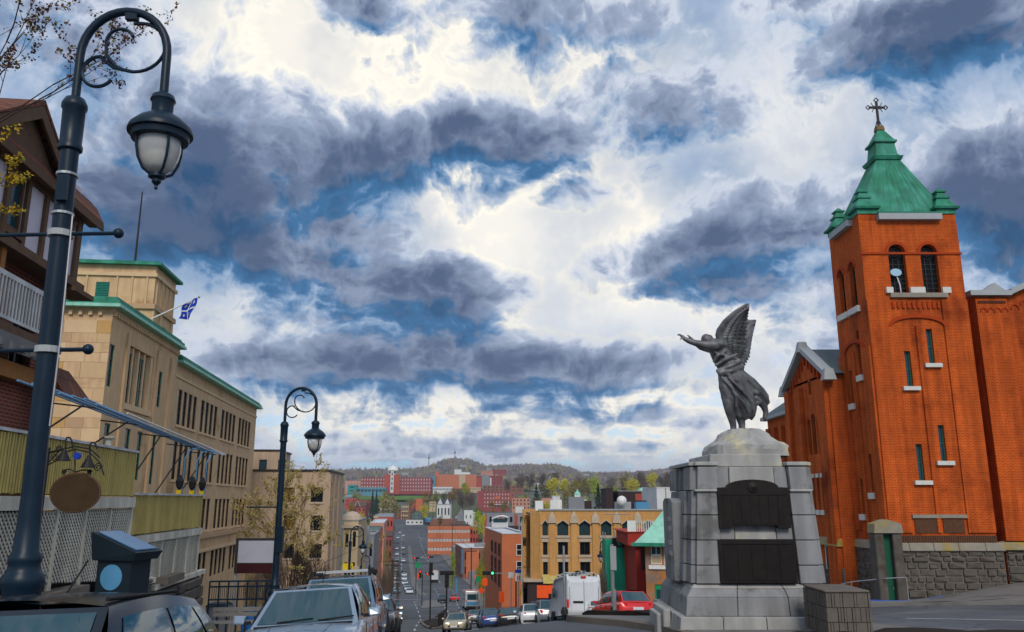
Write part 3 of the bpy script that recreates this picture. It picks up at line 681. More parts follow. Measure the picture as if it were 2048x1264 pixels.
for x, y in ((TX0+.48, TY0+.45), (TX1-.48, TY0+.45), (TX0+.45, TY1-.45), (TX1-.48, TY1-.45)): pinnacle(x, y)
# rock-faced base: single stones in courses, joints recessed over a dark core
def stone_wall(parent, x0, x1, z0, z1f, org, ang, ch=.30, seed=1, proud=.10, m_=None):
    r_ = random.Random(seed); z = z0; row = 0
    face_obj(parent, 'mortar_bed', B().box(x0+.01, x1-.01, .02, .3, z0-1.0, max(z1f(x0), z1f(x1))-.02), m_kerb, org, ang)
    while True:
        h = ch*r_.uniform(.8, 1.25)
        if z+h > min(z1f(x0), z1f(x1))+.12: break
        x = x0
        while x < x1-.05:
            w = min(r_.uniform(.35, .85), x1-x)
            if x1-(x+w) < .2: w = x1-x
            g2 = .012; d1, d2 = r_.uniform(.0, proud), r_.uniform(.0, proud)
            bb = MB(); q = .035
            bb.hexa([(x+g2, .15, z+g2), (x+w-g2, .15, z+g2), (x+w-g2, .15, z+h-g2), (x+g2, .15, z+h-g2)][::-1], [(x+g2+q, -d1, z+g2+q), (x+w-g2-q, -d2, z+g2+q), (x+w-g2-q, -d1*.6, z+h-g2-q), (x+g2+q, -d2, z+h-g2-q)][::-1])
            face_obj(parent, 'stone', bb, m_ or m_stone2, org, ang); x += w
        z += h; row += 1
    return z
stone_wall(CH, -.15, TW+.2, H(20, 39.8)-.5, lambda x: ZL-.28, (TX0, TY0-.15, 0), 0, .29, 3)
stone_wall(CH, -.0, TD+.14, H(17, 42)-.6, lambda x: ZL-.28, (TX0-.15, TY1, 0), AL, .29, 4)
def ledge(x0, x1, org, ang, zl, step=1.1, seed=2, h=.36, out_=.28):
    r_ = random.Random(seed); x = x0
    while x < x1-.01:
        w = min(step*r_.uniform(.7, 1.3), x1-x); w = x1-x if x1-x-w < .35 else w
        bevel(face_obj(CH, 'ledge_stone', B().hexa([(x+.006, -out_, zl-h), (x+w-.006, -out_, zl-h), (x+w-.006, .05, zl-h), (x+.006, .05, zl-h)], [(x+.006, -out_*.75, zl), (x+w-.006, -out_*.75, zl), (x+w-.006, .05, zl+.06), (x+.006, .05, zl+.06)]), m_ledge, org, ang), .03); x += w
ledge(-.28, TW+.25, O0, 0, ZL+.02, 1.0, 5); ledge(0, TD+.1, OL, AL, ZL+.02, 1.0, 6)
# buttress door surround at the tower's near corner
bd = B(); bx0, bx1 = TX0-.62, TX0-.02
for x0, x1 in ((bx0-.42, bx0), (bx1, bx1+.0)):
    pass
stn = B().box(TX0-.95, TX0-.55, TY0-.62, TY0+.1, -6, zp(1066, 39.5)).obj('door_jamb', m_stone2, CH); bevel(stn, .04)
stn = B().box(TX0-.13, TX0+.30, TY0-.62, TY0-.16, -6, zp(1066, 39.5)).obj('door_jamb', m_stone2, CH); bevel(stn, .04)
zq = zp(1066, 39.5)
B().prism([(TX0-1.0, zq+.003), (TX0+.35, zq+.003), (TX0+.3, zq+.42), (TX0-.33, zq+.62), (TX0-.95, zq+.42)], 'y', TY0-.70, TY0+.1).obj('door_hood', m_ledge, CH)
dr = B().box(TX0-.55, TX0-.13, TY0-.3, TY0-.24, -6, zq).obj('door', mat('green_door', (.01, .09, .05), .5, .15), CH)
B().cbox((TX0-.2, TY0-.33, -4.0), (.03, .04, .14)).obj('handle', m_steel, dr)
# side wall with transept gable facing the street
SX = 17.05; SY0, SY1 = 43.6, 50.2; ze = zp(745, 43.6)-.1; za = zp(705, 46.8)
OS = (SX, SY1, 0)
trans_ops = [(3.0+.7*k, 3.32+.7*k, zp(1020, 46), zp(955, 46)) for k in range(3)]+[(5.6, 5.9, zp(1030, 44.5), zp(965, 44.5))]+[(2.85+.75*k, 3.4+.75*k, zp(908, 46), zp(835, 46)+.25*(k == 1), 1.0) for k in range(3)]+[(3.55, 3.95, zp(790, 46.6), zp(760, 46.6), 1.0)]
SW = SY1-SY0; zl2 = ZL-.02
face_obj(CH, 'transept_wall', wall_mesh(SW, ZL-3, ze, trans_ops, .3), m_brick, OS, AL)
face_obj(CH, 'transept_return', wall_mesh(3.0, ZL-3, ze, []), m_brick, (SX, SY0, 0), 0)
face_obj(CH, 'gable', MB().add([(0, 0, ze), (SW, 0, ze), (SW/2, 0, za)], [(0, 1, 2)]), m_brick, OS, AL)
for r in trans_ops:
    arch_ = len(r) > 4
    win(CH, OS, AL, r[0]-.01, r[2], r[1]-r[0]+.02, r[3]-r[2], .22, m_glass_dk, m_frame_dk, .04, (0, 2))
    if not arch_:
        face_obj(CH, 'stone_sill', B().box(r[0]-.1, r[1]+.1, -.16, 0, r[2]-.26, r[2]-.004), m_sill, OS, AL)
        face_obj(CH, 'stone_lintel', B().box(r[0]-.06, r[1]+.06, -.05, 0, r[3]+.004, r[3]+.22), m_sill, OS, AL)
for x0 in (0.0, SW-.75, 2.0, 5.2):
    face_obj(CH, 'buttress', B().box(x0, x0+.62, -.26, .004, ZL-3, ze-.2), m_brick, OS, AL)
for j in range(13):                                      # raking corbels of the gable
    f = (j+.5)/13; zz = ze+(za-ze)*(1-abs(2*f-1)); face_obj(CH, 'corbel', B().box(f*SW-.08, f*SW+.08, -.10, .002, zz-.75, zz-.22), m_brick_d, OS, AL)
cop = B()
for s in (0, 1):
    a = (0-.25, ze-.15) if s == 0 else (SW+.25, ze-.15); c = (SW/2, za+.12)
    cop.hexa([(a[0], -.35, a[1]), (c[0], -.35, c[1]), (c[0], .25, c[1]), (a[0], .25, a[1])], [(a[0], -.35, a[1]+.30), (c[0], -.35, c[1]+.30), (c[0], .25, c[1]+.30), (a[0], .25, a[1]+.30)])
face_obj(CH, 'gable_coping', cop, m_trimgrey, OS, AL)
for x in (-.3, SW+.3, SW/2): face_obj(CH, 'kneeler', B().frustum(x, -.1, (za if x == SW/2 else ze-.35), (za if x == SW/2 else ze-.35)+.62, .28, .34, .16, .22), m_trimgrey, OS, AL)
rfT = B().add([(SX-.2, SY0-.35, ze+.02), (SX-.2, (SY0+SY1)/2, za+.2), (SX-.2, SY1+.3, ze+.02), (28, SY0-.35, ze+.02), (28, (SY0+SY1)/2, za+.2), (28, SY1+.3, ze+.02)], [(0, 1, 4, 3), (1, 2, 5, 4)]).obj('transept_roof', m_slate, CH)
B().box(SX+.4, 24, SY0+.002, SY1-.01, ZL-3, ze-.02).obj('transept_core', m_brick, CH)
ledge(0, SW, OS, AL, ZL+.0, 1.3, 9)
B().add([(SX+.4, SY0+.003, ze), (24, SY0+.003, ze), (24, SY0+.003, ze+.01)], [(0, 1, 2)])
stone_wall(CH, 0, SW, H(16, 47)-1.6, lambda x: ZL-1.4, (SX-.1, SY1, 0), AL, .3, 11)
for x0, x1, m_ in ((1.0, 1.5, MATS['green_door']), (4.6, 4.95, m_frame_dk)):
    o = face_obj(CH, 'basement_door' if x0 == 1.0 else 'basement_window', B().box(x0, x1, -.13, .0, (H(16, 47)-.5 if x0 == 1.0 else ZL-1.5), ZL-.5), m_, OS, AL)
    face_obj(CH, 'door_frame', B().box(x0-.08, x0, -.16, 0, ZL-1.6, ZL-.42).box(x1, x1+.08, -.16, 0, ZL-1.6, ZL-.42).box(x0-.08, x1+.08, -.16, 0, ZL-.42, ZL-.34), m_sill, OS, AL)
# far end of the side wall, and the long nave roof
OF = (SX+.9, 57.5, 0)
fo = [(1.0+1.4*k, 1.35+1.4*k, 0.2, 2.9) for k in range(4)]
zf = zp(835, 55)
face_obj(CH, 'aisle_wall', wall_mesh(7.3, ZL-3, zf, fo, .3), m_brick, OF, AL)
for r in fo: win(CH, OF, AL, r[0], r[2], r[1]-r[0], r[3]-r[2], .2, m_glass_dk, m_frame_dk, .04, (0, 2))
for k in range(5): face_obj(CH, 'buttress', B().box(.2+1.45*k, .62+1.45*k, -.25, .003, ZL-3, zf-.6), m_brick, OF, AL)
face_obj(CH, 'end_wall', wall_mesh(16, ZL-3, zf, []), m_brick, (SX+.9+16, 57.5, 0), math.pi)
B().box(SX+.5, SX+1.2, 50.2, 57.9, zf, zf+.22).obj('eaves', m_trimgrey, CH)
zr = zp(705, 52)
B().add([(SX+.5, 43.9, zf+.2), (SX+.5, 57.9, zf+.2), (25.2, 57.9, zr+1.2), (25.2, 43.9, zr+1.2), (33, 43.9, zf+.2), (33, 57.9, zf+.2)], [(0, 1, 2, 3), (3, 2, 5, 4)]).obj('nave_roof', m_slate, CH)
# facade right of the tower: dark slot, pilaster, gabled front
FX0 = TX1+.75; FY = 40.7; zc = zp(590, FY)
face_obj(CH, 'slot_wall', wall_mesh(.76, ZL-3, zc-1.2, []), m_brick, (TX1-.003, FY+1.0, 0), 0)
B().tube([(TX1+.45, FY+.75, zc-1.0), (TX1+.45, FY+.75, ZL-.6)], .07, 8).obj('downspout', m_iron, CH)
fw = 12.0
face_obj(CH, 'facade_wall', wall_mesh(fw, ZL-3, zc, [(6.2, 8.6, ZL+1.2, ZL+5.2, 1.0)], .4), m_brick, (FX0, FY, 0), 0)
win(CH, (FX0, FY, 0), 0, 6.2, ZL+1.2, 2.4, 4.0, .3, m_glass_dk, m_frame_dk, .08, (2, 3))
face_obj(CH, 'facade_return', wall_mesh(1.6, ZL-3, zc, []), m_brick, (FX0, FY+1.6, 0), AL)
face_obj(CH, 'facade_gable', MB().add([(1.6, 0, zc), (fw, 0, zc), (fw, 0, zc+4.6)], [(0, 1, 2)]), m_brick, (FX0, FY, 0), 0)
face_obj(CH, 'brick_pilaster', B().box(.0, 1.6, -.22, .0, ZL+.1, zc-.25), m_brick, (FX0+.004, FY, 0), 0)
face_obj(CH, 'cornice', B().box(-.3, 1.8, -.42, .2, zc-.10, zc+.16), m_trimgrey, (FX0, FY, 0), 0)
face_obj(CH, 'cornice_gablet', B().prism([(.45, zc+.163), (1.5, zc+.163), (.98, zc+.55)], 'y', -.40, .2), m_trimgrey, (FX0, FY, 0), 0)
face_obj(CH, 'raking_coping', B().hexa([(1.8, -.4, zc-.05), (fw, -.4, zc+4.5), (fw, .2, zc+4.5), (1.8, .2, zc-.05)], [(1.8, -.4, zc+.25), (fw, -.4, zc+4.8), (fw, .2, zc+4.8), (1.8, .2, zc+.25)]), m_trimgrey, (FX0, FY, 0), 0)
for j in range(4): face_obj(CH, 'corbel_arch', B().tube([(.2+.36*j+.15+.15*math.cos(math.pi*k/6), -.23, zc-.95+.22*math.sin(math.pi*k/6)) for k in range(7)], .045, 6), m_brick_d, (FX0, FY, 0), 0)
for j in range(9): face_obj(CH, 'corbel_arch', B().tube([(1.9+.5*j+.2+.2*math.cos(math.pi*k/6), -.02, zc-.75+.22*j+.25*math.sin(math.pi*k/6)) for k in range(7)], .05, 6), m_brick_d, (FX0, FY, 0), 0)
for j in range(18): face_obj(CH, 'dentil', B().box(.1+.08*j, .14+.08*j, -.27, -.2, zc-.5, zc-.36), m_brick_dark, (FX0, FY, 0), 0)
ledge(-.2, fw, (FX0, FY, 0), 0, ZL+.02, 1.3, 15); stone_wall(CH, 0, fw, H(27, 40)-1.2, lambda x: ZL-.28, (FX0, FY-.1, 0), 0, .3, 17)
# nave body behind the facade so nothing is open from the side
B().box(TX1+.5, 34, FY+2.0, 57, ZL-3, zc-1.6).obj('nave_core', m_brick, CH)
# hand rail and hose at the foot of the tower
hr = thing('handrail', 'thin bent steel handrail in front of the green basement door', 'handrail')
hb = B(); pts = [(14.9, 47, H(15, 47)+.75), (15.6, 43.5, H(15.6, 43.5)+.8), (16.3, 41, H(16.3, 41)+1.05), (17.2, 39.2, H(17.2, 39.2)+1.1), (18.0, 38.9, H(18, 38.9)+1.1)]
hb.tube(pts, .025, 6).obj('rail', m_steel, hr)
for p in pts[::2]: B().tube([(p[0], p[1], H(p[0], p[1])), p], .022, 6).obj('post', m_steel, hr)
ho = B().tube([(x, 39.3-.6*math.sin((x-15.5)*.55), H(x, 39.2)+.16) for x in [15.3+.3*k for k in range(15)]], .03, 6).obj('hose', mat('blue_hose', (.01, .10, .55), .5, .1), None, True)
tag(ho, 'bright blue hose lying along the foot of the church tower', 'hose')
# ------------------------------------------------------------------ war memorial
MX, MY0, MDP = 5.45, 18.9, 2.5                         # centre x, front plane at mid height, depth
MO = thing('war_memorial', 'grey granite war memorial pedestal with two dark bronze plaques', 'monument', (0, 0, 0))
mz = lambda v: zp(v, MY0)
zmid = mz(1080); BAT = math.tan(R(3.6))
def hw(z): return 1.34+(zmid-z)*BAT                      # half width, battered
def fy(z): return MY0-(zmid-z)*BAT*.6                    # front plane leans back
def by(z): return MY0+MDP+(zmid-z)*BAT*.6
def mstone(x0, x1, z0, z1, proud=0.0, m_=None, name='granite_block', j=.008, side=None):
    """block on the front face; x0,x1 in fractions -1..1 of the half width"""
    b = MB(); f = lambda x, z, p: (MX+x*hw(z), fy(z)-p, z); k = lambda x, z: (MX+x*hw(z), fy(z)+.35, z)
    a0, a1 = x0+j/1.4, x1-j/1.4; c0, c1 = z0+j, z1-j
    b.hexa([f(a0, c0, proud), f(a1, c0, proud), k(a1, c0), k(a0, c0)], [f(a0, c1, proud), f(a1, c1, proud), k(a1, c1), k(a0, c1)])
    return bevel(b.obj(name, m_ or m_granite, MO), .012)
def sstone(y0, y1, z0, z1, proud=0.0, m_=None, s=-1, j=.008):
    b = MB(); f = lambda t, z, p: (MX+s*(hw(z)+p), fy(z)+t*(by(z)-fy(z)), z); k = lambda t, z: (MX+s*(hw(z)-.35), fy(z)+t*(by(z)-fy(z)), z)
    a0, a1 = y0+j/2.6, y1-j/2.6; c0, c1 = z0+j, z1-j
    b.hexa([f(a0, c0, proud), f(a1, c0, proud), k(a1, c0), k(a0, c0)], [f(a0, c1, proud), f(a1, c1, proud), k(a1, c1), k(a0, c1)])
    return bevel(b.obj('granite_block', m_ or m_granite, MO), .012)
zt_, zb_ = mz(933), mz(1167)
core = MB(); q = lambda z, e: [(MX-hw(z)+e, fy(z)+e, z), (MX+hw(z)-e, fy(z)+e, z), (MX+hw(z)-e, by(z)-e, z), (MX-hw(z)+e, by(z)-e, z)]
core.hexa(q(mz(1240), .04), q(zt_, .04)).obj('core', m_kerb, MO)
courses = [mz(v) for v in (1167, 1130, 1080, 1030, 981)]
for z0, z1 in zip(courses, courses[1:]):
    for x0, x1, pr in ((-1, -.60, .10), (-.60, -.34, .0), (.36, .64, .0), (.64, 1.0, .10)): mstone(x0, x1, z0, z1, pr)
    for s in (-1, 1):
        for y0, y1, pr in ((0, .16, .10), (.16, .5, .18), (.5, .84, .18), (.84, 1, .10)): sstone(y0, y1, z0, z1, pr, s=s)
mstone(-.34, .36, mz(1167), mz(981), -.03, name='panel_slab')
mstone(-.34, .36, mz(1081), mz(1064), .0, m_granite_l)
for x0, x1, pr, m_ in ((-1, -.62, .14, None), (-.62, -.40, .0, None), (-.40, .42, .03, m_granite_l), (.42, .66, .0, None), (.66, 1, .14, None)): mstone(x0, x1, mz(981), mz(933), pr, m_)
for s in (-1, 1):
    for y0, y1, pr in ((0, .3, .14), (.3, .7, .06), (.7, 1, .14)): sstone(y0, y1, mz(981), mz(933), pr, s=s)
for x0, x1 in ((-1.05, -.60), (.64, 1.05)): mstone(x0, x1, mz(984), mz(978), .16, m_granite_l, 'moulding'); mstone(x0, x1-.0, mz(932), mz(923), .15, m_granite_l, 'buttress_cap')
for s in (-1, 1): sstone(0, 1, mz(932), mz(923), .17, m_granite_l, s)
# rounded side fin at the left with worn lettering courses
fin = MB(); yf0, yf1 = MY0+.75, MY0+1.9
fin.prism([(yf0, mz(1170)), (yf1, mz(1170)), (yf1, mz(1003)), (yf1-.2, mz(996)), (yf0+.2, mz(996)), (yf0, mz(1003))], 'x', MX-hw(zmid)-.36, MX-hw(zmid)+.1)
bevel(fin.obj('side_fin', m_granite, MO), .02)
for k, v in enumerate((1040, 1060, 1090, 1112)):        # worn raised characters, too weathered to read
    B().cbox((MX-hw(zmid)-.365, MY0+1.1, mz(v)), (.015, .45, .10)).obj('worn_inscription', m_granite_l, MO)
# base: moulding, plinth, step
def ring(z0, z1, e0, e1, m_, nm, splits=3):
    xs_ = [-1+2*k/splits for k in range(splits+1)]
    for a, c in zip(xs_, xs_[1:]):
        f = lambda x, z, e: (MX+x*(hw(z)+e), fy(z)-e, z); g2 = lambda x, z, e: (MX+x*(hw(z)+e), fy(z)+.5, z)
        a2, c2 = a+.004, c-.004
        bevel(B().hexa([f(a2, z0, e0), f(c2, z0, e0), g2(c2, z0, e0), g2(a2, z0, e0)], [f(a2, z1, e1), f(c2, z1, e1), g2(c2, z1, e1), g2(a2, z1, e1)]).obj(nm, m_, MO), .012)
    for s in (-1, 1):
        f = lambda t, z, e: (MX+s*(hw(z)+e), (fy(z)+.503) if t == 0 else by(z)+e, z); g2 = lambda t, z: (MX+s*(hw(z)-.4), fy(z)+.503 if t == 0 else by(z)+.05, z)
        bevel(B().hexa([f(0, z0, e0), f(1, z0, e0), g2(1, z0), g2(0, z0)], [f(0, z1, e1), f(1, z1, e1), g2(1, z1), g2(0, z1)]).obj(nm, m_, MO), .012)
ring(mz(1192), mz(1176), .24, .13, m_granite, 'base_moulding', 3); ring(mz(1176)+.002, mz(1168), .12, .04, m_granite_l, 'base_moulding', 3)
ring(mz(1229), mz(1192)-.002, .26, .24, m_granite, 'plinth_block', 3)
ring(mz(1262), mz(1229)-.002, .42, .40, m_granite_l, 'base_step', 4)
bevel(B().box(MX-hw(-2.4)-.60, MX-hw(-2.4)-.44, MY0+.5, MY0+1.9, -3.6, mz(1225)).obj('side_step', m_granite_l, MO), .02)
bevel(B().box(MX-hw(-2.4)-.72, MX-hw(-2.4)-.602, MY0+.7, MY0+1.7, -3.6, mz(1236)).obj('side_step', m_granite_l, MO), .02)
# plaques
def plaque(v0, v1, arched):
    z1, z0 = mz(v0), mz(v1); x0, x1 = -.64, .60
    hw_m = hw((z0+z1)/2); X0, X1 = MX+x0*hw_m, MX+x1*hw_m
    xs = (X0, X1)
    pz = [(X0, z0), (X0+.28, z0), (X0+.31, z0+.06), (X1-.31, z0+.06), (X1-.28, z0), (X1, z0), (X1, z1-.16), (X1-.22, z1-.15)] if arched else [(X0, z0), (X1, z0), (X1, z1), (X0, z1)]
    if arched: pz += [((X0+X1)/2+(X1-X0)*.36*math.cos(math.pi*k/12), z1-.15+.17*math.sin(math.pi*k/12)) for k in range(13)]+[(X0+.22, z1-.15), (X0, z1-.16)]
    yf = fy(z0)-.16
    o = B().prism(pz, 'y', yf, yf+.2).obj('plaque', m_plaque, MO); o['label'] = 'upper bronze plaque with arched top and name columns' if arched else 'lower plain dark bronze plaque'
    bevel(o, .01); zt2 = z1-.30 if arched else z1-.08
    fr = B().box(X0+.06, X1-.06, yf-.02, yf-.001, zt2-.02, zt2).obj('rule', m_plaque, o)
    n = 7 if arched else 5; w = (X1-X0-.16)/n
    for k in range(n):
        col = B().box(X0+.08+k*w+.02, X0+.08+(k+1)*w-.03, yf-.014, yf-.001, z0+(.1 if arched else .07), zt2-.05).obj('name_column', m_plaque, o)
        tx = MB()
        for r_ in range(22):             # rows of cast names, too small to read
            zz = zt2-.085-r_*(zt2-z0-.22)/22; xx = X0+.08+k*w+.05; e_ = X0+.08+k*w+.05+(w-.12)*rng.uniform(.5, .98)
            while xx < e_: q2 = rng.uniform(.02, .07); tx.box(xx, min(xx+q2, e_), yf-.0155, yf-.0135, zz-.006, zz+.006); xx += q2+.012
        tx.obj('cast_names', m_plaque, o)['kind'] = 'stuff'
    if arched: B().lathe([(.0, 0), (.11, 0), (.12, -.03), (.08, -.035), (.0, -.05)], ((X0+X1)/2, yf, z1-.15), 16, 'y').obj('crest', m_plaque, o)
plaque(961, 1056, True); plaque(1078, 1165, False)
# stepped cap under the figure
def cap(u0, u1, v0, v1, dy0, dy1, m_, inset_=.0, nm='cap_block'):
    D = MY0+dy0; x0, x1 = xp(u0, v1, D), xp(u1, v1, D); z0, z1 = zp(v1, D), zp(v0, D)
    return bevel(B().hexa([(x0, D, z0), (x1, D, z0), (x1, MY0+dy1, z0), (x0, MY0+dy1, z0)], [(x0+inset_, D+inset_, z1), (x1-inset_, D+inset_, z1), (x1-inset_, MY0+dy1-inset_, z1), (x0+inset_, MY0+dy1-inset_, z1)]).obj(nm, m_, MO), .02)
cap(1419, 1566, 908, 934, .15, 2.5, m_granite_l, .03)
for s in (0, 1): pass
rk = MB(); base = P(1488, 905, MY0+1.25); r_ = random.Random(5)
prof_ = [(1.0, -.12), (.99, .02), (.96, .13), (.86, .19), (.74, .25), (.66, .33), (.60, .42), (.50, .49), (.38, .54), (.2, .565), (.0, .57)]
n = 44; 
for i, (rr, zz) in enumerate(prof_):
    for j in range(n):
        a = 2*math.pi*j/n; sq = 1/max(abs(math.cos(a)), abs(math.sin(a)))**.55; q_ = rr*sq*(1+.045*r_.uniform(-1, 1)*(i > 1)+.05*mnoise.noise((3*math.cos(a), 3*math.sin(a), i*.6)))
        rk.v.append((base.x+q_*math.cos(a)*.96, base.y+q_*math.sin(a), base.z+zz+.02*r_.uniform(-1, 1)*(0 < i < 10)))
for i in range(len(prof_)-1):
    for j in range(n): rk.f.append((i*n+j, i*n+(j+1) % n, (i+1)*n+(j+1) % n, (i+1)*n+j))
rk.obj('rocky_cap', m_granite_l, MO)

# ------------------------------------------------------------------ winged bronze figure
SD = MY0+1.25
ST = thing('winged_statue', 'dark bronze winged figure reaching forward on top of the granite pedestal', 'statue', P(1475, 868, SD))
so = Vector(ST.location)
def sp(cx, cy, dy=0.0):                                  # crop pixel of the figure -> local point
    return P(1340+cx/4.214, 590+cy/4.214, SD+dy)-so
PX = .0124/4.214*1.02
def chain(b, pts, k=5, n=10):
    """rounded limb: pts = (cx, cy, dy, radius in crop px)"""
    for a, c in zip(pts, pts[1:]):
        for i in range(k+1):
            t = i/k; b_ = [a[j]+(c[j]-a[j])*t for j in range(4)]; rr = b_[3]*PX
            b.ellip(sp(b_[0], b_[1], b_[2]), (rr, rr, rr), n, 7)
bd = MB()
# legs
chain(bd, [(490, 700, -.05, 62), (478, 800, -.10, 56), (490, 900, -.12, 50), (505, 980, -.10, 42), (530, 1080, -.06, 29), (537, 1140, -.05, 25)], 7)
bd.ellip(sp(525, 1150, -.12), (.15, .11, .06))
chain(bd, [(560, 900, .12, 60), (585, 1000, .12, 46), (605, 1085, .12, 30), (606, 1140, .1, 27)], 6); bd.ellip(sp(598, 1152, .06), (.13, .10, .055))
chain(bd, [(600, 720, .05, 70), (680, 800, .15, 60), (745, 870, .22, 48), (790, 930, .25, 32), (808, 985, .26, 24), (800, 1025, .25, 20)], 7); bd.ellip(sp(800, 1032, .25), (.05, .06, .09))
# pelvis, belly, chest
chain(bd, [(520, 720, 0, 92), (505, 650, 0, 86), (480, 590, 0, 84), (440, 520, 0, 88), (415, 470, 0, 84), (400, 430, 0, 70)], 6, 12)
bd.ellip(sp(385, 430, .0), (.30, .42, .18))
# neck, head with hair knot, face turned up the street
chain(bd, [(365, 410, 0, 36), (335, 385, 0, 34), (315, 378, 0, 40)], 4)
bd.ellip(sp(305, 372, 0), (.130, .125, .135), 14, 10); bd.ellip(sp(300, 347, .02), (.065, .065, .055)); bd.ellip(sp(272, 386, -.01), (.035, .05, .06)); bd.ellip(sp(266, 379, -.01), (.022, .018, .026))
bd.ellip(sp(330, 366, 0), (.10, .12, .10)); bd.ellip(sp(318, 376, -.125), (.018, .014, .03)); bd.ellip(sp(276, 396, -.01), (.022, .03, .012))
# raised arm toward us-left, second arm on the far side
chain(bd, [(380, 425, -.30, 42), (300, 422, -.32, 35), (215, 405, -.30, 27), (160, 388, -.28, 23), (125, 370, -.27, 19)], 7)
bd.ellip(sp(104, 352, -.27), (.062, .035, .04), rot=Matrix.Rotation(R(-35), 3, 'Y').to_3x3())
for k, (ex, ey, dz_) in enumerate(((66, 338, -.30), (62, 332, -.275), (64, 329, -.25), (72, 328, -.228))): chain(bd, [(98, 345, -.27+.02*(k-1.5), 8), (82, 332, dz_, 7), (ex, ey+4, dz_, 5.5)], 4, 7)
chain(bd, [(104, 362, -.29, 8), (92, 372, -.31, 7), (84, 372, -.32, 5.5)], 3, 7)
chain(bd, [(400, 440, .32, 42), (330, 455, .42, 34), (260, 440, .50, 26), (205, 400, .54, 20), (180, 375, .55, 17)], 6)
bd.ellip(sp(170, 362, .55), (.05, .03, .045))
for k in range(4): chain(bd, [(168, 355, .52+.02*k, 7), (155, 342, .52+.022*k, 6), (146, 338, .52+.022*k, 5)], 3, 6)
chain(bd, [(172, 366, .5, 7), (160, 372, .49, 6)], 3, 6)
# drapery: swinging skirt built as fluted rings blown to the right
def skirt(axis, folds, amp, seed):
    r2 = random.Random(seed); n = 48; b = MB(); ph = [r2.uniform(0, 6.28) for _ in range(4)]
    for (cx, cy, dy, ra, rb) in axis:
        c = sp(cx, cy, dy); i = len(b.v)//n; t = i/(len(axis)-1)
        for j in range(n):
            a = 2*math.pi*j/n; f = 1+amp*(.3+t)*(math.sin(folds*a+ph[0]+1.2*t)+.5*math.sin((folds*1.7)*a+ph[1]))
            b.v.append((c.x+ra*PX*math.cos(a)*f, c.y+rb*PX*math.sin(a)*f, c.z+.03*math.sin(3*a+ph[2])*t))
    for i in range(len(axis)-1):
        for j in range(n): b.f.append((i*n+j, i*n+(j+1) % n, (i+1)*n+(j+1) % n, (i+1)*n+j))
    b.f.append(tuple(range(n))[::-1]); b.f.append(tuple(range((len(axis)-1)*n, len(axis)*n)))
    return b
for s_ in (skirt([(500, 640, 0, 95, 85), (525, 720, .02, 112, 95), (555, 800, .05, 130, 100), (580, 880, .08, 140, 105), (610, 950, .10, 118, 95), (635, 1010, .12, 80, 75), (645, 1050, .12, 42, 45)], 9, .055, 1),
           skirt([(560, 640, .05, 60, 70), (630, 710, .10, 85, 75), (700, 790, .17, 92, 70), (755, 850, .22, 75, 60), (785, 890, .24, 50, 45)], 7, .07, 2),
           skirt([(470, 690, -.12, 58, 40), (480, 780, -.15, 66, 48), (505, 870, -.14, 60, 48), (540, 960, -.06, 50, 46), (570, 1030, .0, 34, 36)], 6, .06, 3)):
    bd.add(s_.v, s_.f)
for pts in ([(470, 470, -.26, 13), (400, 510, -.30, 16), (370, 560, -.24, 12)], [(560, 500, -.22, 14), (470, 540, -.30, 18), (390, 590, -.24, 14)], [(590, 560, -.16, 16), (500, 600, -.28, 20), (410, 640, -.22, 24)],
            [(350, 470, -.24, 10), (420, 500, -.31, 12), (520, 520, -.25, 12), (585, 550, -.12, 16)], [(600, 610, -.1, 26), (520, 640, -.24, 22), (430, 655, -.24, 30)], [(470, 660, -.27, 14), (560, 720, -.24, 16), (650, 800, -.06, 18), (730, 830, .0, 20)],
            [(560, 640, -.2, 14), (660, 720, -.10, 16), (750, 800, .05, 18), (800, 860, .12, 26), (820, 900, .2, 24)], [(440, 700, -.28, 12), (520, 780, -.34, 14), (560, 860, -.34, 14), (560, 940, -.28, 14)], [(600, 600, -.05, 30), (590, 640, 0, 30)],
            [(725, 870, .02, 24), (760, 900, .02, 22), (700, 930, .0, 18)], [(560, 840, -.35, 14), (620, 910, -.32, 15), (660, 990, -.22, 14)], [(500, 700, -.30, 10), (600, 800, -.30, 12), (690, 900, -.20, 14), (700, 970, -.12, 14)]):
    chain(bd, pts, 9, 8)
tmp = bd.obj('tmp_body', m_bronze)
rm = tmp.modifiers.new('remesh', 'REMESH'); rm.mode = 'VOXEL'; rm.voxel_size = .02; rm.use_smooth_shade = True
sm_ = tmp.modifiers.new('smooth', 'SMOOTH'); sm_.factor = .5; sm_.iterations = 3
bpy.context.view_layer.update()
me = bpy.data.meshes.new_from_object(tmp.evaluated_get(bpy.context.evaluated_depsgraph_get())); me.name = 'body'
bpy.data.objects.remove(tmp); link('body', me, ST)
# wings: a shaped arm with overlapping rows of feathers
def feather(L, w, th=.018):
    b = MB(); n = 7; o = []
    for k in range(n+1):
        t = k/n; h = w*(.55+.45*math.sin(math.pi*min(t*1.1, 1)))*(1 if t < .82 else max(.08, 1-((t-.82)/.18)**2)); o.append((t*L, h, .05*L*t*t))
    b.v = [(x, -h, z-th) for x, h, z in o]+[(x, 0, z+th*.8) for x, h, z in o]+[(x, h, z-th) for x, h, z in o]+[(x, 0, z-th*1.6) for x, h, z in o]
    m_ = n+1
    for k in range(n):
        for a, c in ((0, 1), (1, 2), (2, 3), (3, 0)): b.f.append((a*m_+k, a*m_+k+1, c*m_+k+1, c*m_+k))
    b.f += [(0, m_, 2*m_, 3*m_), (m_-1, 2*m_-1, 3*m_-1, 4*m_-1)]
    return b
FE = [feather(1.0, w).mesh('feather', m_bronze, True) for w in (.10, .12, .14)]
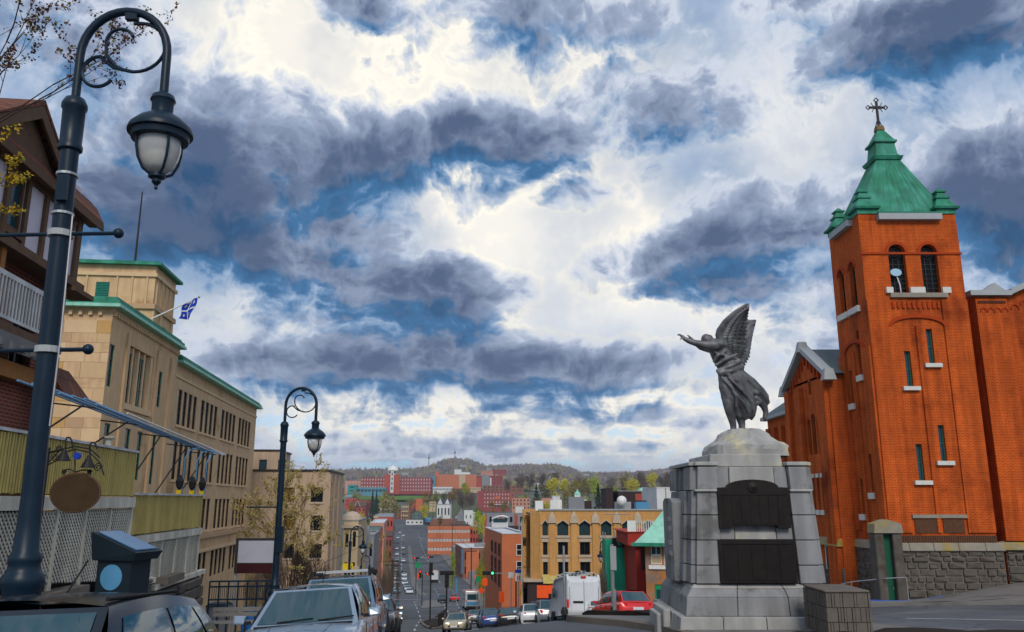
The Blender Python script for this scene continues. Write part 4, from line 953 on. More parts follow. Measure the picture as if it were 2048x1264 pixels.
def wing(nm, lead, tips, dy0, dyt, rows, lab):
    """lead: points of the leading edge (root to tip); tips: matching trailing-edge points; both in crop pixels"""
    def curve(pts, t):
        f = t*(len(pts)-1); i = min(int(f), len(pts)-2); f -= i
        return [pts[i][j]+(pts[i+1][j]-pts[i][j])*f for j in range(2)]
    pts = [sp(*curve(lead, k/10), dy0+(dyt-dy0)*k/10) for k in range(11)]
    w = B().tube(pts, [.13-.085*k/10 for k in range(11)], 10).obj(nm, m_bronze, ST, True); w['label'] = lab
    MB().grid(lambda s_, t_: tuple(sp(*[a_+(b_-a_)*s_*.86 for a_, b_ in zip(curve(lead, t_), curve(tips, t_))], dy0+(dyt-dy0)*t_+.02+.06*s_)), 8, 20).obj('wing_membrane', m_bronze, w, True)
    for ri, (frac, n, wid, lift) in enumerate(rows):
        for k in range(n):
            t = (k+.3)/n; a = sp(*curve(lead, t), dy0+(dyt-dy0)*t); e = sp(*curve(tips, t), dy0+(dyt-dy0)*t+.1)
            d = (e-a); L = d.length*frac; d.normalize(); yv = Vector((0, 1, 0)); zv = (yv-d*yv.dot(d)).normalized()*-1; yy = zv.cross(d)
            f = link('feather', FE[ri % 3], w); f.matrix_local = Matrix.Translation(a+zv*lift) @ Matrix((d, yy, zv)).transposed().to_4x4() @ Matrix.Diagonal((L, wid, 1, 1))
wing('wing', [(440, 400), (415, 320), (470, 230), (550, 150), (645, 85)], [(600, 560), (640, 470), (642, 330), (650, 210), (655, 110)], -.10, -.62, [(1.0, 15, 1.35, 0), (.74, 14, 1.15, .02), (.50, 16, .9, .04), (.28, 18, .7, .06)], 'larger near wing held high')
wing('wing', [(470, 430), (520, 350), (590, 270), (650, 230), (702, 222)], [(630, 600), (668, 530), (680, 420), (692, 320), (706, 235)], .30, .75, [(1.0, 13, 1.25, 0), (.7, 12, 1.05, .02), (.42, 12, .8, .04)], 'far wing partly hidden behind the other')

# ------------------------------------------------------------------ paver planter in the soil bed
pl = thing('paver_planter', 'squat square stack of grey brown ribbed paving blocks beside the memorial', 'planter', (0, 0, 0))
zpl = H(7.5, 17.1)+.15; px0, px1, py0, py1 = xp(1655, 1240, 16.8), xp(1742, 1240, 16.8), 16.8, 18.0
rows_ = [zpl+.0+k*.30 for k in range(4)]
scl = (zp(1186, 16.8)-zpl+.0)/.9; m_paver = mat('paver', (.135, .115, .098), .9, .2, 4, .4, 25)
pm = [B().box(.006, w-.006, .0, .16, .006, .30*scl-.006).mesh('paver', m_paver) for w in (.055, .11, .22)]
rr = random.Random(3)
for rw in range(3):
    z = zpl+rw*.30*scl
    for org, ang, ln in (((px0, py0, z), 0, px1-px0), ((px0, py1, z), -math.pi/2, py1-py0), ((px1, py0, z), math.pi/2, py1-py0), ((px1, py1, z), math.pi, px1-px0)):
        x = 0.0 if ang in (0, math.pi) else .165
        end = ln-.0 if ang in (0, math.pi) else ln-.165
        while x < end-.02:
            k = rr.choice((0, 0, 0, 1, 1, 2)); w = (.055, .11, .22)[k]
            if x+w > end: k, w = 0, .055
            dd = rr.uniform(-.01, .01); q_ = rotpt((x, dd), ang); link('paver', pm[k], pl, (org[0]+q_[0], org[1]+q_[1], z), (0, 0, ang)); x += w
bevel(B().box(px0+.1, px1-.1, py0+.1, py1-.1, zpl-.3, zpl+.89*scl).obj('core', m_paver, pl), .01)
bevel(B().box(px0-.02, px1+.02, py0-.02, py1+.02, zpl+.9*scl+.003, zpl+.9*scl+.05).obj('top_slab', m_paver, pl), .015)
# ------------------------------------------------------------------ sandstone post-office block on the left
TH = R(6.65); AV = Vector((-math.sin(TH), math.cos(TH))); NV = Vector((math.cos(TH), math.sin(TH)))
def loc_on(C, s, w, z): q = Vector(C)+AV*s+NV*w; return Vector((q.x, q.y, z))
PO = thing('sandstone_office', 'long tan sandstone office block with green copper cornices and narrow grouped windows', 'building', (-22.6, 45, 0), TH)
W90 = math.pi/2
def po_cornice(x0, y0, x1, y1, z, nm='copper_cornice'):
    o = B().box(x0, x1, y0, y1, z, z+.18).obj(nm, m_copper_l, PO)
    B().box(x0+.12, x1-.12, y0+.12, y1-.12, z+.183, z+.42).obj('copper_band', m_copper, PO); B().box(x0+.3, x1-.3, y0+.3, y1-.3, z+.423, z+.62).obj('copper_roof_edge', m_copper, PO)
    return o
L1, ZT1, L2, ZT2, ZG = 13.2, 10.6, 45.0, 9.75, -14.0
# street front, first part
slit_ops = [(.1, .85, 6.2, 8.6), (9.2, 9.95, 6.05, 8.45), (.6, 1.5, 1.0, 4.2), (4.0, 4.9, 1.2, 4.2), (6.2, 7.1, 1.2, 4.2), (9.0, 9.9, 1.0, 4.2)]
bay_op = (3.0, 7.9, 5.6, 9.1)
w1 = wall_mesh(L1-.003, ZG, ZT1, slit_ops+[bay_op], .35)
face_obj(PO, 'street_wall', w1, m_sand, (0, 0, 0), W90)
for r in slit_ops: win(PO, (0, 0, 0), W90, r[0], r[2], r[1]-r[0], r[3]-r[2], .10, m_glass_dk, m_copper_d, .06, (0, 2))
face_obj(PO, 'bay_back', B().box(bay_op[0], bay_op[1], .35, .45, bay_op[2], bay_op[3]), m_sand, (0, 0, 0), W90)
for k in range(5):
    x = bay_op[0]+.02+k*(bay_op[1]-bay_op[0]-.5)/4; face_obj(PO, 'mullion', B().box(x, x+.38 if k in (0, 4) else x+.24, .02+.08*(k not in (0, 4)), .34, bay_op[2], bay_op[3]-.02), m_sand_l[0], (0, 0, 0), W90)
for k in (0, 2):
    x = bay_op[0]+.5+k*1.13; win(PO, (0, 0, 0), W90, x, bay_op[2]+.1, 1.05, 3.0, .18, m_glass_dk, m_copper_d, .06, (0, 2))
face_obj(PO, 'bay_sill', B().box(bay_op[0]-.15, bay_op[1]+.15, -.12, .05, bay_op[2]-.35, bay_op[2]-.003), m_sand_l[0], (0, 0, 0), W90)
for x in (2.5, 8.4, 11.4): face_obj(PO, 'pilaster', B().box(x, x+.42, -.14, .003, ZG, ZT1-.9), m_sand_l[1], (0, 0, 0), W90)
nd = 34
dent = shared('po_dent', lambda: MB().box(0, .2, -.16, 0, 0, .22).mesh('dentil', m_sand_l[0]))
for k in range(nd): q_ = rotpt((.1+k*L1/nd, 0), W90); link('dentil', dent, PO, (q_[0], q_[1], ZT1-.42), (0, 0, W90))
face_obj(PO, 'string_course', B().box(.0, L1-.01, -.10, .002, ZT1-.19, ZT1-.002), m_sand_l[0], (0, 0, 0), W90)
# end wall that faces us, blocks laid singly in tones of tan
EW = 16.0
face_obj(PO, 'end_wall', wall_mesh(EW, ZG, ZT1, []), m_sand, (-EW, .012, 0), 0)
rb = random.Random(4); z = -4.0
while z < ZT1-.75:
    h = rb.choice((.55, .75, .9)); x = EW-4.6
    if z+h > ZT1-.7: h = ZT1-.7-z
    while x < EW-.01:
        w = min(rb.uniform(.8, 1.9), EW-x); w = EW-x if EW-x-w < .4 else w
        face_obj(PO, 'sandstone_block', B().box(x+.008, x+w-.008, -.02-.012*rb.random(), .03, z+.008, z+h-.008), rb.choice(m_sand_l[:1]*2+m_sand_l+[m_sand]*2), (-EW, 0, 0), 0); x += w
    z += h
for k in range(30): link('dentil', dent, PO, (-EW+EW*k/30+11, 0, ZT1-.42)) if -EW+EW*k/30+11 < -.2 else None
po_cornice(-EW, -.55, .55, L1, ZT1)
# second part: four bays of four windows, three storeys and a basement row
bays = [(15.0, 20.3), (21.6, 27.3), (28.9, 34.8), (36.3, 42.2)]; rowsz = [(5.4, 8.0), (1.45, 4.2), (-2.45, .1)]
ops2 = []
for b0, b1 in bays:
    n = 4; w = (b1-b0+.34)/n
    for k in range(n):
        for z0, z1 in rowsz: ops2.append((b0-L1+k*w, b0-L1+k*w+w-.34, z0, z1))
    for k in range(n): ops2.append((b0-L1+k*w+.05, b0-L1+k*w+w-.40, -6.5, -4.3))
O2 = (-.25, L1, 0)
face_obj(PO, 'street_wall', wall_mesh(L2-L1, ZG, ZT2, ops2, .40), m_sand, O2, W90)
for r in ops2: win(PO, O2, W90, r[0], r[2], r[1]-r[0], r[3]-r[2], .13, m_glass_dk, m_frame_dk, .05, (0, 2))
for b0, b1 in bays:
    for z0, z1 in rowsz: face_obj(PO, 'sill', B().box(b0-L1-.15, b1-L1+.15, -.10, .0, z0-.18, z0-.004), m_sand_l[0], O2, W90)
face_obj(PO, 'base_ledge', B().box(0, L2-L1, -.30, .0, -3.1, -2.75), m_sand_l[3], O2, W90); face_obj(PO, 'base_ledge', B().box(0, L2-L1, -.22, .0, -4.2, -3.95), m_sand_l[0], O2, W90)
face_obj(PO, 'string_course', B().box(0, L2-L1, -.08, .0, 8.75, 8.95), m_sand_l[0], O2, W90)
face_obj(PO, 'far_wall', wall_mesh(EW, ZG, ZT2, []), m_sand, (-.25, L2, 0), math.pi)
po_cornice(-EW, L1+.3, .35, L2+.3, ZT2)
B().box(-EW, -.3, .3, L1, ZT1-.1, ZT1+.02).obj('roof', m_trimgrey, PO); B().box(-EW, -.6, L1+.1, L2-.1, ZT2-.1, ZT2+.02).obj('roof', m_trimgrey, PO)
# tower block rising behind the cornice
TN = 10.2; tx1 = -1.15; zt2 = 16.0
tw = [(-3.9, -3.0, 13.55, 14.75), (-8.2, -7.3, 13.55, 14.75)]
face_obj(PO, 'tower_front', wall_mesh(14, ZT1-2, zt2, [(14+a, 14+b_, c, d) for a, b_, c, d in tw]+[(14-2.6, 14-1.9, 11.6, 12.5)], .2), m_sand, (tx1-14, TN, 0), 0)
for a, b_, c, d in tw:
    lv = B().box(a, b_, .08, .12, c, d).obj('louvre', m_tgreen, PO); lv.location = (tx1, TN, 0); sl_ = MB()
    for k in range(10): sl_.box(a+.03, b_-.03, .02, .078, c+.04+k*.117, c+.10+k*.117)
    sl_.obj('louvre_slat', m_tgreen, lv)
win(PO, (tx1-14, TN, 0), 0, 14-2.6, 11.6, .7, .9, .15, m_glass_dk, m_frame_dk)
face_obj(PO, 'tower_side', wall_mesh(4.8, ZT1-2, zt2, [(2.6, 3.3, 9.0, 12.2)], .25), m_sand, (tx1, TN, 0), W90)
win(PO, (tx1, TN, 0), W90, 2.6, 9.0, .7, 3.2, .2, m_glass_dk, m_frame_dk, .05, (0, 3))
for y in (.0, 1.6, 4.3): face_obj(PO, 'pilaster', B().box(y, y+.35, -.12, 0, ZT1-1, 13.0), m_sand_l[1], (tx1, TN, 0), W90)
face_obj(PO, 'tower_back', wall_mesh(14, ZT1-2, zt2, []), m_sand, (tx1, TN+4.8, 0), math.pi)
B().box(tx1-14, tx1+.18, TN-.18, TN+5.0, 12.9, 13.25).obj('string_course', m_sand_l[3], PO)
for k in range(12):
    x = tx1-.5-k*1.0
    if any(a-.1 < x-tx1 < b_+.1 for a, b_, *_ in tw): continue
    B().box(x-.06, x+.06, TN-.10, TN, 13.255, 15.2).obj('stone_rib', m_sand_l[1], PO)
for k in range(5): B().box(tx1, tx1+.10, TN+.35+k, TN+.47+k, 13.255, 15.2).obj('stone_rib', m_sand_l[1], PO)
B().box(tx1-14, tx1+.15, TN-.15, TN+4.95, 15.2, 15.45).obj('string_course', m_sand_l[0], PO)
B().box(tx1-14, tx1+.4, TN-.4, TN+5.2, zt2, zt2+.2).obj('copper_cornice', m_copper, PO); B().box(tx1-14, tx1+.1, TN-.1, TN+4.9, zt2+.203, zt2+.33).obj('copper_roof_edge', m_copper_d, PO)
an = B(); an.tube([(tx1-2.0, TN+1.5, zt2+.2), (tx1-2.0, TN+1.5, zt2+6.0)], [.09, .05], 8); o = an.obj('roof_mast', m_iron, PO)
# flag on a slanted staff
fl = thing('flag', 'blue and white flag on a slanted staff jutting from the sandstone block', 'flag', loc_on((-22.6, 45), 8.0, -.5, 0))
p0 = P(302, 638, 52.3)-Vector(fl.location); p1 = P(398, 594, 53.5)-Vector(fl.location)
B().tube([p0, p1], .05, 8).obj('staff', m_sill, fl); B().ellip(p1, (.09, .09, .09)).obj('finial', m_steel, fl)
def flagpt(s, t, e=0.0):                                 # s down the staff, t along the drop
    a = p1+(p0-p1)*(.03+s*.28); return a+Vector((-.25*t+.10*math.sin(5*t+4*s), -.22*math.sin(6*s+2*t)-e, -1.45*t*(1-.25*s)+.0))
B().grid(lambda s, t: flagpt(s, t), 14, 16).obj('cloth', m_flagblue, fl, True)
def patch(s0, s1, t0, t1): return B().grid(lambda s, t: flagpt(s0+(s1-s0)*s, t0+(t1-t0)*t, .018), 8, 8)
patch(.45, .55, 0, 1).obj('cross_bar', m_white, fl, True); patch(0, 1, .45, .54).obj('cross_bar', m_white, fl, True)
for s in (.2, .8):
    for t in (.2, .78):
        patch(s-.03, s+.03, t-.09, t+.08).obj('fleur_de_lis', m_white, fl, True); patch(s-.08, s+.08, t-.015, t+.015).obj('fleur_de_lis', m_white, fl, True)

# ------------------------------------------------------------------ beige stucco block further down
BB = thing('stucco_block', 'plain beige stucco block with few square windows beyond the sandstone office', 'building', (-20.9, 95, 0), R(5))
def xloc(u, v, D=95.0): return xp(u, v, D)+20.9
zT = zp(943, 95); wins = [(569, 591, 975, 1004), (623, 647, 975, 1004), (570, 592, 1031, 1060), (622, 646, 1031, 1061), (620, 644, 1088, 1116), (570, 590, 1088, 1116)]
BW = 18.0; op = []
for u0, u1, v0, v1 in wins: x0, x1 = xloc(u0, v0), xloc(u1, v0); op.append((BW+x0, BW+x1, zp(v1, 95), zp(v0, 95)))
face_obj(BB, 'front_wall', wall_mesh(BW, -18, zT, op, .25), m_beige, (-BW, 0, 0), 0)
m_glass_w = mat('amber_window_glass', (.16, .09, .02), .12, .3, 1.5)
for k, r in enumerate(op): win(BB, (-BW, 0, 0), 0, r[0], r[2], r[1]-r[0], r[3]-r[2], .2, m_glass_w if k in (0, 2) else m_glass_dk, m_frame_dk, .09, (1, 0), (.2, .1, .12), m_paleband)
so2 = [(2+4*k, 3.2+4*k, z0, z0+1.7) for k in range(3) for z0 in (.3, -3.0, -6.3)]
face_obj(BB, 'street_wall', wall_mesh(14, -18, zT, so2, .25), m_beige, (0, 0, 0), W90)
for r in so2: win(BB, (0, 0, 0), W90, r[0], r[2], r[1]-r[0], r[3]-r[2], .2, m_glass_dk, m_frame_dk, .08, (0, 1))
for k in range(3): face_obj(BB, 'pilaster', B().box(.1+4.2*k, .7+4.2*k, -.2, 0, -18, zT-.3), m_beige, (0, 0, 0), W90)
B().box(-BW-.1, .15, -.12, 14.1, zT, zT+.22).obj('parapet_cap', m_frame_dk, BB)
ur = zp(903, 99)
uo = [(BW-6.2+xx, BW-5.3+xx, zT+.15, zT+1.5) for xx in (-.6, 1.6)]
o = face_obj(BB, 'upper_wall', wall_mesh(BW-4.6, zT-1, ur, uo, .2), m_beige, (-BW-2, 4, 0), 0)
for r in uo: win(BB, (-BW-2, 4, 0), 0, r[0], r[2], .9, 1.35, .15, m_glass_bl, m_frame_dk, .07)
face_obj(BB, 'upper_side', wall_mesh(8, zT-1, ur, []), m_beige, (-6.6, 4, 0), W90)
B().box(-BW-2, -6.45, 3.9, 12, ur, ur+.2).obj('parapet_cap', m_frame_dk, BB)
B().box(-BW+2, -11.5, 6, 10, ur+.2, ur+1.4).obj('roof_hut', m_beige, BB); B().box(-BW+1.9, -11.4, 5.9, 10.1, ur+1.4, ur+1.55).obj('roof_hut_cap', m_frame_dk, BB)
for k, x in enumerate((-14.6, -13.2)): B().lathe([(.25, 0), (.25, .7), (.4, .8), (.1, 1.1)], (x, 8, ur+1.55), 10).obj('roof_vent', m_steel, BB)
B().box(-12.2, -11.2, -.12, -.02, zp(1032, 95), zp(1026, 95)).obj('vent_box', m_frame_dk, BB)

# ------------------------------------------------------------------ half-timbered house at the left edge
HC = (-9.9, 17.5)
HO = thing('timbered_house', 'half timbered brick house with rust shingle roof and white balcony rail', 'house', (HC[0], HC[1], 0), TH)
def hbox(y0, y1, x0, x1, z0, z1, nm, m_): return B().box(x0, x1, y0, y1, z0, z1).obj(nm, m_, HO)
BY = -9.0
face_obj(HO, 'brick_wall', wall_mesh(-BY, -3.9, 4.6, [(5.2, 6.2, 2.4, 4.1, .5), (6.9, 7.8, 2.4, 4.1, .5), (5.2, 6.4, -.2, 1.9, .4), (2.0, 3.0, 2.4, 4.1, .5)], .25), m_hbrick, (0, BY, 0), W90)
for x, z, w, h in ((5.2, 2.4, 1.0, 1.7), (6.9, 2.4, .9, 1.7), (5.2, -.2, 1.2, 2.1), (2.0, 2.4, 1.0, 1.7)): win(HO, (0, BY, 0), W90, x, z, w, h, .15, m_glass_dk, m_frame_dk, .07, (1, 1))
uw = [(5.82, 6.45, 5.0, 6.05)]
face_obj(HO, 'stucco_wall', wall_mesh(-BY, 4.603, 6.9, uw, .2), m_stucco, (.10, BY, 0), W90)
win(HO, (.10, BY, 0), W90, 5.82, 5.0, .63, 1.05, .06, m_glass_bl, m_timber, .06, (0, 0))
face_obj(HO, 'end_wall', wall_mesh(9, -3.9, 6.9, []), m_hbrick, (.0, .0, 0), math.pi)
face_obj(HO, 'near_wall', wall_mesh(9, -3.9, 6.9, []), m_hbrick, (-9, BY, 0), 0)
for y0, y1, z0, z1 in ((BY, .12, 4.52, 4.80), (BY, .12, 6.1, 6.32), (-3.32, -3.18, 4.8, 6.1), (-2.55, -2.42, 4.8, 6.1), (-1.75, -1.61, 4.8, 6.1), (-.95, -.8, 4.8, 6.1), (-.12, .1, 4.8, 6.1), (-4.6, -4.45, 4.8, 6.1), (-3.18, -2.55, 4.86, 4.98), (-3.18, -2.55, 6.07, 6.1)):
    hbox(y0, y1, .105, .17, z0, z1, 'timber', m_timber)
bt = B(); bt.hexa([(.105, -1.08, 4.82), (.155, -1.08, 4.82), (.155, -.92, 4.82), (.105, -.92, 4.82)], [(.105, -.3, 6.08), (.155, -.3, 6.08), (.155, -.14, 6.08), (.105, -.14, 6.08)]); bt.obj('timber_brace', m_timber, HO)
# main roof: shingle courses laid as separate strips of tabs
m_sh = mat('rust_shingles', (.17, .062, .035), .9, .25, 6, .4, brick=(.22, .5, .012, (.11, .045, .032), (.04, .02, .015)))
for k in range(16):
    z0 = 6.30+k*.155; x0 = .62-k*.155*1.15
    B().hexa([(x0, BY-.4, z0), (x0, .62, z0), (x0-.24, .62, z0+.2), (x0-.24, BY-.4, z0+.2)], [(x0+.02, BY-.4, z0+.035), (x0+.02, .62, z0+.035), (x0-.22, .62, z0+.235), (x0-.22, BY-.4, z0+.235)]).obj('shingle_course', m_shingle[k % 3], HO)
B().hexa([(.55, BY-.4, 6.14), (.64, BY-.4, 6.14), (.64, .64, 6.14), (.55, .64, 6.14)], [(.55, BY-.4, 6.32), (.64, BY-.4, 6.32), (.64, .64, 6.32), (.55, .64, 6.32)]).obj('fascia', m_timber, HO)
B().box(.1, .548, BY, .6, 6.2, 6.235).obj('soffit', m_timber, HO)
B().hexa([(.66, .625, 6.12), (.66, .70, 6.12), (.58, .70, 6.34), (.58, .625, 6.34)], [(-2.2, .625, 8.6), (-2.2, .70, 8.6), (-2.2, .70, 8.85), (-2.2, .625, 8.85)]).obj('bargeboard', m_timber, HO)
# cross gable over the window
gy, gz, gh = -3.15, 6.25, 1.0
for s, nm in ((-1, 'bargeboard'), (1, 'bargeboard')):
    a, c = gy+s*1.55, gy
    B().hexa([(.80, a, gz-.05), (.92, a, gz-.05), (.92, a+.001, gz+.22), (.80, a+.001, gz+.22)], [(.80, c, gz+gh-.10), (.92, c, gz+gh-.10), (.92, c, gz+gh+.17), (.80, c, gz+gh+.17)]).obj(nm, m_timber, HO)
    B().hexa([(.95, a-.1*s*-1, gz+.18), (.95, c, gz+gh+.18), (-2.5, c, gz+gh+.18), (-2.5, a, gz+.18)], [(.95, a, gz+.28), (.95, c, gz+gh+.28), (-2.5, c, gz+gh+.28), (-2.5, a, gz+.28)]).obj('gable_roof', m_sh, HO)
B().add([(.5, gy-1.4, gz), (.5, gy+1.4, gz), (.5, gy, gz+gh)], [(0, 1, 2)]).obj('gable_panel', m_timber, HO)
# porch: balcony with balusters, brackets, orange posts, small roofs
hbox(BY, -1.35, .2, 1.0, 2.86, 3.06, 'balcony_floor', m_timber); hbox(BY, -1.35, .98, 1.06, 2.6, 2.9, 'balcony_fascia', m_grey_wood)
for z0, z1 in ((3.12, 3.18), (3.86, 3.95)): hbox(BY, -1.42, .90, .98, z0, z1, 'rail', m_offwhite)
bl_ = B().box(-.018, .018, -.018, .018, 3.18, 3.86).mesh('baluster', m_offwhite)
for k in range(44): link('baluster', bl_, HO, (.94, -1.55-.125*k, 0))
hbox(-1.50, -1.36, .87, 1.01, 3.06, 4.05, 'newel_post', m_offwhite)
for y in (-1.30, -3.9, -6.5): hbox(y, y+.20, .72, .90, -.2, 2.84, 'porch_post', m_timber_o); hbox(y+.02, y+.18, .75, .88, 3.06, 4.5, 'upper_post', m_timber_o)
hbox(BY, -.6, .15, 1.15, 4.35, 4.50, 'upper_eaves', m_timber); hbox(-1.2, -.2, .2, 1.3, 4.25, 4.348, 'eaves_bracket', m_timber)
for k in range(12): hbox(-1.7-.42*k, -1.58-.42*k, 1.06, 1.22, 2.62, 2.76, 'bracket', m_grey_wood)
B().hexa([(.2, -1.0, 2.15), (1.45, -1.0, 2.0), (1.45, .35, 2.0), (.2, .35, 2.15)], [(.2, -1.0, 2.75), (1.0, -1.0, 2.25), (1.0, .2, 2.25), (.2, .2, 2.75)]).obj('porch_roof', m_sh, HO)
hbox(BY, -1.0, .16, .5, 2.2, 2.5, 'porch_beam', m_timber_o)
hbox(-.95, -.80, .45, .55, -.2, 2.1, 'downpipe', m_offwhite)

for ch in HO.children:                                   # keep the projections shallow
    if abs(ch.rotation_euler.z) > 1e-6: continue
    if ch.data.users > 1: ch.location.x = .2+(ch.location.x-.2)*.45; continue
    for v in ch.data.vertices:
        if v.co.x > .2: v.co.x = .2+(v.co.x-.2)*.45

# ------------------------------------------------------------------ raised terrace with yellow slat rails
DC = (-8.6, 19.5)
DK = thing('raised_terrace', 'raised terrace with yellow slatted rails above white lattice and a low stone wall', 'terrace', (DC[0], DC[1], 0), TH)
def dbox(y0, y1, x0, x1, z0, z1, nm, m_): return B().box(x0, x1, y0, y1, z0, z1).obj(nm, m_, DK)
m_gap_shade = mat('slat_gap_shade', (.16, .105, .02), .8, .2, 3)  # dark colour paints shade into the gaps between the yellow slats
def slat_rail(y0, y1, z0, z1, seed):
    r2 = random.Random(seed); pitch = .098; y = y0
    me_ = B().prism([(-.031, 0), (.031, 0), (.022, .055), (-.022, .055)], 'z', z0, z1).mesh('slat', m_yellow)
    while y < y1:
        o = link('slat', me_, DK, (0, y, r2.uniform(-.012, .012)), (r2.uniform(-.008, .008), 0, math.pi/2*-1)); y += pitch
    dbox(y0-.05, y1, -.06, -.004, z0-.02, z1-.02, 'slat_backing', m_gap_shade)
    dbox(y0-.05, y1, -.07, .09, z1+.012, z1+.06, 'hand_rail', m_offwhite)
slat_rail(-8.6, -.9, .10, 1.02, 1); slat_rail(-.72, 5.35, -.76, .10, 2)
dbox(-9.2, -.85, -.12, .10, -.16, .06, 'deck_edge', m_lattice); dbox(-.8, 5.4, -.12, .08, -.98, -.80, 'deck_edge', m_lattice)
dbox(-9.2, -.8, -1.6, -.12, -.05, .05, 'deck_floor', m_grey_wood); dbox(-.8, 5.4, -3.4, -.12, -.9, -.82, 'deck_floor', m_grey_wood)
def lattice(y0, y1, z0l, z0r, z1, nm='lattice_panel'):
    b = MB(); st = .12; h = z1-min(z0l, z0r); n = int((y1-y0+h)/st)+1
    zb = lambda y: z0l+(z0r-z0l)*(y-y0)/(y1-y0)
    for sgn, xo in ((1, 0.0), (-1, .012)):
        for k in range(n):
            a = y0-h+k*st if sgn == 1 else y0+k*st
            pts = []
            for t in range(2):
                pass
            # clip line y = a + sgn*(z-zmin) to the panel
            zmin = min(z0l, z0r); z_a, z_b = zmin, z1
            ya = lambda z: a+sgn*(z-zmin)
            lo, hi = (y0, y1)
            za_, zb_ = z_a, z_b
            if sgn == 1: za_ = max(za_, zmin+lo-a); zb_ = min(zb_, zmin+hi-a)
            else: za_ = max(za_, zmin-(hi-a)); zb_ = min(zb_, zmin-(lo-a))
            if za_ < zb(min(max(ya(za_), y0), y1)): za_ = zb(min(max(ya(za_), y0), y1))
            if zb_-za_ < .03: continue
            w = .019; p, q_ = (ya(za_), za_), (ya(zb_), zb_); nx = .7071*w
            b.hexa([(xo, p[0]-nx, p[1]+sgn*nx), (xo, p[0]+nx, p[1]-sgn*nx), (xo+.01, p[0]+nx, p[1]-sgn*nx), (xo+.01, p[0]-nx, p[1]+sgn*nx)], [(xo, q_[0]-nx, q_[1]+sgn*nx), (xo, q_[0]+nx, q_[1]-sgn*nx), (xo+.01, q_[0]+nx, q_[1]-sgn*nx), (xo+.01, q_[0]-nx, q_[1]+sgn*nx)])
    o = b.obj(nm, m_lattice, DK); o['kind'] = 'stuff'
for k in range(6):
    y0, y1 = -8.6+k*1.3, -8.6+(k+1)*1.3-.08; lattice(y0, min(y1, -.85), -1.1-.1*k, -1.2-.1*k, -.18)
    dbox(y1, y1+.08, -.03, .05, -1.4-.1*k, -.16, 'lattice_post', m_lattice)
for k in range(5):
    y0, y1 = -.70+k*1.2, -.70+(k+1)*1.2-.07; lattice(y0, y1, -1.75-.06*k, -1.8-.06*k, -1.0)
    dbox(y1, y1+.07, -.03, .05, -2.0-.06*k, -.98, 'lattice_post', m_lattice)
dbox(-9.2, 5.4, -.5, -.3, -3.6, -.2, 'black_shade_board', m_black)  # black board stands in for the shade under the terrace, behind the lattice
for k in range(3): dbox(-8.6+4.9*k, -3.75+4.9*k, -.05, .12, -1.62-.2*k-.12, -1.62-.2*k, 'bottom_rail', m_lattice)
r2 = random.Random(8)
for k in range(3):                                       # stepped rubble wall under the terrace
    ya, yb = -9.0+4.9*k, -4.15+4.9*k; ztop = -1.52-.30*k
    z = -4.4
    while z < ztop-.1:
        h = min(r2.uniform(.22, .36), ztop-z); y = ya
        while y < yb-.05:
            w = min(r2.uniform(.35, .8), yb-y); w = yb-y if yb-y-w < .2 else w
            bevel(dbox(y+.012, y+w-.012, -.1, .14+r2.uniform(0, .08), z+.012, z+h-.012, 'stone', m_stone2), .03); y += w
        z += h
    dbox(ya, yb, -.25, -.03, -4.4, ztop-.03, 'mortar_bed', m_kerb)
for k in range(4): dbox(-8.4+k*3.3, -8.4+k*3.3+1.5, -.05, .30, -1.55-.16*k, -1.38-.16*k, 'coping_stone', m_kerb)
# folded awning: bundle of blue tubes on slanting struts along the terrace
AW = thing('awning_frame', 'bundle of light blue awning tubes on thin struts above the yellow rails', 'awning', (DC[0], DC[1], 0), TH)
for k in range(7):
    z = 1.92-.03*k; x = -.25+.10*k; B().tube([(x, -6.2+.3*k, z+.02*(k % 3)), (x, 5.9-.15*k, z-.44+.01*k)], .022, 6).obj('tube', m_bluepipe, AW)
for k in range(3): B().tube([(.45-.02*k, -3+2.0*k, 1.72-.07*k), (.5, 5.8-.2*k, 1.36-.02*k)], .018, 6).obj('tube', m_white, AW)
for y in (-4.6, -2.2, .2, 2.6, 4.8):
    B().tube([(-.3, y-.9, .95 if y < 0 else .1), (.2, y, 1.75-.037*(y+6))], .018, 6).obj('strut', m_iron, AW); B().tube([(-.35, y, 1.78-.037*(y+6)), (.42, y, 1.70-.037*(y+6))], .015, 6).obj('cross_strut', m_iron, AW)
for y in (3.0, 4.3, 5.4):
    B().tube([(.05, y, .1), (.05, y, 1.1), (.10, y+.25, 1.35), (.3, y+.5, 1.42)], .022, 6).obj('post', m_bluepipe, AW)
for k, y in enumerate((3.0, 4.3, 5.4)):
    la_ = thing('wall_lantern', 'small dark lantern on a yellow bracket, %s along the lower rail' % ('first', 'second', 'third')[k], 'lantern', loc_on(DC, y-.2, .02, .1), TH, 'lanterns on the terrace rail')
    B().box(-.06, .06, -.06, .06, 0, .16).obj('bracket', m_signyel, la_); B().lathe([(.03, .16), (.09, .26), (.11, .40), (.06, .5), (.02, .56)], (0, 0, 0), 8).obj('cage', m_iron, la_)
B().lathe([(.0, 0), (.07, 0), (.06, .12), (.12, .16), (.12, .2), (0, .21)], (0, 0, 0), 10).obj('rail_cap', m_lattice, DK).location = (.0, -2.6, 1.08)

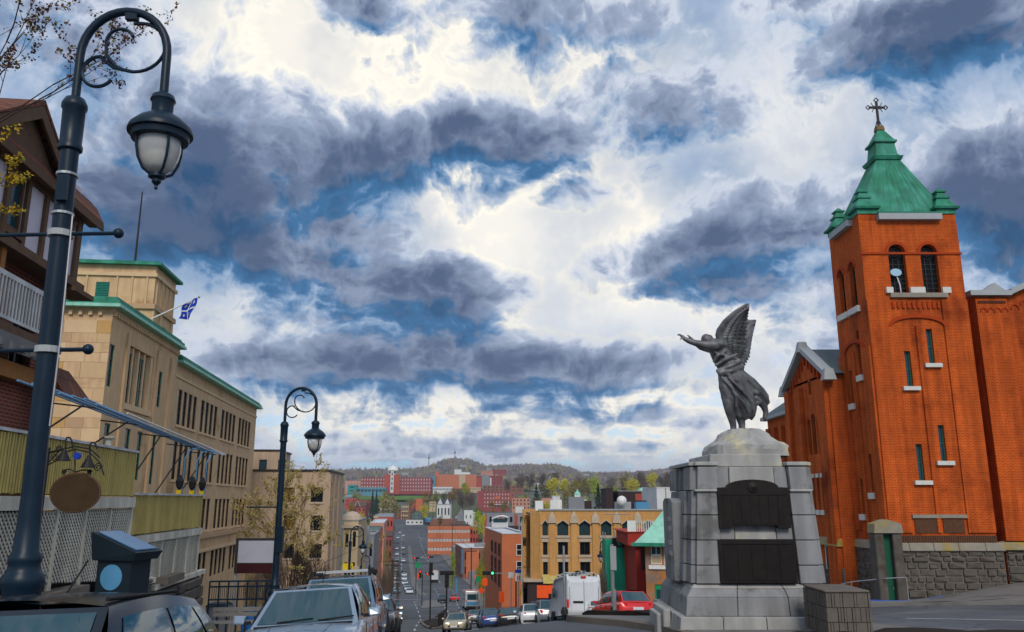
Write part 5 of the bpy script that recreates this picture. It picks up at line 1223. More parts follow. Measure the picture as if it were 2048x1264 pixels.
# ------------------------------------------------------------------ hanging oval sign on its own post
HS = thing('hanging_sign', 'blank brown oval sign under wrought iron scrolls with two small lamps', 'sign', (xp(84, 1000, 13), 13, 0))
hsx = HS.location.x; q = lambda u, v: (xp(u, v, 13)-hsx, 0, zp(v, 13))
B().tube([(0, .0, H(hsx, 13)), (0, 0, zp(895, 13))], .035, 8).obj('post', m_iron, HS)
c = q(151, 985); rx, rz_ = (q(199, 985)[0]-q(103, 985)[0])/2, (q(150, 948)[2]-q(150, 1021)[2])/2
B().prism([(c[0]+rx*math.cos(a*math.pi/24), c[2]+rz_*math.sin(a*math.pi/24)) for a in range(48)], 'y', -.03, .03).obj('board', m_oval, HS)
B().tube([(c[0]+(rx+.01)*math.cos(a*math.pi/24), 0, c[2]+(rz_+.01)*math.sin(a*math.pi/24)) for a in range(49)], .022, 6).obj('rim', m_timber, HS)
sc_ = B()
for pts in ([(95, 930), (112, 922), (130, 905), (150, 898), (180, 905), (200, 925), (208, 950)], [(97, 925), (120, 900), (150, 893), (180, 898), (200, 915)], [(128, 950), (128, 940), (140, 938), (150, 944), (165, 940), (178, 940), (182, 950)]):
    sc_.tube([q(*p) for p in pts], .012, 5)
for u, v, r_ in ((108, 915, 8), (196, 935, 9), (128, 944, 5), (179, 944, 5), (118, 898, 7)): sc_.tube([(q(u, v)[0]+r_*.008*(1-a/26)*math.cos(a*.55), 0, q(u, v)[2]+r_*.008*(1-a/26)*math.sin(a*.55)) for a in range(22)], .009, 5)
sc_.tube([q(150, 900), q(150, 948)], .01, 5); sc_.tube([q(84, 905), q(100, 905), q(130, 898)], .02, 6)
sc_.obj('iron_scroll', m_iron, HS)
for u, v, top in ((131, 912, 875), (180, 925, 885)):
    B().tube([q(u, v-8), q(u, top+6), q(u+3, top), q(u+9, top), q(u+13, top+8), q(u+14, 897)], .014, 6).obj('gooseneck', m_iron, HS)
    x, _, z = q(u, v); B().lathe([(.02, .11), (.03, .08), (.10, -.06), (.105, -.08), (.0, -.078)], (x, -.05, z), 12).obj('lamp_shade', m_iron, HS)
x, _, z = q(155, 912); B().lathe([(0, -.03), (.055, -.03), (.055, .02), (0, .03)], (x, 0, z), 14, 'y').obj('blue_roundel', m_flagblue, HS)

# ------------------------------------------------------------------ pay station with solar top
KD = 9.0; kx = xp(247, 1130, KD); KI = thing('pay_station', 'dark parking pay station with slanted solar top and pale blue disc', 'parking meter', (kx, KD, H(kx, KD)+.1), R(-12))
zt_k = zp(1095, KD)-KI.location.z
B().box(-.19, .21, -.16, .16, 0, zt_k-.02).obj('cabinet', m_navy, KI)
B().hexa([(-.23, -.2, zt_k-.12), (.26, -.2, zt_k-.12), (.26, .2, zt_k-.12), (-.23, .2, zt_k-.12)], [(-.26, -.22, zt_k+.17), (.30, -.22, zt_k-.04), (.30, .22, zt_k-.04), (-.26, .22, zt_k+.17)]).obj('hood', m_navy, KI)
B().hexa([(-.21, -.17, zt_k+.157), (.26, -.17, zt_k-.02), (.26, .17, zt_k-.02), (-.21, .17, zt_k+.157)], [(-.21, -.17, zt_k+.17), (.26, -.17, zt_k-.008), (.26, .17, zt_k-.008), (-.21, .17, zt_k+.17)]).obj('solar_panel', m_solar, KI)
B().lathe([(0, 0), (.128, 0), (.128, -.006), (0, -.007)], (-.01, -.161, zp(1152, KD)-KI.location.z), 28, 'y').obj('blue_disc', m_bluedisc, KI)
B().box(.06, .18, -.17, -.161, zt_k-.62, zt_k-.45).obj('card_slot', m_black, KI)

# ------------------------------------------------------------------ light box sign, rail, bench, bin by the lower car park
LD = 28.0; LB = thing('light_box_sign', 'blank grey light box sign with maroon band on thin posts', 'sign', (xp(515, 1100, LD), LD, 0)); lx0 = LB.location.x
a, c = xp(473, 1100, LD)-lx0, xp(556, 1100, LD)-lx0
B().box(a, c, -.12, .12, zp(1146, LD), zp(1076, LD)).obj('case', m_frame_dk, LB); B().box(a+.10, c-.04, -.135, -.121, zp(1125, LD), zp(1081, LD)).obj('face_panel', m_lightbox, LB); B().box(a+.10, c-.04, -.134, -.121, zp(1145, LD), zp(1127, LD)).obj('maroon_band', m_maroon, LB)
B().tube([(a+.03, 0, zp(1076, LD)), (a+.03, 0, H(lx0, LD)-.3)], .05, 8).obj('post', m_steel, LB); B().tube([(c-.05, 0, zp(1146, LD)), (c-.05, 0, H(lx0, LD)-.3)], .05, 8).obj('post', m_steel, LB)
gy0 = 27.0; 
FR = thing('steel_rail', 'dark steel railing around the lower yard under the light box sign', 'railing', (0, 0, 0))
fxa, fxb = xp(418, 1190, 27), xp(545, 1190, 27); zr0 = zp(1163, 27)
for k, dz in enumerate((0, -.16, -.55)): B().tube([(fxa, 27, zr0+dz), (fxb, 27.3, zr0+dz)], .028, 6).obj('rail', m_lamp, FR)
for k in range(8): x = fxa+(fxb-fxa)*k/7; B().tube([(x, 27+.3*k/7, zr0), (x, 27+.3*k/7, H(x, 27)-.2)], .028, 6).obj('post', m_lamp, FR)
for k in range(30): x = fxa+(fxb-fxa)*(k+.5)/30; B().tube([(x, 27.15, zr0-.16), (x, 27.15, zr0-.55)], .009, 4).obj('bar', m_lamp, FR)
BN = thing('park_bench', 'weathered wooden bench in front of the steel railing', 'bench', (xp(480, 1215, 25), 25, H(xp(480, 1215, 25), 25)+.13), R(8))
for k in range(3): B().box(-.8, .8, -.22+.15*k, -.10+.15*k, .42, .46).obj('seat_slat', m_grey_wood, BN); 
for k in range(2): B().box(-.8, .8, .24, .28, .56+.14*k, .67+.14*k).obj('back_slat', m_grey_wood, BN)
for s in (-.65, .65): B().box(s-.04, s+.04, -.2, .24, 0, .418).obj('leg', m_iron, BN)
BI = thing('blue_barrel', 'small blue barrel standing behind the railing', 'barrel', (xp(503, 1190, 27.8), 27.8, H(xp(503, 1190, 27.8), 27.8)+.1))
B().lathe([(.22, 0), (.27, .3), (.27, .55), (.22, .9), (0, .9)], (0, 0, 0), 14).obj('drum', mat('blue_plastic', (.02, .11, .32), .4, .1), BI, True); B().lathe([(.235, .89), (.235, .93), (0, .94)], (0, 0, 0), 14).obj('lid', m_navy, BI, True)
BT = thing('yard_bin', 'dark grey wheeled bin at the railing end', 'bin', (xp(440, 1190, 27.6), 27.6, H(xp(440, 1190, 27.6), 27.6)+.1))
B().frustum(0, 0, .06, .95, .24, .24, .32, .32).obj('body', m_pgrey, BT); B().frustum(0, 0, .952, 1.05, .34, .34, .26, .26).obj('lid', m_navy, BT)
# ------------------------------------------------------------------ street lamps: blue-black swan-neck posts
LAMP_PROTO = None
def make_lamp(banner):
    t = thing('street_lamp', None, None)
    ZC = 5.78                                            # top of the thick pole above its foot
    B().lathe([(.28, 0), (.28, .10), (.20, .14), (.17, .75), (.15, 1.18), (.165, 1.21), (.172, 1.25), (.172, 1.30), (.14, 1.34), (.125, 1.40), (.135, 1.43), (.135, 1.47), (.108, 1.51), (.094, 1.78), (.086, 2.05)], (0, 0, 0), 16).obj('base', m_lamp, t, True)
    B().lathe([(.088, 2.0), (.084, ZC-.55), (.085, ZC-.5), (.085, ZC)], (0, 0, 0), 16).obj('pole', m_lamp, t, True)
    B().lathe([(.086, ZC-.52), (.112, ZC-.50), (.112, ZC-.46), (.10, ZC-.44), (.104, ZC-.08), (.118, ZC-.06), (.118, ZC-.02), (.09, ZC+.04), (.04, ZC+.07)], (0, 0, 0), 16).obj('collar', m_lamp, t, True)
    r = .435; zc = ZC+.52
    pts = [(0, 0, ZC)]+[(r-r*math.cos(math.pi*k/16), 0, zc+r*1.12*math.sin(math.pi*k/16)) for k in range(17)]+[(2*r, 0, zc-.42)]
    B().tube(pts, .042, 10).obj('swan_neck', m_lamp, t, True)
    cx, cz, q = r+.13, zc+.08, .27
    s = B().tube([(cx+q*math.cos(a)*1.05, 0, cz+q*math.sin(a)) for a in [R(100-12*k) for k in range(19)]]+[(cx-.20, 0, cz-.20), (cx-.30, 0, cz-.08)]+[(cx-.18+.14*math.cos(R(a)), 0, cz+.06+.15*math.sin(R(a))) for a in range(190, 20, -15)], .018, 6)
    s.tube([(cx-.02, 0, cz-.27), (cx-.22, 0, cz-.22), (cx-.36, 0, cz-.10)]+[(.20+.165*math.cos(R(a)), 0, cz-.26+.165*math.sin(R(a))) for a in range(70, 330, 16)], .018, 6)
    s.obj('scroll', m_lamp, t, True)
    B().box(cx-.14, cx-.02, -.03, .03, zc+r*1.12-.10, zc+r*1.12-.02).obj('scroll_clip', m_lamp, t)
    L = thing('lantern', None, None, (2*r, 0, zc-.42)); L.parent = t; L.scale = (.88, .88, .92)
    B().lathe([(.045, .0), (.12, -.05), (.135, -.10), (.115, -.13), (.115, -.25), (.16, -.28), (.25, -.34), (.33, -.42), (.345, -.46), (.345, -.49), (.31, -.50), (.30, -.56), (.24, -.57)], (0, 0, 0), 24).obj('shade', m_lamp, L, True)
    B().lathe([(.225, -.55), (.228, -.66), (.205, -.78), (.15, -.88), (.08, -.93), (.0, -.94)], (0, 0, 0), 20).obj('bowl', m_lampglass, L, True)
    for k in range(4):
        a = math.pi/4+k*math.pi/2; B().tube([(f*math.cos(a), f*math.sin(a), z) for f, z in ((.25, -.55), (.245, -.68), (.22, -.80), (.16, -.91), (.05, -.97))], .016, 6).obj('rib', m_lamp, L, True)
    B().lathe([(.0, -.92), (.09, -.94), (.09, -.98), (.05, -1.0), (.05, -1.03), (.015, -1.07), (.02, -1.1), (0, -1.12)], (0, 0, 0), 12).obj('finial', m_lamp, L, True)
    B().lathe([(.10, -.70), (.14, -.74), (.12, -.86), (.0, -.90)], (0, 0, 0), 14).obj('reflector', m_sill, L, True)
    if banner:
        for z, x0, x1 in ((4.42, -1.3, .52), (3.30, -1.2, .34)):
            B().tube([(x0, 0, z), (x1, 0, z)], .02, 8).obj('banner_arm', m_lamp, t); B().ellip((x1+.03, 0, z), (.05, .05, .05)).obj('arm_ball', m_lamp, t, True); B().lathe([(.10, -.03), (.112, -.03), (.112, .03), (.10, .03)], (0, 0, z), 14).obj('arm_clamp', m_trimgrey, t)
        for z in (5.02, 4.62): B().lathe([(.09, -.012), (.098, -.012), (.098, .012), (.09, .012)], (0, 0, z), 16).obj('steel_strap', m_steel, t)
        B().box(-.02, .08, -.13, -.09, 4.72, 4.98).obj('junction_box', m_lamp, t); B().tube([(.10, -.02, 2.6), (.115, -.02, 3.4), (.105, -.02, 4.6)], .008, 5).obj('cable', m_steel, t)
    return t
def place_lamp(t, D, u, v, label, rz=0.0, sc_=1.0, lean=0.0, zb=None):
    x = xp(u, v, D); t.location = (x, D, H(x, D)+.1 if zb is None else zb); t.rotation_euler = (0, lean, rz); t.scale = (sc_,)*3
    return tag(t, label, 'street lamp', 'swan neck street lamps')
lp = make_lamp(True); place_lamp(lp, 7.4, 121, 600, 'tall blue black street lamp nearest the camera beside the dark car', 0, 1.0, R(-1.0), -1.95)
lp2 = make_lamp(False)
place_lamp(lp2, 23.0, 566, 900, 'street lamp standing behind the parked silver car', 0, 1.0)
B().tube([(-.9, 0, 3.5), (.05, 0, 3.5)], .02, 6).obj('banner_arm', m_lamp, lp2); B().box(-.02, .17, -.12, .02, 2.3, 3.0).obj('control_box', m_lamp, lp2)
for D, u, v, lb, rz in ((57, 700, 1100, 'street lamp in front of the classical beige facade', 0), (88, 722, 1140, 'third street lamp down the slope on the parked car side', 0), (122, 737, 1170, 'fourth and smallest street lamp down the left pavement', 0),
                        (66, 1348, 1060, 'street lamp half hidden behind the memorial at the green roof', math.pi), (72, 1222, 1130, 'street lamp in front of the green scaffold mesh', math.pi)):
    place_lamp(copy_tree(lp2), D, u, v, lb, rz)

# ------------------------------------------------------------------ cars
CARD = {  # length, half width, height, belt, hood, cowl y, roof front y, roof rear y, tail y, trunk z, roof half width
    'hatch': (4.25, .89, 1.50, .95, .93, .98, .28, -1.45, -2.02, .98, .60),
    'sedan': (4.60, .91, 1.46, .94, .92, .85, .15, -1.00, -1.62, 1.02, .60),
    'suv':   (4.65, .93, 1.68, 1.08, 1.06, 1.05, .45, -1.75, -2.22, 1.08, .66),
}
def grid4(a, b, c, d, bulge, n=6, m_=5):
    """patch over corners a-b (bottom), d-c (top), bulged along a vector"""
    a, b, c, d, bv = map(Vector, (a, b, c, d, bulge))
    return MB().grid(lambda s, t: (a*(1-s)+b*s)*(1-t)+(d*(1-s)+c*s)*t+bv*(4*s*(1-s))*(.6+.4*math.sin(math.pi*t)), n, m_)
def make_car(kind, pm, detail=2, lit=False):
    L, hwid, Ht, belt, hood, yc, yrf, yrr, yt, tz, rw = CARD[kind]
    t = thing('parked_car', None, None); yF, yR = L/2, -L/2
    st = [(yR, .80, .42, .78), (yR+.06, .90, .32, .92), (yR+.22, .97, .24, tz-.01), (yt, .985, .20, tz), (yt+.5, 1.0, .19, belt+.03), (0, 1.0, .19, belt+.01), (yc-.15, 1.0, .19, belt), (yc+.05, .99, .19, hood+.01), (yc+.6, .975, .20, hood-.05), (yF-.35, .93, .22, hood-.15), (yF-.12, .86, .26, hood-.24), (yF, .74, .36, hood-.36)]
    st = sorted(st)
    sec = [(0, 0), (.80, 0), (.95, .10), (.99, .30), (1.0, .50), (.985, .72), (.955, .90), (.90, .975), (.70, 1.0), (0, 1.0)]
    b = MB(); ring = len(sec)*2-2
    for y, wf, z0, z1 in st:
        h = [(f*hwid*wf, z0+(z1-z0)*g_+(.025 if f == 0 and g_ == 1 else 0)) for f, g_ in sec]
        pts = [(x, y, z) for x, z in h]+[(-x, y, z) for x, z in h[1:-1][::-1]]; b.v += pts
    for i in range(len(st)-1):
        for j in range(ring): b.f.append((i*ring+j, i*ring+(j+1) % ring, (i+1)*ring+(j+1) % ring, (i+1)*ring+j))
    b.f.append(tuple(range(ring))); b.f.append(tuple(range((len(st)-1)*ring, len(st)*ring)))
    body = b.obj('body', pm, t, True)
    zr = Ht-.06; bw = hwid*.90
    # roof and pillars as one painted shell
    rs = MB(); rs.grid(lambda s, q: ((s*2-1)*rw, yrf+(yrr-yrf)*q, zr+.055*math.sin(math.pi*min(max(s, 0), 1))+.045*math.sin(math.pi*(.15+.7*q))), 8, 8)
    A = [Vector((bw*.97, yc+.05, hood-.02)), Vector((rw, yrf, zr+.02)), Vector((rw, yrr, zr+.01)), Vector((bw*.92, yt, tz-.02)), Vector((bw, (yc+yt)/2, belt-.02))]
    for s in (1, -1):
        F_ = lambda p: (p.x*s, p.y, p.z)
        base = lambda q: A[0]*(1-q)+A[3]*q+Vector((.05*math.sin(math.pi*q), 0, .0)); top = lambda q: A[1]*(1-q)+A[2]*q+Vector((.02*math.sin(math.pi*q), 0, .045*math.sin(math.pi*q)))
        rs.grid(lambda q, w: F_(base(q)*(1-w)+top(q)*w+Vector((.05*math.sin(math.pi*w), 0, 0))), 10, 5)
    rs.grid(lambda s, q: ((A[0].x*(1-q)+A[1].x*q)*(2*s-1), A[0].y*(1-q)+A[1].y*q+.10*math.sin(math.pi*s)*(1-.5*q), A[0].z*(1-q)+A[1].z*q), 6, 4)
    rs.grid(lambda s, q: ((A[3].x*(1-q)+A[2].x*q)*(2*s-1), A[3].y*(1-q)+A[2].y*q-.08*math.sin(math.pi*s)*(1-.5*q), A[3].z*(1-q)+A[2].z*q), 6, 4)
    rs.obj('roof', pm, t, True)
    # glass panes just proud of the shell
    def ws(i0, i1, sgn, e):
        a0, a1 = A[i0], A[i1]
        def f(s, q):
            s2, q2 = .045+.91*s, .10+.84*q; x = (a0.x*(1-q2)+a1.x*q2)*(2*s2-1)
            return (x, a0.y*(1-q2)+a1.y*q2+sgn*((.10 if sgn > 0 else .08)*math.sin(math.pi*s2)*(1-.5*q2)+e), a0.z*(1-q2)+a1.z*q2+e*.7)
        return f
    MB().grid(ws(0, 1, 1, .008), 10, 6).obj('windshield', m_carglass, t, True); MB().grid(ws(3, 2, -1, .008), 10, 6).obj('rear_window', m_carglass, t, True)
    spans = [(.10, .13, .46), (.50, .50, .80)] + ([(.83, .83, .93)] if kind != 'sedan' else [(.83, .83, .90)])
    for s in (1, -1):
        for qi, (q0, q0t, q1) in enumerate(spans):
            base = lambda q: A[0]*(1-q)+A[3]*q+Vector((.05*math.sin(math.pi*q), 0, 0)); top = lambda q: A[1]*(1-q)+A[2]*q+Vector((.02*math.sin(math.pi*q), 0, .045*math.sin(math.pi*q)))
            def f(q, w, q0=q0, q1=q1, s=s, qi=qi):
                qq = q0+(q1-q0)*q; ww = .12+.74*w
                if qi == 0: qq = max(qq, .10+.0*w)
                p = base(qq)*(1-ww)+top(qq)*ww+Vector((.05*math.sin(math.pi*ww)+.007, 0, 0)); return (p.x*s, p.y, p.z)
            MB().grid(f, 6, 4).obj('side_window', m_carglass, t, True)
    # lamps
    for s in (1, -1):
        x = hwid*.62*s
        MB().grid(lambda p, q: (s*(hwid*.40+hwid*.42*p), yF-.10-.26*p*p+.012, hood-.36+.13*q-.02*p+.03*p*q+.02), 5, 3).obj('headlight', m_lit_l if lit else m_clear_l, t, True)
        MB().grid(lambda p, q: (s*(hwid*.60+hwid*.335*p), yR+.03+.20*p*p-.025, tz-.32+.26*q), 5, 3).obj('tail_light', m_red_l, t, True)
        mi = bevel(MB().hexa([(s*(hwid+.02), yc-.27, belt+.03), (s*(hwid+.20), yc-.26, belt+.04), (s*(hwid+.19), yc-.15, belt+.04), (s*(hwid+.02), yc-.13, belt+.03)], [(s*(hwid+.0), yc-.27, belt+.15), (s*(hwid+.21), yc-.25, belt+.17), (s*(hwid+.17), yc-.17, belt+.165), (s*(hwid+.0), yc-.17, belt+.15)]).obj('door_mirror', pm, t), .025, 2)
        MB().cbox((s*(hwid-.02), yc-.20, belt+.05), (.10, .05, .05)).obj('mirror_arm', m_black, mi)
    B().box(-hwid*.45, hwid*.45, yF-.10, yF-.02+.025, hood-.52, hood-.40).obj('grille', m_black, t)
    B().box(-.26, .26, yF-.02, yF+.03, .40, .52).obj('licence_plate', m_plate, t); B().box(-.26, .26, yR-.025, yR+.05, .62, .74).obj('licence_plate', m_plate, t)
    B().box(-hwid*.80, hwid*.80, yR-.02, yR+.1, .34, .45).obj('rear_bumper_trim', m_black, t)
    # wheels
    wr = .33 if kind != 'suv' else .37
    for y in (yF-.85, yR+.80):
        for s in (1, -1):
            B().lathe([(.0, 0), (wr+.07, 0), (wr+.07, .012), (0, .012)], (s*hwid*.985-(.012 if s < 0 else 0), y, wr), 20, 'x').obj('wheel_arch', m_black, t)
            w = thing('wheel', None, None, (s*hwid*.90, y, wr)); w.parent = t
            link('tyre', shared(('tyre', wr), lambda: B().lathe([(wr*.62, -.10), (wr*.95, -.11), (wr, -.07), (wr, .07), (wr*.95, .11), (wr*.62, .10)], (0, 0, 0), 22, 'x').mesh('tyre', m_rubber, True)), w)
            link('rim', shared(('rim', wr), lambda: (lambda b_: b_.lathe([(wr*.64, -.09), (wr*.64, .09), (wr*.55, .07), (wr*.2, .085), (0, .09)], (0, 0, 0), 20, 'x').mesh('rim', m_rim, True))(MB())), w)
    if detail > 1:
        for s in (1, -1):
            for y0 in (yc-.75, yt+1.05): B().cbox((s*(hwid*.995), y0, belt-.12), (.03, .18, .03)).obj('door_handle', m_chrome, t)
            for y0 in (yc-.05, (yc+yt)/2+.12, yt+.42): B().box(s*hwid*.988-.006, s*hwid*.988+.006, y0, y0+.010, .35, belt-.04).obj('door_seam', m_black, t)
    return t
def put_car(c, x, y, heading, label, group=None, cat='car', dz=0.0):
    """heading: direction of travel, radians from +Y counter-clockwise"""
    fw = Vector((-math.sin(heading), math.cos(heading))); e = 1.3
    s1 = (H(x+fw.x*e, y+fw.y*e)-H(x-fw.x*e, y-fw.y*e))/(2*e); rt = Vector((fw.y, -fw.x)); s2 = (H(x+rt.x*.8, y+rt.y*.8)-H(x-rt.x*.8, y-rt.y*.8))/1.6
    f = Vector((fw.x, fw.y, s1)).normalized(); r_ = Vector((rt.x, rt.y, s2)); u = r_.cross(f).normalized(); r_ = f.cross(u).normalized()
    c.matrix_world = Matrix((r_, f, u)).transposed().to_4x4(); c.location = (x, y, H(x, y)+.004+dz)
    return tag(c, label, cat, group)
UP = math.pi                                              # facing the camera
def extras(c, kind, rails=False, wipers=True, ax_=0.0):
    L, hwid, Ht, belt, hd, yc, yrf, yrr, yt, tz, rw = CARD[kind]
    if wipers:
        for s in (-1, 1): B().tube([(s*.30+.1, yc+.06, hd+.05), (s*.30-.42, yc+.02, hd+.08)], .012, 5).obj('wiper', m_black, c)
        B().box(-hwid*.78, hwid*.78, yc+.10, yc+.19, hd-.01, hd+.015).obj('cowl', m_black, c)
    for s in (-1, 1): B().tube([(s*hwid*.50, yc+.25, hd-.005), (s*hwid*.44, yc+.7, hd-.045), (s*hwid*.34, L/2-.3, hd-.15)], .012, 5).obj('hood_crease', c.children[0].data.materials[0], c)
    B().tube([(ax_, yrr+.2, Ht+.03), (ax_-.03, yrr-.05, Ht+.28)], .008, 5).obj('antenna', m_black, c)
    B().cbox((0, yrf+.16, Ht-.26), (.22, .04, .07)).obj('rear_view_mirror', m_black, c)
    if rails:
        for s in (-1, 1): B().tube([(s*(rw-.03), yrf-.15, Ht+.01), (s*(rw-.03), yrf-.3, Ht+.08), (s*(rw-.03), yrr+.4, Ht+.08), (s*(rw-.03), yrr+.2, Ht+.01)], .022, 6).obj('roof_rail', m_black, c)
        for y in (yrf-.45, yrr+.55): B().box(-rw-.02, rw+.02, y-.035, y+.035, Ht+.105, Ht+.135).obj('cross_bar', m_steel, c); [B().box(s*(rw-.02)-.06, s*(rw-.02)+.06, y-.06, y+.06, Ht+.04, Ht+.14).obj('bar_foot', m_black, c) for s in (-1, 1)]
dark = make_car('hatch', m_pdark); extras(dark, 'hatch', ax_=.32); put_car(dark, -3.02, 5.35, UP+R(4), 'glossy dark blue parked car cropped by the lower left corner')
B().tube([(-.52, .1, 1.50), (-.53, -1.2, 1.52)], .015, 6).obj('roof_seam', m_black, dark); B().tube([(.52, .1, 1.50), (.53, -1.2, 1.52)], .015, 6).obj('roof_seam', m_black, dark)
sil = make_car('sedan', m_psilver); extras(sil, 'sedan'); put_car(sil, -3.08, 13.6, UP+R(4), 'silver blue parked car facing us below the second street lamp')
suv = make_car('suv', m_psuv); extras(suv, 'suv', True); put_car(suv, -3.75, 19.2, UP+R(5), 'steel blue car with roof bars parked behind the silver one')
pk1 = make_car('sedan', m_pblack, 1); put_car(pk1, -5.0, 31, UP+R(6), 'dark parked car lower down, third of the kerb row')
for k, (y, pm, lb) in enumerate(((40, m_pteal, 'teal parked car down the kerb row beyond the dark one'), (66, m_pgrey, 'grey parked car far down the left kerb row'))):
    put_car(make_car('hatch', pm, 1), xl(y)+1.1, y, UP+R(6.5), lb)
red = make_car('hatch', m_pred); put_car(red, xp(1240, 1190, 41), 41, R(16), 'bright red hatchback seen from behind beside the white van')
wc = make_car('sedan', m_pwhite, 1); put_car(wc, xp(1198, 1200, 47.5), 48, R(4), 'white car mostly hidden between the van and the red hatchback')
gd = make_car('sedan', m_pgold, 1, True); put_car(gd, xp(915, 1235, 66), 66, UP-R(3), 'champagne car climbing the hill with its headlights on')
Q = 'cars queuing at the lights below the crest'
queue = [(985, 1225, 64, 'sedan', m_pblue, 'blue car in the queue just right of the lit headlights'), (1018, 1222, 62, 'sedan', m_pblack, 'black car in the queue with dark rear window'), (1062, 1226, 58, 'hatch', m_pwhite, 'white hatchback in the queue below the crest'), (1094, 1224, 57, 'suv', m_pgrey, 'dark grey suv in the queue nearest the white van'),
         (1062, 1205, 84, 'suv', m_pblack, 'black suv further up the queue ahead of the white hatchback'), (1022, 1198, 88, 'sedan', m_pgrey, 'grey car in the middle of the queue beyond the black one'), (976, 1208, 80, 'suv', m_pteal, 'dark teal suv ahead of the blue car in the queue'), (950, 1198, 96, 'sedan', m_pgrey, 'dull grey car behind the bus'),
         (1140, 1218, 52, 'hatch', m_pteal, 'teal hatchback half hidden by the kerb left of the van')]
queue[-1] = (1118, 1215, 56, 'hatch', m_pteal, 'teal hatchback half hidden by the kerb left of the van')
proto = {}
for u, v, D, kd, pm, lb in queue:
    key = (kd, pm.name)
    c = copy_tree(proto[key]) if key in proto else make_car(kd, pm, 1); proto.setdefault(key, c)
    put_car(c, xp(u, v, D), D, R(5), lb, Q)
# red tail lamps glow a little on braking cars is left out; plain lenses only
# white panel van
def make_van():
    t = thing('delivery_van', None, None); h, w, L = 2.55, 1.0, 5.6
    pr = [(-L/2, .45), (-L/2, h-.35), (-L/2+.10, h-.08), (-L/2+.3, h), (1.1, h), (1.6, h-.12), (2.15, 1.55), (L/2-.1, 1.18), (L/2, .9), (L/2, .4)]
    b = MB(); n = len(pr)
    for x, s in ((-w*.86, 0), (-w*.985, 1), (-w, 2), (w, 2), (w*.985, 1), (w*.86, 0)):
        k = {0: (0, -.0), 1: (.05, 0), 2: (.16, 0)}[s]
        for y, z in pr: b.v.append((x if z < 1.6 else x*(.94 if s == 2 else .93), y, (z-(.10 if s == 2 and z > 2.2 else 0))))
    for i in range(5):
        for j in range(n): b.f.append((i*n+j, i*n+(j+1) % n, (i+1)*n+(j+1) % n, (i+1)*n+j))
    b.f.append(tuple(range(n))); b.f.append(tuple(range(5*n, 6*n)))
    b.obj('body', m_vanw, t, True)
    B().box(-.012, .012, -L/2-.012, -L/2+.01, .55, h-.35).obj('door_seam', m_pgrey, t)
    for s in (-1, 1):
        d = B().box(.03 if s > 0 else -w*.88, w*.88 if s > 0 else -.03, -L/2-.03, -L/2-.002, .62, h-.42).obj('rear_door', m_vanw, t); bevel(d, .03, 2)
        B().box(s*w*.91-.06, s*w*.91+.06, -L/2-.035, -L/2+.02, .80, 1.22).obj('tail_light', m_red_l, t)
        B().tube([(s*w*.80, -L/2-.04, .9), (s*w*.80, -L/2-.04, 1.9)], .015, 5).obj('hinge_bar', m_pgrey, d)
        B().cbox((s*(w+.14), 1.75, 1.55), (.16, .10, .30)).obj('door_mirror', m_black, t)
    B().box(-.62, -.05, -L/2-.045, -L/2-.031, 1.02, 1.14).obj('plate_recess', m_black, t); B().box(-w*.92, w*.92, -L/2-.08, -L/2+.05, .42, .56).obj('rear_bumper', m_trimgrey, t)
    B().box(-.14, .14, -L/2+.0, -L/2+.10, h-.20, h-.12).obj('brake_light', m_red_l, t)
    for s in (-1, 1): B().box(s*(w*.985)-.01, s*(w*.985)+.01, .9, 1.8, 1.45, 2.0).obj('side_window', m_carglass, t)
    for y in (-1.8, -.6, .6): B().box(-.85, .85, y-.04, y+.04, h+.10, h+.16).obj('roof_bar', m_trimgrey, t); [B().box(s*.8-.04, s*.8+.04, y-.05, y+.05, h-.05, h+.098).obj('bar_foot', m_black, t) for s in (-1, 1)]
    for k in range(3): B().box(-.25+.2*k, -.12+.2*k, -2.2, 1.3, h+.163, h+.22).obj('roof_load', (m_black, m_steel, m_grey_wood)[k], t)
    for y in (L/2-.95, -L/2+1.0):
        for s in (-1, 1):
            wv = thing('wheel', None, None, (s*w*.90, y, .36)); wv.parent = t
            link('tyre', shared('vt', lambda: B().lathe([(.22, -.11), (.34, -.12), (.36, -.08), (.36, .08), (.34, .12), (.22, .11)], (0, 0, 0), 20, 'x').mesh('tyre', m_rubber, True)), wv); link('rim', shared('vr', lambda: B().lathe([(.23, -.08), (.23, .08), (.1, .10), (0, .10)], (0, 0, 0), 18, 'x').mesh('rim', m_rim, True)), wv)
    return t
van = make_van(); put_car(van, xp(1150, 1180, 49), 49.5, R(7), 'white high roof panel van seen from behind with ladder bars', None, 'van', .15)
van.scale = (1.0, 1, 1.0)
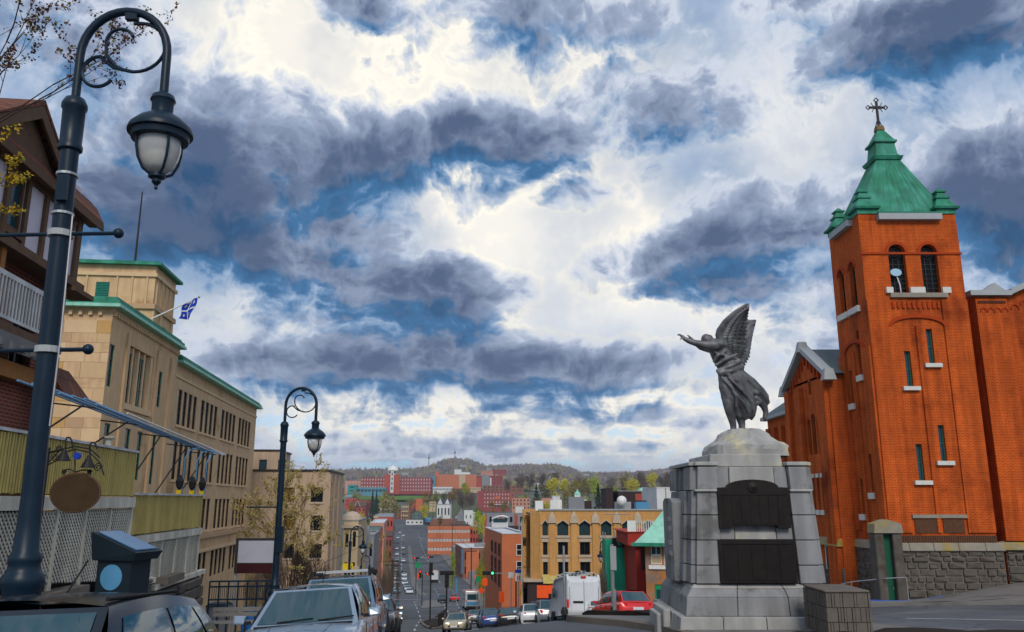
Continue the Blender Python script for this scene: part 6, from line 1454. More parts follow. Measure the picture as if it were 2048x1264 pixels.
# ------------------------------------------------------------------ tree overhanging at top left
def twig_tree(name, loc, label, seed, root, targets, budcols, group=None, bs=1.0, r0=.018):
    t = thing(name, label, 'tree', loc); r = random.Random(seed); tr = MB(); tw_ = MB(); buds = [MB() for _ in budcols]
    o = Vector(loc)
    tr.tube([Vector((0, 0, 0)), Vector(root)*.5+Vector((.08, 0, 0)), Vector(root)], [.17 if bs == 1 else .1, .13 if bs == 1 else .09, .10 if bs == 1 else .08], 9)
    def grow(p, d, L, rad, depth):
        pts = [p]; q = p.copy(); dd = d.copy(); n = 5
        for k in range(n):
            dd = (dd+Vector((r.uniform(-.25, .25), r.uniform(-.25, .25), r.uniform(-.16, .22)))*.55).normalized(); q = q+dd*L/n; pts.append(q.copy())
            if depth < 4 and k > 0 and r.random() < (.8 if depth < 2 else .5):
                sd_ = (dd+Vector((r.uniform(-1, 1), r.uniform(-1, 1), r.uniform(-.6, .8)))*.75).normalized(); grow(q.copy(), sd_, L*r.uniform(.38, .62), rad*.5, depth+1)
        tw_.tube(pts, [rad*(1-.13*k) for k in range(n+1)], 5 if depth < 2 else 3)
        if depth >= 2:
            for k in range(2, n+1):
                bi = r.choices(range(len(budcols)), weights=[w for _, w in budcols])[0]
                for _ in range(3):
                    c = pts[k]+Vector([r.gauss(0, .022*bs) for _ in range(3)]); a = Vector([r.gauss(0, 1) for _ in range(3)]).normalized()*r.uniform(.012, .028)*bs; e = a.orthogonal().normalized()*r.uniform(.008, .018)*bs
                    buds[bi].add([c-a, c+e, c+a, c-e], [(0, 1, 2, 3)])
    for tgt, L in targets: d = Vector(tgt)-o-Vector(root); grow(Vector(root), d.normalized(), d.length*L, r0, 0)
    tr.obj('trunk', m_bark, t, True); tw_.obj('branches', m_twig, t, True)
    for (m_, w), b_ in zip(budcols, buds): b_.obj('leaf_buds', m_, t)['kind'] = 'stuff'
    return t
m_bud_r = mat('reddish_buds', (.10, .035, .022), .8, .3, 9); m_bud_y = mat('yellow_blossom', (.42, .27, .02), .8, .3, 9); m_bud_g = mat('green_buds', (.20, .20, .03), .8, .3, 9)
tl = (-7.6, 9.2, H(-7.6, 9.2)); rt_ = Vector((-7.2, 9.0, 3.6))-Vector(tl)
twig_tree('budding_maple', tl, 'bare budding tree whose twigs reach in at the top left', 11, rt_, [(P(80, 110, 9.0), .95), (P(100, 200, 8.8), .95), (P(20, 10, 9.3), .9), (P(170, 150, 9.4), .85)], [(m_bud_r, 6), (m_bud_g, 1)])
tl2 = (-6.9, 8.6, H(-6.9, 8.6)); rt2 = Vector((-6.6, 8.5, 2.4))-Vector(tl2)
twig_tree('blossoming_shrub_tree', tl2, 'slender tree with yellow blossoms hanging before the timbered house', 5, rt2, [(P(60, 300, 8.4), .62), (P(15, 690, 8.2), .5)], [(m_bud_y, 6), (m_bud_g, 1)])
# ------------------------------------------------------------------ poles and signs on the memorial island
for u, D, vt, lb, sgn in ((1128, 26.5, 1092, 'thin grey pole in front of the white van', 0), (1225, 26.0, 1089, 'thicker grey sign pole in front of the red hatchback', 1)):
    x = xp(u, 1150, D); p = thing('sign_pole', lb, 'pole', (x, D, H(x, D)+.2)); h = zp(vt, D)-p.location.z
    B().tube([(0, 0, 0), (0, 0, h)], .035 if not sgn else .055, 8).obj('pole', m_steel, p); B().lathe([(.12, 0), (.10, .12), (.06, .2)], (0, 0, 0), 10).obj('base', m_iron, p)
    if sgn: B().box(-.06, .12, -.09, -.06, h-.75, h-.05).obj('sign_plate', m_trimgrey, p); B().box(-.02, .08, -.10, -.07, h-1.9, h-1.3).obj('sign_plate', m_steel, p)
    else: B().box(-.015, .015, -.08, -.03, h-1.1, h-.05).obj('sign_plate', m_trimgrey, p)
# ------------------------------------------------------------------ town buildings
def wm(n, c, c2=None): return mat(n, c, .85, .14, .5, .1, 10, col2=c2, f2=(.5, .68), s2=.15)
m_b_red = wm('red_town_brick', (.38, .075, .05)); m_b_or = wm('orange_town_brick', (.50, .15, .065)); m_b_pk = wm('pinkish_town_brick', (.50, .24, .17)); m_b_br = wm('brown_town_brick', (.22, .10, .07)); m_b_mar = wm('maroon_town_brick', (.28, .06, .06))
m_b_gr = wm('grey_cladding', (.22, .23, .25)); m_b_wh = wm('white_cladding', (.62, .62, .62)); m_b_cr = wm('cream_wall', (.48, .37, .23)); m_b_tl = wm('teal_cladding', (.02, .25, .26)); m_b_dk = wm('dark_brown_cladding', (.045, .03, .032)); m_b_bl = wm('blue_glass_wall', (.10, .26, .34))
m_r_gr = wm('grey_flat_roof', (.24, .25, .26)); m_r_wh = wm('white_flat_roof', (.55, .56, .58)); m_r_br = wm('brown_pitched_roof', (.10, .06, .05)); m_r_gn = wm('green_grey_roof', (.10, .16, .15)); m_r_dk = wm('dark_pitched_roof', (.05, .05, .06))
m_win_l = mat('pale_window', (.45, .46, .46), .3, .2, 1)
def bldg(name, label, u0, u1, vt, D, dep, cols, rows, wallm, roofm=None, yaw=0.0, wf=.5, hf=.55, side=0, gm=None, gable=None, cat='building', group=None, base=None, top_band=None, parapet=.5, vb=None, fm=None, fr=0, sill=False):
    x0, x1 = xp(u0, vt, D), xp(u1, vt, D); W_ = x1-x0; zt = zp(vt, D); zg = (H((x0+x1)/2, D) if vb is None else zp(vb, D)); zb = zg-3
    t = thing(name, label, cat, (x0, D, 0), yaw, group)
    def ops_for(Wd, n):
        o = []; hh = (zt-zg-.8)/rows
        for r in range(rows):
            for c in range(n):
                cw = Wd/n; o.append((cw*(c+.5)-cw*wf/2, cw*(c+.5)+cw*wf/2, zg+.4+hh*(r+.5)-hh*hf/2, zg+.4+hh*(r+.5)+hh*hf/2))
        return o
    o = ops_for(W_, cols) if cols else []
    face_obj(t, 'front_wall', wall_mesh(W_, zb, zt, o, .25), wallm, (0, 0, 0), 0)
    for r in o: win(t, (0, 0, 0), 0, r[0], r[2], r[1]-r[0], r[3]-r[2], .2, gm or m_glass_dk, fm or m_sill, fr)
    so = ops_for(dep, side) if side else []
    face_obj(t, 'side_wall', wall_mesh(dep, zb, zt, so, .25), wallm, (W_, 0, 0), W90); face_obj(t, 'side_wall', wall_mesh(dep, zb, zt, so, .25), wallm, (0, dep, 0), -W90)
    for r in so:
        win(t, (W_, 0, 0), W90, r[0], r[2], r[1]-r[0], r[3]-r[2], .2, gm or m_glass_dk, fm or m_sill, fr); win(t, (0, dep, 0), -W90, r[0], r[2], r[1]-r[0], r[3]-r[2], .2, gm or m_glass_dk, fm or m_sill, fr)
    face_obj(t, 'back_wall', wall_mesh(W_, zb, zt, []), wallm, (W_, dep, 0), math.pi)
    rm_ = roofm or m_r_gr; e = min(.3, W_*.03+.1)
    if gable:
        ax, rise = gable
        if ax == 'x': B().add([(-e, -e*2, zt-.05), (W_+e, -e*2, zt-.05), (W_+e, dep/2, zt+rise), (-e, dep/2, zt+rise), (-e, dep+e, zt-.05), (W_+e, dep+e, zt-.05)], [(0, 1, 2, 3), (3, 2, 5, 4)]).obj('roof', rm_, t); B().add([(0, 0, zt), (0, dep, zt), (0, dep/2, zt+rise-.1), (W_, 0, zt), (W_, dep, zt), (W_, dep/2, zt+rise-.1)], [(0, 1, 2), (3, 4, 5)]).obj('gable', wallm, t)
        else: B().add([(-e*2, -e*2, zt-.1), (W_/2, -e*2, zt+rise), (W_+e*2, -e*2, zt-.1), (-e*2, dep, zt-.1), (W_/2, dep, zt+rise), (W_+e*2, dep, zt-.1)], [(0, 1, 4, 3), (1, 2, 5, 4)]).obj('roof', rm_, t); B().add([(0, 0, zt), (W_, 0, zt), (W_/2, 0, zt+rise-.1)], [(0, 1, 2)]).obj('gable', wallm, t)
    else:
        B().box(.15, W_-.15, .15, dep-.15, zt-.35, zt-.10).obj('roof', rm_, t)
        pc = B().box(-.06, W_+.06, -.06, .3, zt, zt+.15).box(-.06, .3, .3, dep-.3, zt, zt+.15).box(W_-.3, W_+.06, .3, dep-.3, zt, zt+.15).box(-.06, W_+.06, dep-.3, dep+.06, zt, zt+.15); pc.obj('parapet', rm_ if top_band is None else top_band, t)
    return t, W_, zt, zg
def part(t, nm, m_, *boxes):
    b = MB()
    for q_ in boxes: b.box(*q_)
    return b.obj(nm, m_, t)
# left pavement row
t, W_, zt, zg = bldg('classical_hall', 'pale classical facade with cornice just beyond the beige stucco block', 688, 717, 1042, 112, 16, 2, 3, m_b_cr, None, R(6), .42, .5, 4)
part(t, 'cornice', m_paleband, (-.3, W_+.35, -.4, .3, zt-.9, zt-.5)); part(t, 'string_course', m_paleband, (-.1, W_+.25, -.25, .1, zt-6.2, zt-5.8)); B().lathe([(1.4, 0), (1.2, .5), (.6, 1.0), (0, 1.1)], (W_*.45, 2, zt+.15), 12).obj('roof_vent', m_paleband, t)
t, W_, zt, zg = bldg('grey_shop', 'narrow grey building with stepped parapet in the left row', 714, 748, 1071, 131, 18, 3, 3, m_b_gr, None, R(6.5), .45, .5, 4)
part(t, 'parapet_gable', m_b_gr, (W_*.3, W_*.75, -.05, .35, zt+.15, zt+1.6))
t, W_, zt, zg = bldg('orange_brick_block', 'orange brick corner block with grey green roof in the left row', 728, 757, 1061, 225, 34, 4, 4, m_b_or, m_r_gn, R(7), .42, .55, 6); part(t, 'cornice', m_r_gn, (-.3, W_+.4, -.4, .2, zt-.4, zt-.003))
t, W_, zt, zg = bldg('pink_brick_block', 'pinkish brick block with white flat roof behind the orange brick one', 741, 768, 1046, 300, 60, 4, 4, m_b_pk, m_r_wh, R(7.5), .4, .5, 8)
t, W_, zt, zg = bldg('long_red_shops', 'long low red brick shop row with pale roof edge left of the street', 748, 786, 1034, 430, 120, 6, 3, m_b_red, m_r_gr, R(8), .45, .45, 12); part(t, 'roof_edge', m_b_cr, (-.2, W_*.22, -.2, .1, zt-.5, zt+.6))
bldg('small_dark_gable', 'small maroon shop with awnings beside the far road', 766, 784, 1072, 380, 16, 3, 2, m_b_mar, m_r_br, R(7), .5, .5, 2, gable=('x', 2))
# right side, mid distance
t, W_, zt, zg = bldg('red_brick_warehouse', 'tall plain red brick block with white flat roof left of the golden one', 1004, 1056, 1068, 116, 26, 0, 3, m_b_or, m_r_wh, R(7), .4, .45, 0, parapet=.4, top_band=m_r_wh)
for j, v in enumerate((1098, 1130, 1158)):
    for k in range(3):
        yy = 3+k*5.2; z0 = zp(v, 118)-1.2; face_obj(t, 'window_recess', B().box(26-yy-1.5, 26-yy+1.5, -.02, .01, z0, z0+2.0), m_b_red, (0, 26, 0), -W90); win(t, (0, 26, 0), -W90, 26-yy-1.2, z0+.15, 2.4, 1.7, -.06, m_glass_dk, m_frame_dk, .1, (1, 0))
for v in (1096, 1130):
    for k in range(1): win(t, (0, 0, 0), 0, W_-1.6, zp(v, 116)-1.0, .9, 1.5, -.05, m_glass_dk, m_white, .07, (0, 1))
t, W_, zt, zg = bldg('white_curved_block', 'white block with a curved top band behind the red brick warehouse', 984, 1016, 1046, 260, 14, 0, 3, m_b_wh, m_r_wh, R(2))
cb = MB(); cb.tube([(W_*k/10, -.6*math.sin(math.pi*k/10), zt+1.2+.9*math.sin(math.pi*k/12)) for k in range(11)], .30, 6); cb.obj('curved_band', m_b_wh, t); part(t, 'glass_strip', m_glass_bl, (.4, W_-.4, -.04, .1, zt+.15, zt+1.3))
t, W_, zt, zg = bldg('grey_condo', 'grey and red condominium block with stacked balconies behind the warehouse', 966, 1048, 1028, 380, 24, 8, 5, m_b_gr, m_r_gr, R(3), .5, .6, 3)
for k in (0, 3, 6): part(t, 'red_panel', m_b_red, (W_*(k/8+.02), W_*(k/8)+W_*.09, -.15, -.01, zg, zt))
for r in range(4): part(t, 'balcony', m_b_dk, (W_*.62, W_*.86, -1.6, -.01, zg+3+r*(zt-zg)/5.2, zg+3.9+r*(zt-zg)/5.2))
t, W_, zt, zg = bldg('long_orange_school', 'long low orange brick building with ribbon windows at the road junction', 856, 940, 1052, 430, 22, 14, 3, m_b_or, m_r_dk, R(4), .8, .36, 4, gm=m_win_l); part(t, 'dark_penthouse', m_b_br, (W_*.05, W_*.62, 2, 14, zt, zt+3.4))
t, W_, zt, zg = bldg('red_wing', 'small red and grey wing right of the long orange building', 940, 957, 1054, 440, 16, 3, 3, m_b_red, m_r_gr, R(4), .5, .5, 2)
t, W_, zt, zg = bldg('brown_shop', 'low brown brick shop with broad white roof beside the turning lane', 926, 990, 1096, 300, 30, 5, 2, m_b_br, m_r_wh, R(9), .4, .5, 4, top_band=m_r_wh)
part(t, 'orange_bay', m_b_or, (W_*.1, W_*.5, -.4, -.01, zg-1, zt-.6)); part(t, 'blue_sign', m_bluedisc, (-.3, -.02, .5, 4, zg+1.5, zt-.4)); part(t, 'grey_porch', m_b_gr, (W_*.18, W_*.45, -3.2, -.42, zg-1, zg+2.6)); [part(t, 'roof_unit', m_r_gr, (W_*f, W_*f+1.4, 8+k, 9.5+k, zt, zt+1.2)) for k, f in enumerate((.45, .55, .68))]
bldg('plank_shed', 'dim timber shed between the orange building and the brown shop', 905, 922, 1094, 350, 12, 0, 1, m_grey_wood, m_r_gr, R(6))
t, W_, zt, zg = bldg('mural_hall', 'low hall with a bright blue mural on its front', 846, 893, 1036, 790, 18, 6, 1, m_b_dk, m_r_gr, R(5), .5, .3); part(t, 'mural', mat('blue_mural', (.02, .14, .40), .6, .5, .25, col2=(.10, .42, .50), f2=(.45, .55), s2=.4), (W_*.1, W_*.92, -.2, -.01, zt-3.6, zt+.3))
bldg('white_shop', 'low white and grey shop left of the blue mural', 812, 846, 1040, 780, 14, 4, 1, m_b_wh, m_r_gr, R(6), .4, .4)
t, W_, zt, zg = bldg('balcony_flats', 'brown brick flats with cream balconies at the head of the road', 790, 826, 1018, 820, 22, 6, 4, m_b_br, m_r_br, 0, .4, .5)
for r in range(3): part(t, 'balcony', m_b_cr, (W_*.38, W_*.74, -2.2, -.02, zg+3+r*4.2, zg+4.2+r*4.2))
for k in range(4): part(t, 'balcony_post', m_b_cr, (W_*(.38+.118*k), W_*(.38+.118*k)+.5, -2.3, -1.9, zg, zg+14))
bldg('green_gable_house', 'small house with dark green gable front beyond the road end', 824, 842, 1027, 810, 12, 2, 2, m_r_gn, m_r_br, 0, .3, .3, gable=('y', 3), cat='house')
bldg('white_box_house', 'upright white house with four small windows on the green slope', 928, 946, 1021, 640, 10, 2, 2, m_b_wh, m_r_wh, R(2), .22, .3, 1, cat='house')
bldg('grey_gable_house', 'small grey gabled house left of the upright white house', 914, 929, 1030, 645, 10, 1, 1, m_b_gr, m_r_gr, 0, .2, .3, gable=('y', 5), cat='house')
t, W_, zt, zg = bldg('victorian_house', 'white many gabled house with grey roof among olive trees', 874, 901, 1008, 660, 14, 4, 2, m_b_wh, m_r_dk, 0, .4, .5, gable=('x', 4), cat='house')
B().add([(W_*.05, -.4, zt), (W_*.42, -.4, zt), (W_*.235, -.4, zt+4.2)], [(0, 1, 2)]).obj('gable_front', m_b_wh, t); B().add([(W_*.58, -.4, zt), (W_*.95, -.4, zt), (W_*.765, -.4, zt+4.2)], [(0, 1, 2)]).obj('gable_front', m_b_wh, t)
t, W_, zt, zg = bldg('maroon_mill', 'long maroon brick building of four storeys above the green lawn', 955, 1020, 984, 830, 26, 11, 4, m_b_mar, m_r_dk, 0, .38, .5, 4, gm=m_win_l, vb=1017); part(t, 'end_pavilion', m_b_mar, (0, W_*.2, -1.5, -.02, zg-3, zt+1.0)); part(t, 'orange_panel', m_b_or, (W_*.55, W_*.7, -.12, -.01, zg+9, zg+12)); part(t, 'white_canopy', m_white, (W_*.5, W_*.95, -2.5, -.02, zg+3.6, zg+4.2))
bldg('salmon_terrace', 'salmon brick terrace with two white chimneys right of the maroon building', 1024, 1060, 996, 790, 16, 5, 3, m_b_pk, m_r_dk, 0, .35, .5, 2, vb=1020)
bldg('white_garage', 'low white garage on the slope behind the golden block', 1031, 1048, 1013, 640, 12, 2, 1, m_b_wh, m_r_gr, 0, .3, .4)
bldg('salmon_house', 'small salmon brick house left of the silver roof tank', 1083, 1104, 996, 620, 12, 2, 2, m_b_pk, m_r_br, 0, .3, .4, cat='house')
# hospital on the rise
t, W_, zt, zg = bldg('brick_hospital', 'long red brick hospital with white domed centre tower on the rise', 722, 862, 955, 1080, 24, 26, 4, m_b_mar, m_r_dk, 0, .42, .5, 3, gm=m_win_l, vb=984)
part(t, 'centre_block', m_b_red, (W_*.34, W_*.56, -4, -.02, zg-3, zt+4)); part(t, 'stair_shaft', m_b_wh, (W_*.43, W_*.475, -5, -4.02, zg-1, zt+9)); part(t, 'belvedere', m_b_wh, (W_*.40, W_*.505, -4, 6, zt+4, zt+9))
B().lathe([(7.2, 0), (6.6, 2.2), (4.6, 4.4), (1.6, 5.8), (.8, 6.2), (.8, 8), (0, 9)], (W_*.4525, 1, zt+9), 16).obj('dome', m_white, t, True)
for k in range(4): part(t, 'dark_window', m_glass_dk, (W_*.445, W_*.46, -5.1, -5.01, zg+3+k*6, zg+6.5+k*6))
for k in range(6): part(t, 'belvedere_arch', m_glass_dk, (W_*(.404+.017*k), W_*(.404+.017*k)+1.4, -4.1, -4.01, zt+5, zt+8))
bldg('glass_pavilion', 'long low blue glass hall in front of the hospital', 714, 772, 975, 1055, 14, 8, 1, m_b_bl, m_r_gr, 0, .8, .5, gm=m_glass_bl, vb=987)
bldg('teal_lecture_block', 'small teal block on stilts at the left of the glass hall', 696, 713, 970, 1050, 12, 1, 2, m_b_tl, m_r_gr, 0, .5, .35, vb=985)
bldg('pale_annex', 'low pale annex at the left end of the hospital', 690, 722, 961, 1100, 16, 5, 4, m_b_pk, m_r_br, 0, .4, .45, gm=m_win_l, vb=984)
t, W_, zt, zg = bldg('orange_clinic', 'orange brick clinic slab with cream end panel right of the hospital', 871, 953, 949, 1130, 28, 12, 6, m_b_or, m_r_gr, 0, .85, .35, 2, gm=m_b_pk, vb=973); part(t, 'cream_panel', m_b_cr, (W_*.58, W_*.73, -.6, -.02, zg-2, zt-.5)); part(t, 'orange_stair', m_b_or, (0, W_*.08, -.8, -.02, zg-2, zt+4)); part(t, 'roof_plant', m_b_wh, (W_*.45, W_*.62, 6, 16, zt, zt+7)); part(t, 'roof_plant', m_b_wh, (W_*.62, W_*.83, 6, 14, zt, zt+3.2))
t, W_, zt, zg = bldg('blue_link', 'narrow pale blue link between the hospital and the clinic', 861, 871, 952, 1120, 14, 1, 1, m_b_bl, m_r_gn, 0, .3, .3, vb=975)
bldg('pale_arcade', 'low pale arcade below the orange clinic', 866, 905, 974, 1060, 10, 14, 1, m_b_wh, m_r_wh, 0, .5, .5, gm=m_glass_bl, vb=983); bldg('pale_kiosk', 'small pale pavilion right of the arcade', 940, 962, 975, 1060, 8, 6, 1, m_b_cr, m_r_wh, 0, .6, .35, vb=981)
t, W_, zt, zg = bldg('grey_lab_block', 'grey and maroon laboratory block with white strip right of the clinic', 953, 1005, 951, 1140, 22, 8, 4, m_b_mar, m_r_wh, 0, .5, .45, gm=m_b_dk, vb=974); part(t, 'grey_face', m_b_gr, (W_*.2, W_*.5, -1, -.02, zg-2, zt+.5)); part(t, 'red_corner', m_b_red, (0, W_*.18, -1.2, -.02, zg-2, zt-3)); part(t, 'white_fin', m_b_wh, (W_*.52, W_*.575, -1.3, -.02, zg-2, zt-3))
bldg('brown_court', 'long brown low building with a pale roof line right of the laboratory', 965, 1048, 971, 1000, 20, 10, 2, m_b_br, m_r_gr, 0, .3, .4, vb=984)
bldg('purple_block', 'distant maroon flat block under the ridge', 985, 1013, 939, 1500, 20, 6, 2, m_b_mar, m_r_gr, 0, .4, .4, vb=947); bldg('tan_block', 'distant tan flat block left of the maroon one under the ridge', 962, 986, 941, 1480, 18, 6, 2, m_b_pk, m_r_gr, 0, .4, .4, vb=948)
# left slope houses
bldg('red_flat_house', 'plain red flat roofed house at the far left of the valley', 690, 713, 997, 760, 14, 2, 2, m_b_red, m_r_gr, 0, .2, .35, vb=1013); t, W_, zt, zg = bldg('brick_gable_house', 'brick house with a cream edged gable below the red flat one', 698, 731, 1013, 700, 16, 4, 1, m_b_mar, m_r_br, 0, .3, .4, gable=('x', 4), cat='house', vb=1028)
B().tube([(W_*.35, -.6, zt), (W_*.52, -.6, zt+5), (W_*.69, -.6, zt)], .35, 5).obj('cream_bargeboard', m_b_cr, t)
bldg('red_barn_house', 'red house behind the cream edged gable', 715, 737, 1001, 745, 14, 2, 2, m_b_red, m_r_br, 0, .25, .35, vb=1020, cat='house')
bldg('white_clapboard_house', 'white clapboard house with grey bands left of the flats', 761, 782, 999, 740, 14, 3, 3, m_b_wh, m_r_gr, 0, .7, .3, vb=1013, cat='house'); bldg('bright_orange_house', 'bright orange house wall under the olive trees', 832, 845, 997, 720, 14, 1, 1, m_b_or, m_r_br, 0, .1, .1, vb=1014, cat='house'); bldg('cream_house', 'small cream house left of the white many gabled house', 859, 871, 1003, 690, 10, 2, 2, m_b_cr, m_r_br, 0, .3, .4, vb=1016, cat='house')
# roofscape just behind the golden block
bldg('dark_fly_tower', 'tall narrow dark brown block behind the golden roof', 1212, 1226, 978, 150, 9, 0, 1, m_b_dk, m_b_dk); t, W_, zt, zg = bldg('dark_theatre', 'broad dark brown theatre block with a red panel behind the golden roof', 1237, 1285, 983, 148, 14, 0, 1, m_b_dk, m_r_gr); part(t, 'red_panel', m_b_red, (W_*.68, W_*.93, -.3, -.01, zt-4.2, zt-.4)); part(t, 'grey_strip', m_b_gr, (W_*.94, W_*1.02, -.35, -.01, zt-4, zt))
bldg('dark_billboard_block', 'low dark block with white lettering strip behind the green roof', 1284, 1316, 1003, 140, 8, 0, 1, m_b_dk, m_b_dk); 
t, W_, zt, zg = bldg('white_gable_wall', 'tall blank white wall block left of the memorial', 1313, 1352, 976, 130, 14, 0, 1, m_b_wh, m_r_wh); part(t, 'dark_joint', m_b_dk, (W_*.45, W_*.48, -.03, -.01, zt-6, zt))
t, W_, zt, zg = bldg('silver_tank_house', 'pale silver cube on a rooftop left of the green spire', 1105, 1120, 993, 200, 5, 0, 1, m_b_wh, m_r_wh)
# green-capped church tower and cupola house
t = thing('green_cupola_church', 'small white and red church with a green cupola behind the golden roof', 'church', (xp(1160, 1000, 420), 420, zp(1012, 420)))
B().box(-5, 5, -4, 4, -14, 1).obj('walls', m_b_red, t); B().frustum(0, 0, 1, 3.2, 5.4, 4.4, 2.6, 2.2).obj('roof', m_copper_l, t); B().frustum(-1.3, 0, 3.2, 5.4, 1.5, 1.5, 1.3, 1.3).obj('belfry', m_white, t); B().lathe([(1.7, 0), (1.5, .8), (.6, 1.8), (.3, 2.4), (0, 3.2)], (-1.3, 0, 5.4), 10).obj('cupola', m_copper_l, t); B().box(-4, -2.2, -4.1, -4.01, -1.8, -.3).box(1, 3, -4.1, -4.01, -1.8, -.3).obj('window', m_white, t)
t = thing('green_roof_villa', 'villa with pale green mansard roof beside the dark theatre', 'house', (xp(1298, 1000, 260), 260, zp(1003, 260)))
B().box(-3.6, 3.6, -3, 5, -14, .4).obj('walls', m_b_cr, t); B().frustum(0, 1, .4, 2.2, 4.2, 4.4, 3.6, 3.8).obj('mansard', m_b_gr, t); B().frustum(0, 1, 2.2, 4.2, 4.0, 4.0, 2.4, 2.2).obj('roof', m_copper_l, t); B().box(-2.4, -1.2, -3.5, -3.0, .9, 1.9).box(1.0, 2.2, -3.5, -3.0, .9, 1.9).obj('dormer', m_white, t)

rh_ = random.Random(12); used_h = set()
for k in range(34):                                      # small houses filling the valley blocks
    D = rh_.uniform(480, 1000); u = rh_.uniform(692, 1340); x = (u-1024)/1640*D
    if D < 830 and xl(D)-16 < x < xr(D)+10: continue
    wn, wm_ = rh_.choice((('red', m_b_red), ('white', m_b_wh), ('grey', m_b_gr), ('cream', m_b_cr), ('pink', m_b_pk), ('brown', m_b_br))); rn, rm2 = rh_.choice((('dark', m_r_dk), ('grey', m_r_gr), ('brown', m_r_br)))
    zg = H(x, D); hh = rh_.uniform(5.5, 8.5); vt_ = 1000-(zg+hh)/D*1640; w2 = rh_.uniform(8, 15)*1640/D/2
    side_ = 'far left' if u < 790 else ('middle' if u < 1000 else ('right of middle' if u < 1150 else 'far right')); lv_ = 'lower' if D < 640 else ('upper' if D > 850 else 'mid'); lb = 'small %s house with %s roof, %s slope, %s of the valley' % (wn, rn, lv_, side_)
    if lb in used_h: continue
    used_h.add(lb)
    bldg('valley_house', lb, u-w2, u+w2, vt_, D, 9, rh_.choice((2, 3, 4)), 2, wm_, rm2, rh_.uniform(-.2, .2), .32, .42, 1, gm=rh_.choice((m_glass_dk, m_win_l)), gable=rh_.choice((('x', 2.6), ('y', 3.2), ('x', 2.2), None)), cat='house', group='small houses of the valley')
# ------------------------------------------------------------------ golden brick block with pointed windows
GB = thing('golden_brick_block', 'golden brick corner block with pointed top windows and small stone pinnacles', 'building', (xp(1080, 1100, 80), 80, 0), R(2))
gx0 = GB.location.x; gzt = zp(1021, 80); Wg = 17.0
def gxl(u, v): return xp(u, v, 80)-gx0
gops = []
for u0, u1 in ((1085, 1096), (1115, 1137), (1159, 1181), (1203, 1224), (1246, 1266), (1288, 1308)):
    x0, x1 = gxl(u0, 1080), gxl(u1, 1080)
    gops.append((x0, x1, zp(1071, 80), zp(1042, 80), 'point')); gops.append((x0+.04, x1-.04, zp(1110, 80), zp(1084, 80))); gops.append((x0+.04, x1-.04, zp(1150, 80), zp(1124, 80)))
face_obj(GB, 'front_wall', wall_mesh(Wg, -16, gzt, gops, .3), m_obrick, (0, 0, 0), 0)
for r in gops:
    pt_ = len(r) > 4; win(GB, (0, 0, 0), 0, r[0], r[2], r[1]-r[0], r[3]-r[2], .25, m_glass_bl if pt_ else m_glass_dk, m_frame_dk, .07, (1, 0)); face_obj(GB, 'stone_sill', B().box(r[0]-.15, r[1]+.15, -.10, 0, r[2]-.22, r[2]-.004), m_paleband, (0, 0, 0), 0)
    if not pt_: face_obj(GB, 'stone_lintel', B().box(r[0]-.1, r[1]+.1, -.06, 0, r[3]+.004, r[3]+.3), m_paleband, (0, 0, 0), 0)
    else: face_obj(GB, 'stone_hood', B().tube([(r[0]-.12, -.06, r[3]-.35), ((r[0]+r[1])/2, -.06, r[3]+.08), (r[1]+.12, -.06, r[3]-.35)], .07, 5), m_paleband, (0, 0, 0), 0)
for u in (1104, 1148, 1191, 1234, 1276):
    x = gxl(u, 1050); face_obj(GB, 'brick_pier', B().box(x-.30, x+.30, -.18, .002, -16, zp(1046, 80)), m_obrick, (0, 0, 0), 0)
    face_obj(GB, 'stone_pinnacle', B().frustum(x, -.12, zp(1046, 80), zp(1046, 80)+.7, .42, .2, .30, .16).frustum(x, -.12, zp(1046, 80)+.7, gzt-.1, .22, .14, .04, .05), m_paleband, (0, 0, 0), 0)
o = face_obj(GB, 'side_wall', wall_mesh(13, -16, gzt, [(1+2*k, 2.1+2*k, zp(1071, 86), zp(1040, 86), 'point') for k in range(6)]+[(1+2*k, 2.1+2*k, zp(v, 86)-1.4, zp(v, 86)+.6) for k in range(6) for v in (1100, 1138)], .3), m_obrick, (-.9, 13.6, 0), -W90-R(3))
for k in range(6):
    for z0, h in ((zp(1071, 86), 1.9), (zp(1100, 86)-1.4, 2.0), (zp(1138, 86)-1.4, 2.0)): win(GB, (-.9, 13.6, 0), -W90-R(3), 1+2*k, z0, 1.1, h, .22, m_glass_dk, m_frame_dk, .07)
for k in range(7): face_obj(GB, 'brick_pier', B().box(.3+2*k, .75+2*k, -.16, .002, -16, zp(1040, 86)), m_paleband, (-.9, 13.6, 0), -W90-R(3))
face_obj(GB, 'corner_wall', wall_mesh(1.05, -16, gzt, [], .3), m_obrick, (-.88, .62, 0), -R(35))
face_obj(GB, 'back_wall', wall_mesh(Wg+1, -16, gzt, []), m_obrick, (Wg, 14, 0), math.pi); face_obj(GB, 'right_wall', wall_mesh(14, -16, gzt, []), m_obrick, (Wg, 0, 0), W90)
B().box(-.6, Wg-.2, .4, 13.6, gzt-.5, gzt-.3).obj('roof', m_r_gr, GB); B().box(-.15, Wg+.1, -.12, .25, gzt, gzt+.14).obj('parapet_cap', m_trimgrey, GB)
for k, (x, y, w, h, m_) in enumerate(((1.5, 6, 1.2, 1.0, m_white), (3.3, 5, 1.6, 1.3, m_b_gr), (5, 7, .9, .9, m_b_dk), (8, 4, 1.5, .8, m_steel), (10.4, 6, 1.3, .8, m_bluedisc), (-.1, 5, .8, .9, m_white))): part(GB, 'roof_unit', m_, (x, x+w, y, y+1.2, gzt-.3, gzt+h))
B().ellip((8.4, 3, gzt+.9), (.5, .5, .5)).obj('white_ball_vent', m_white, GB, True)
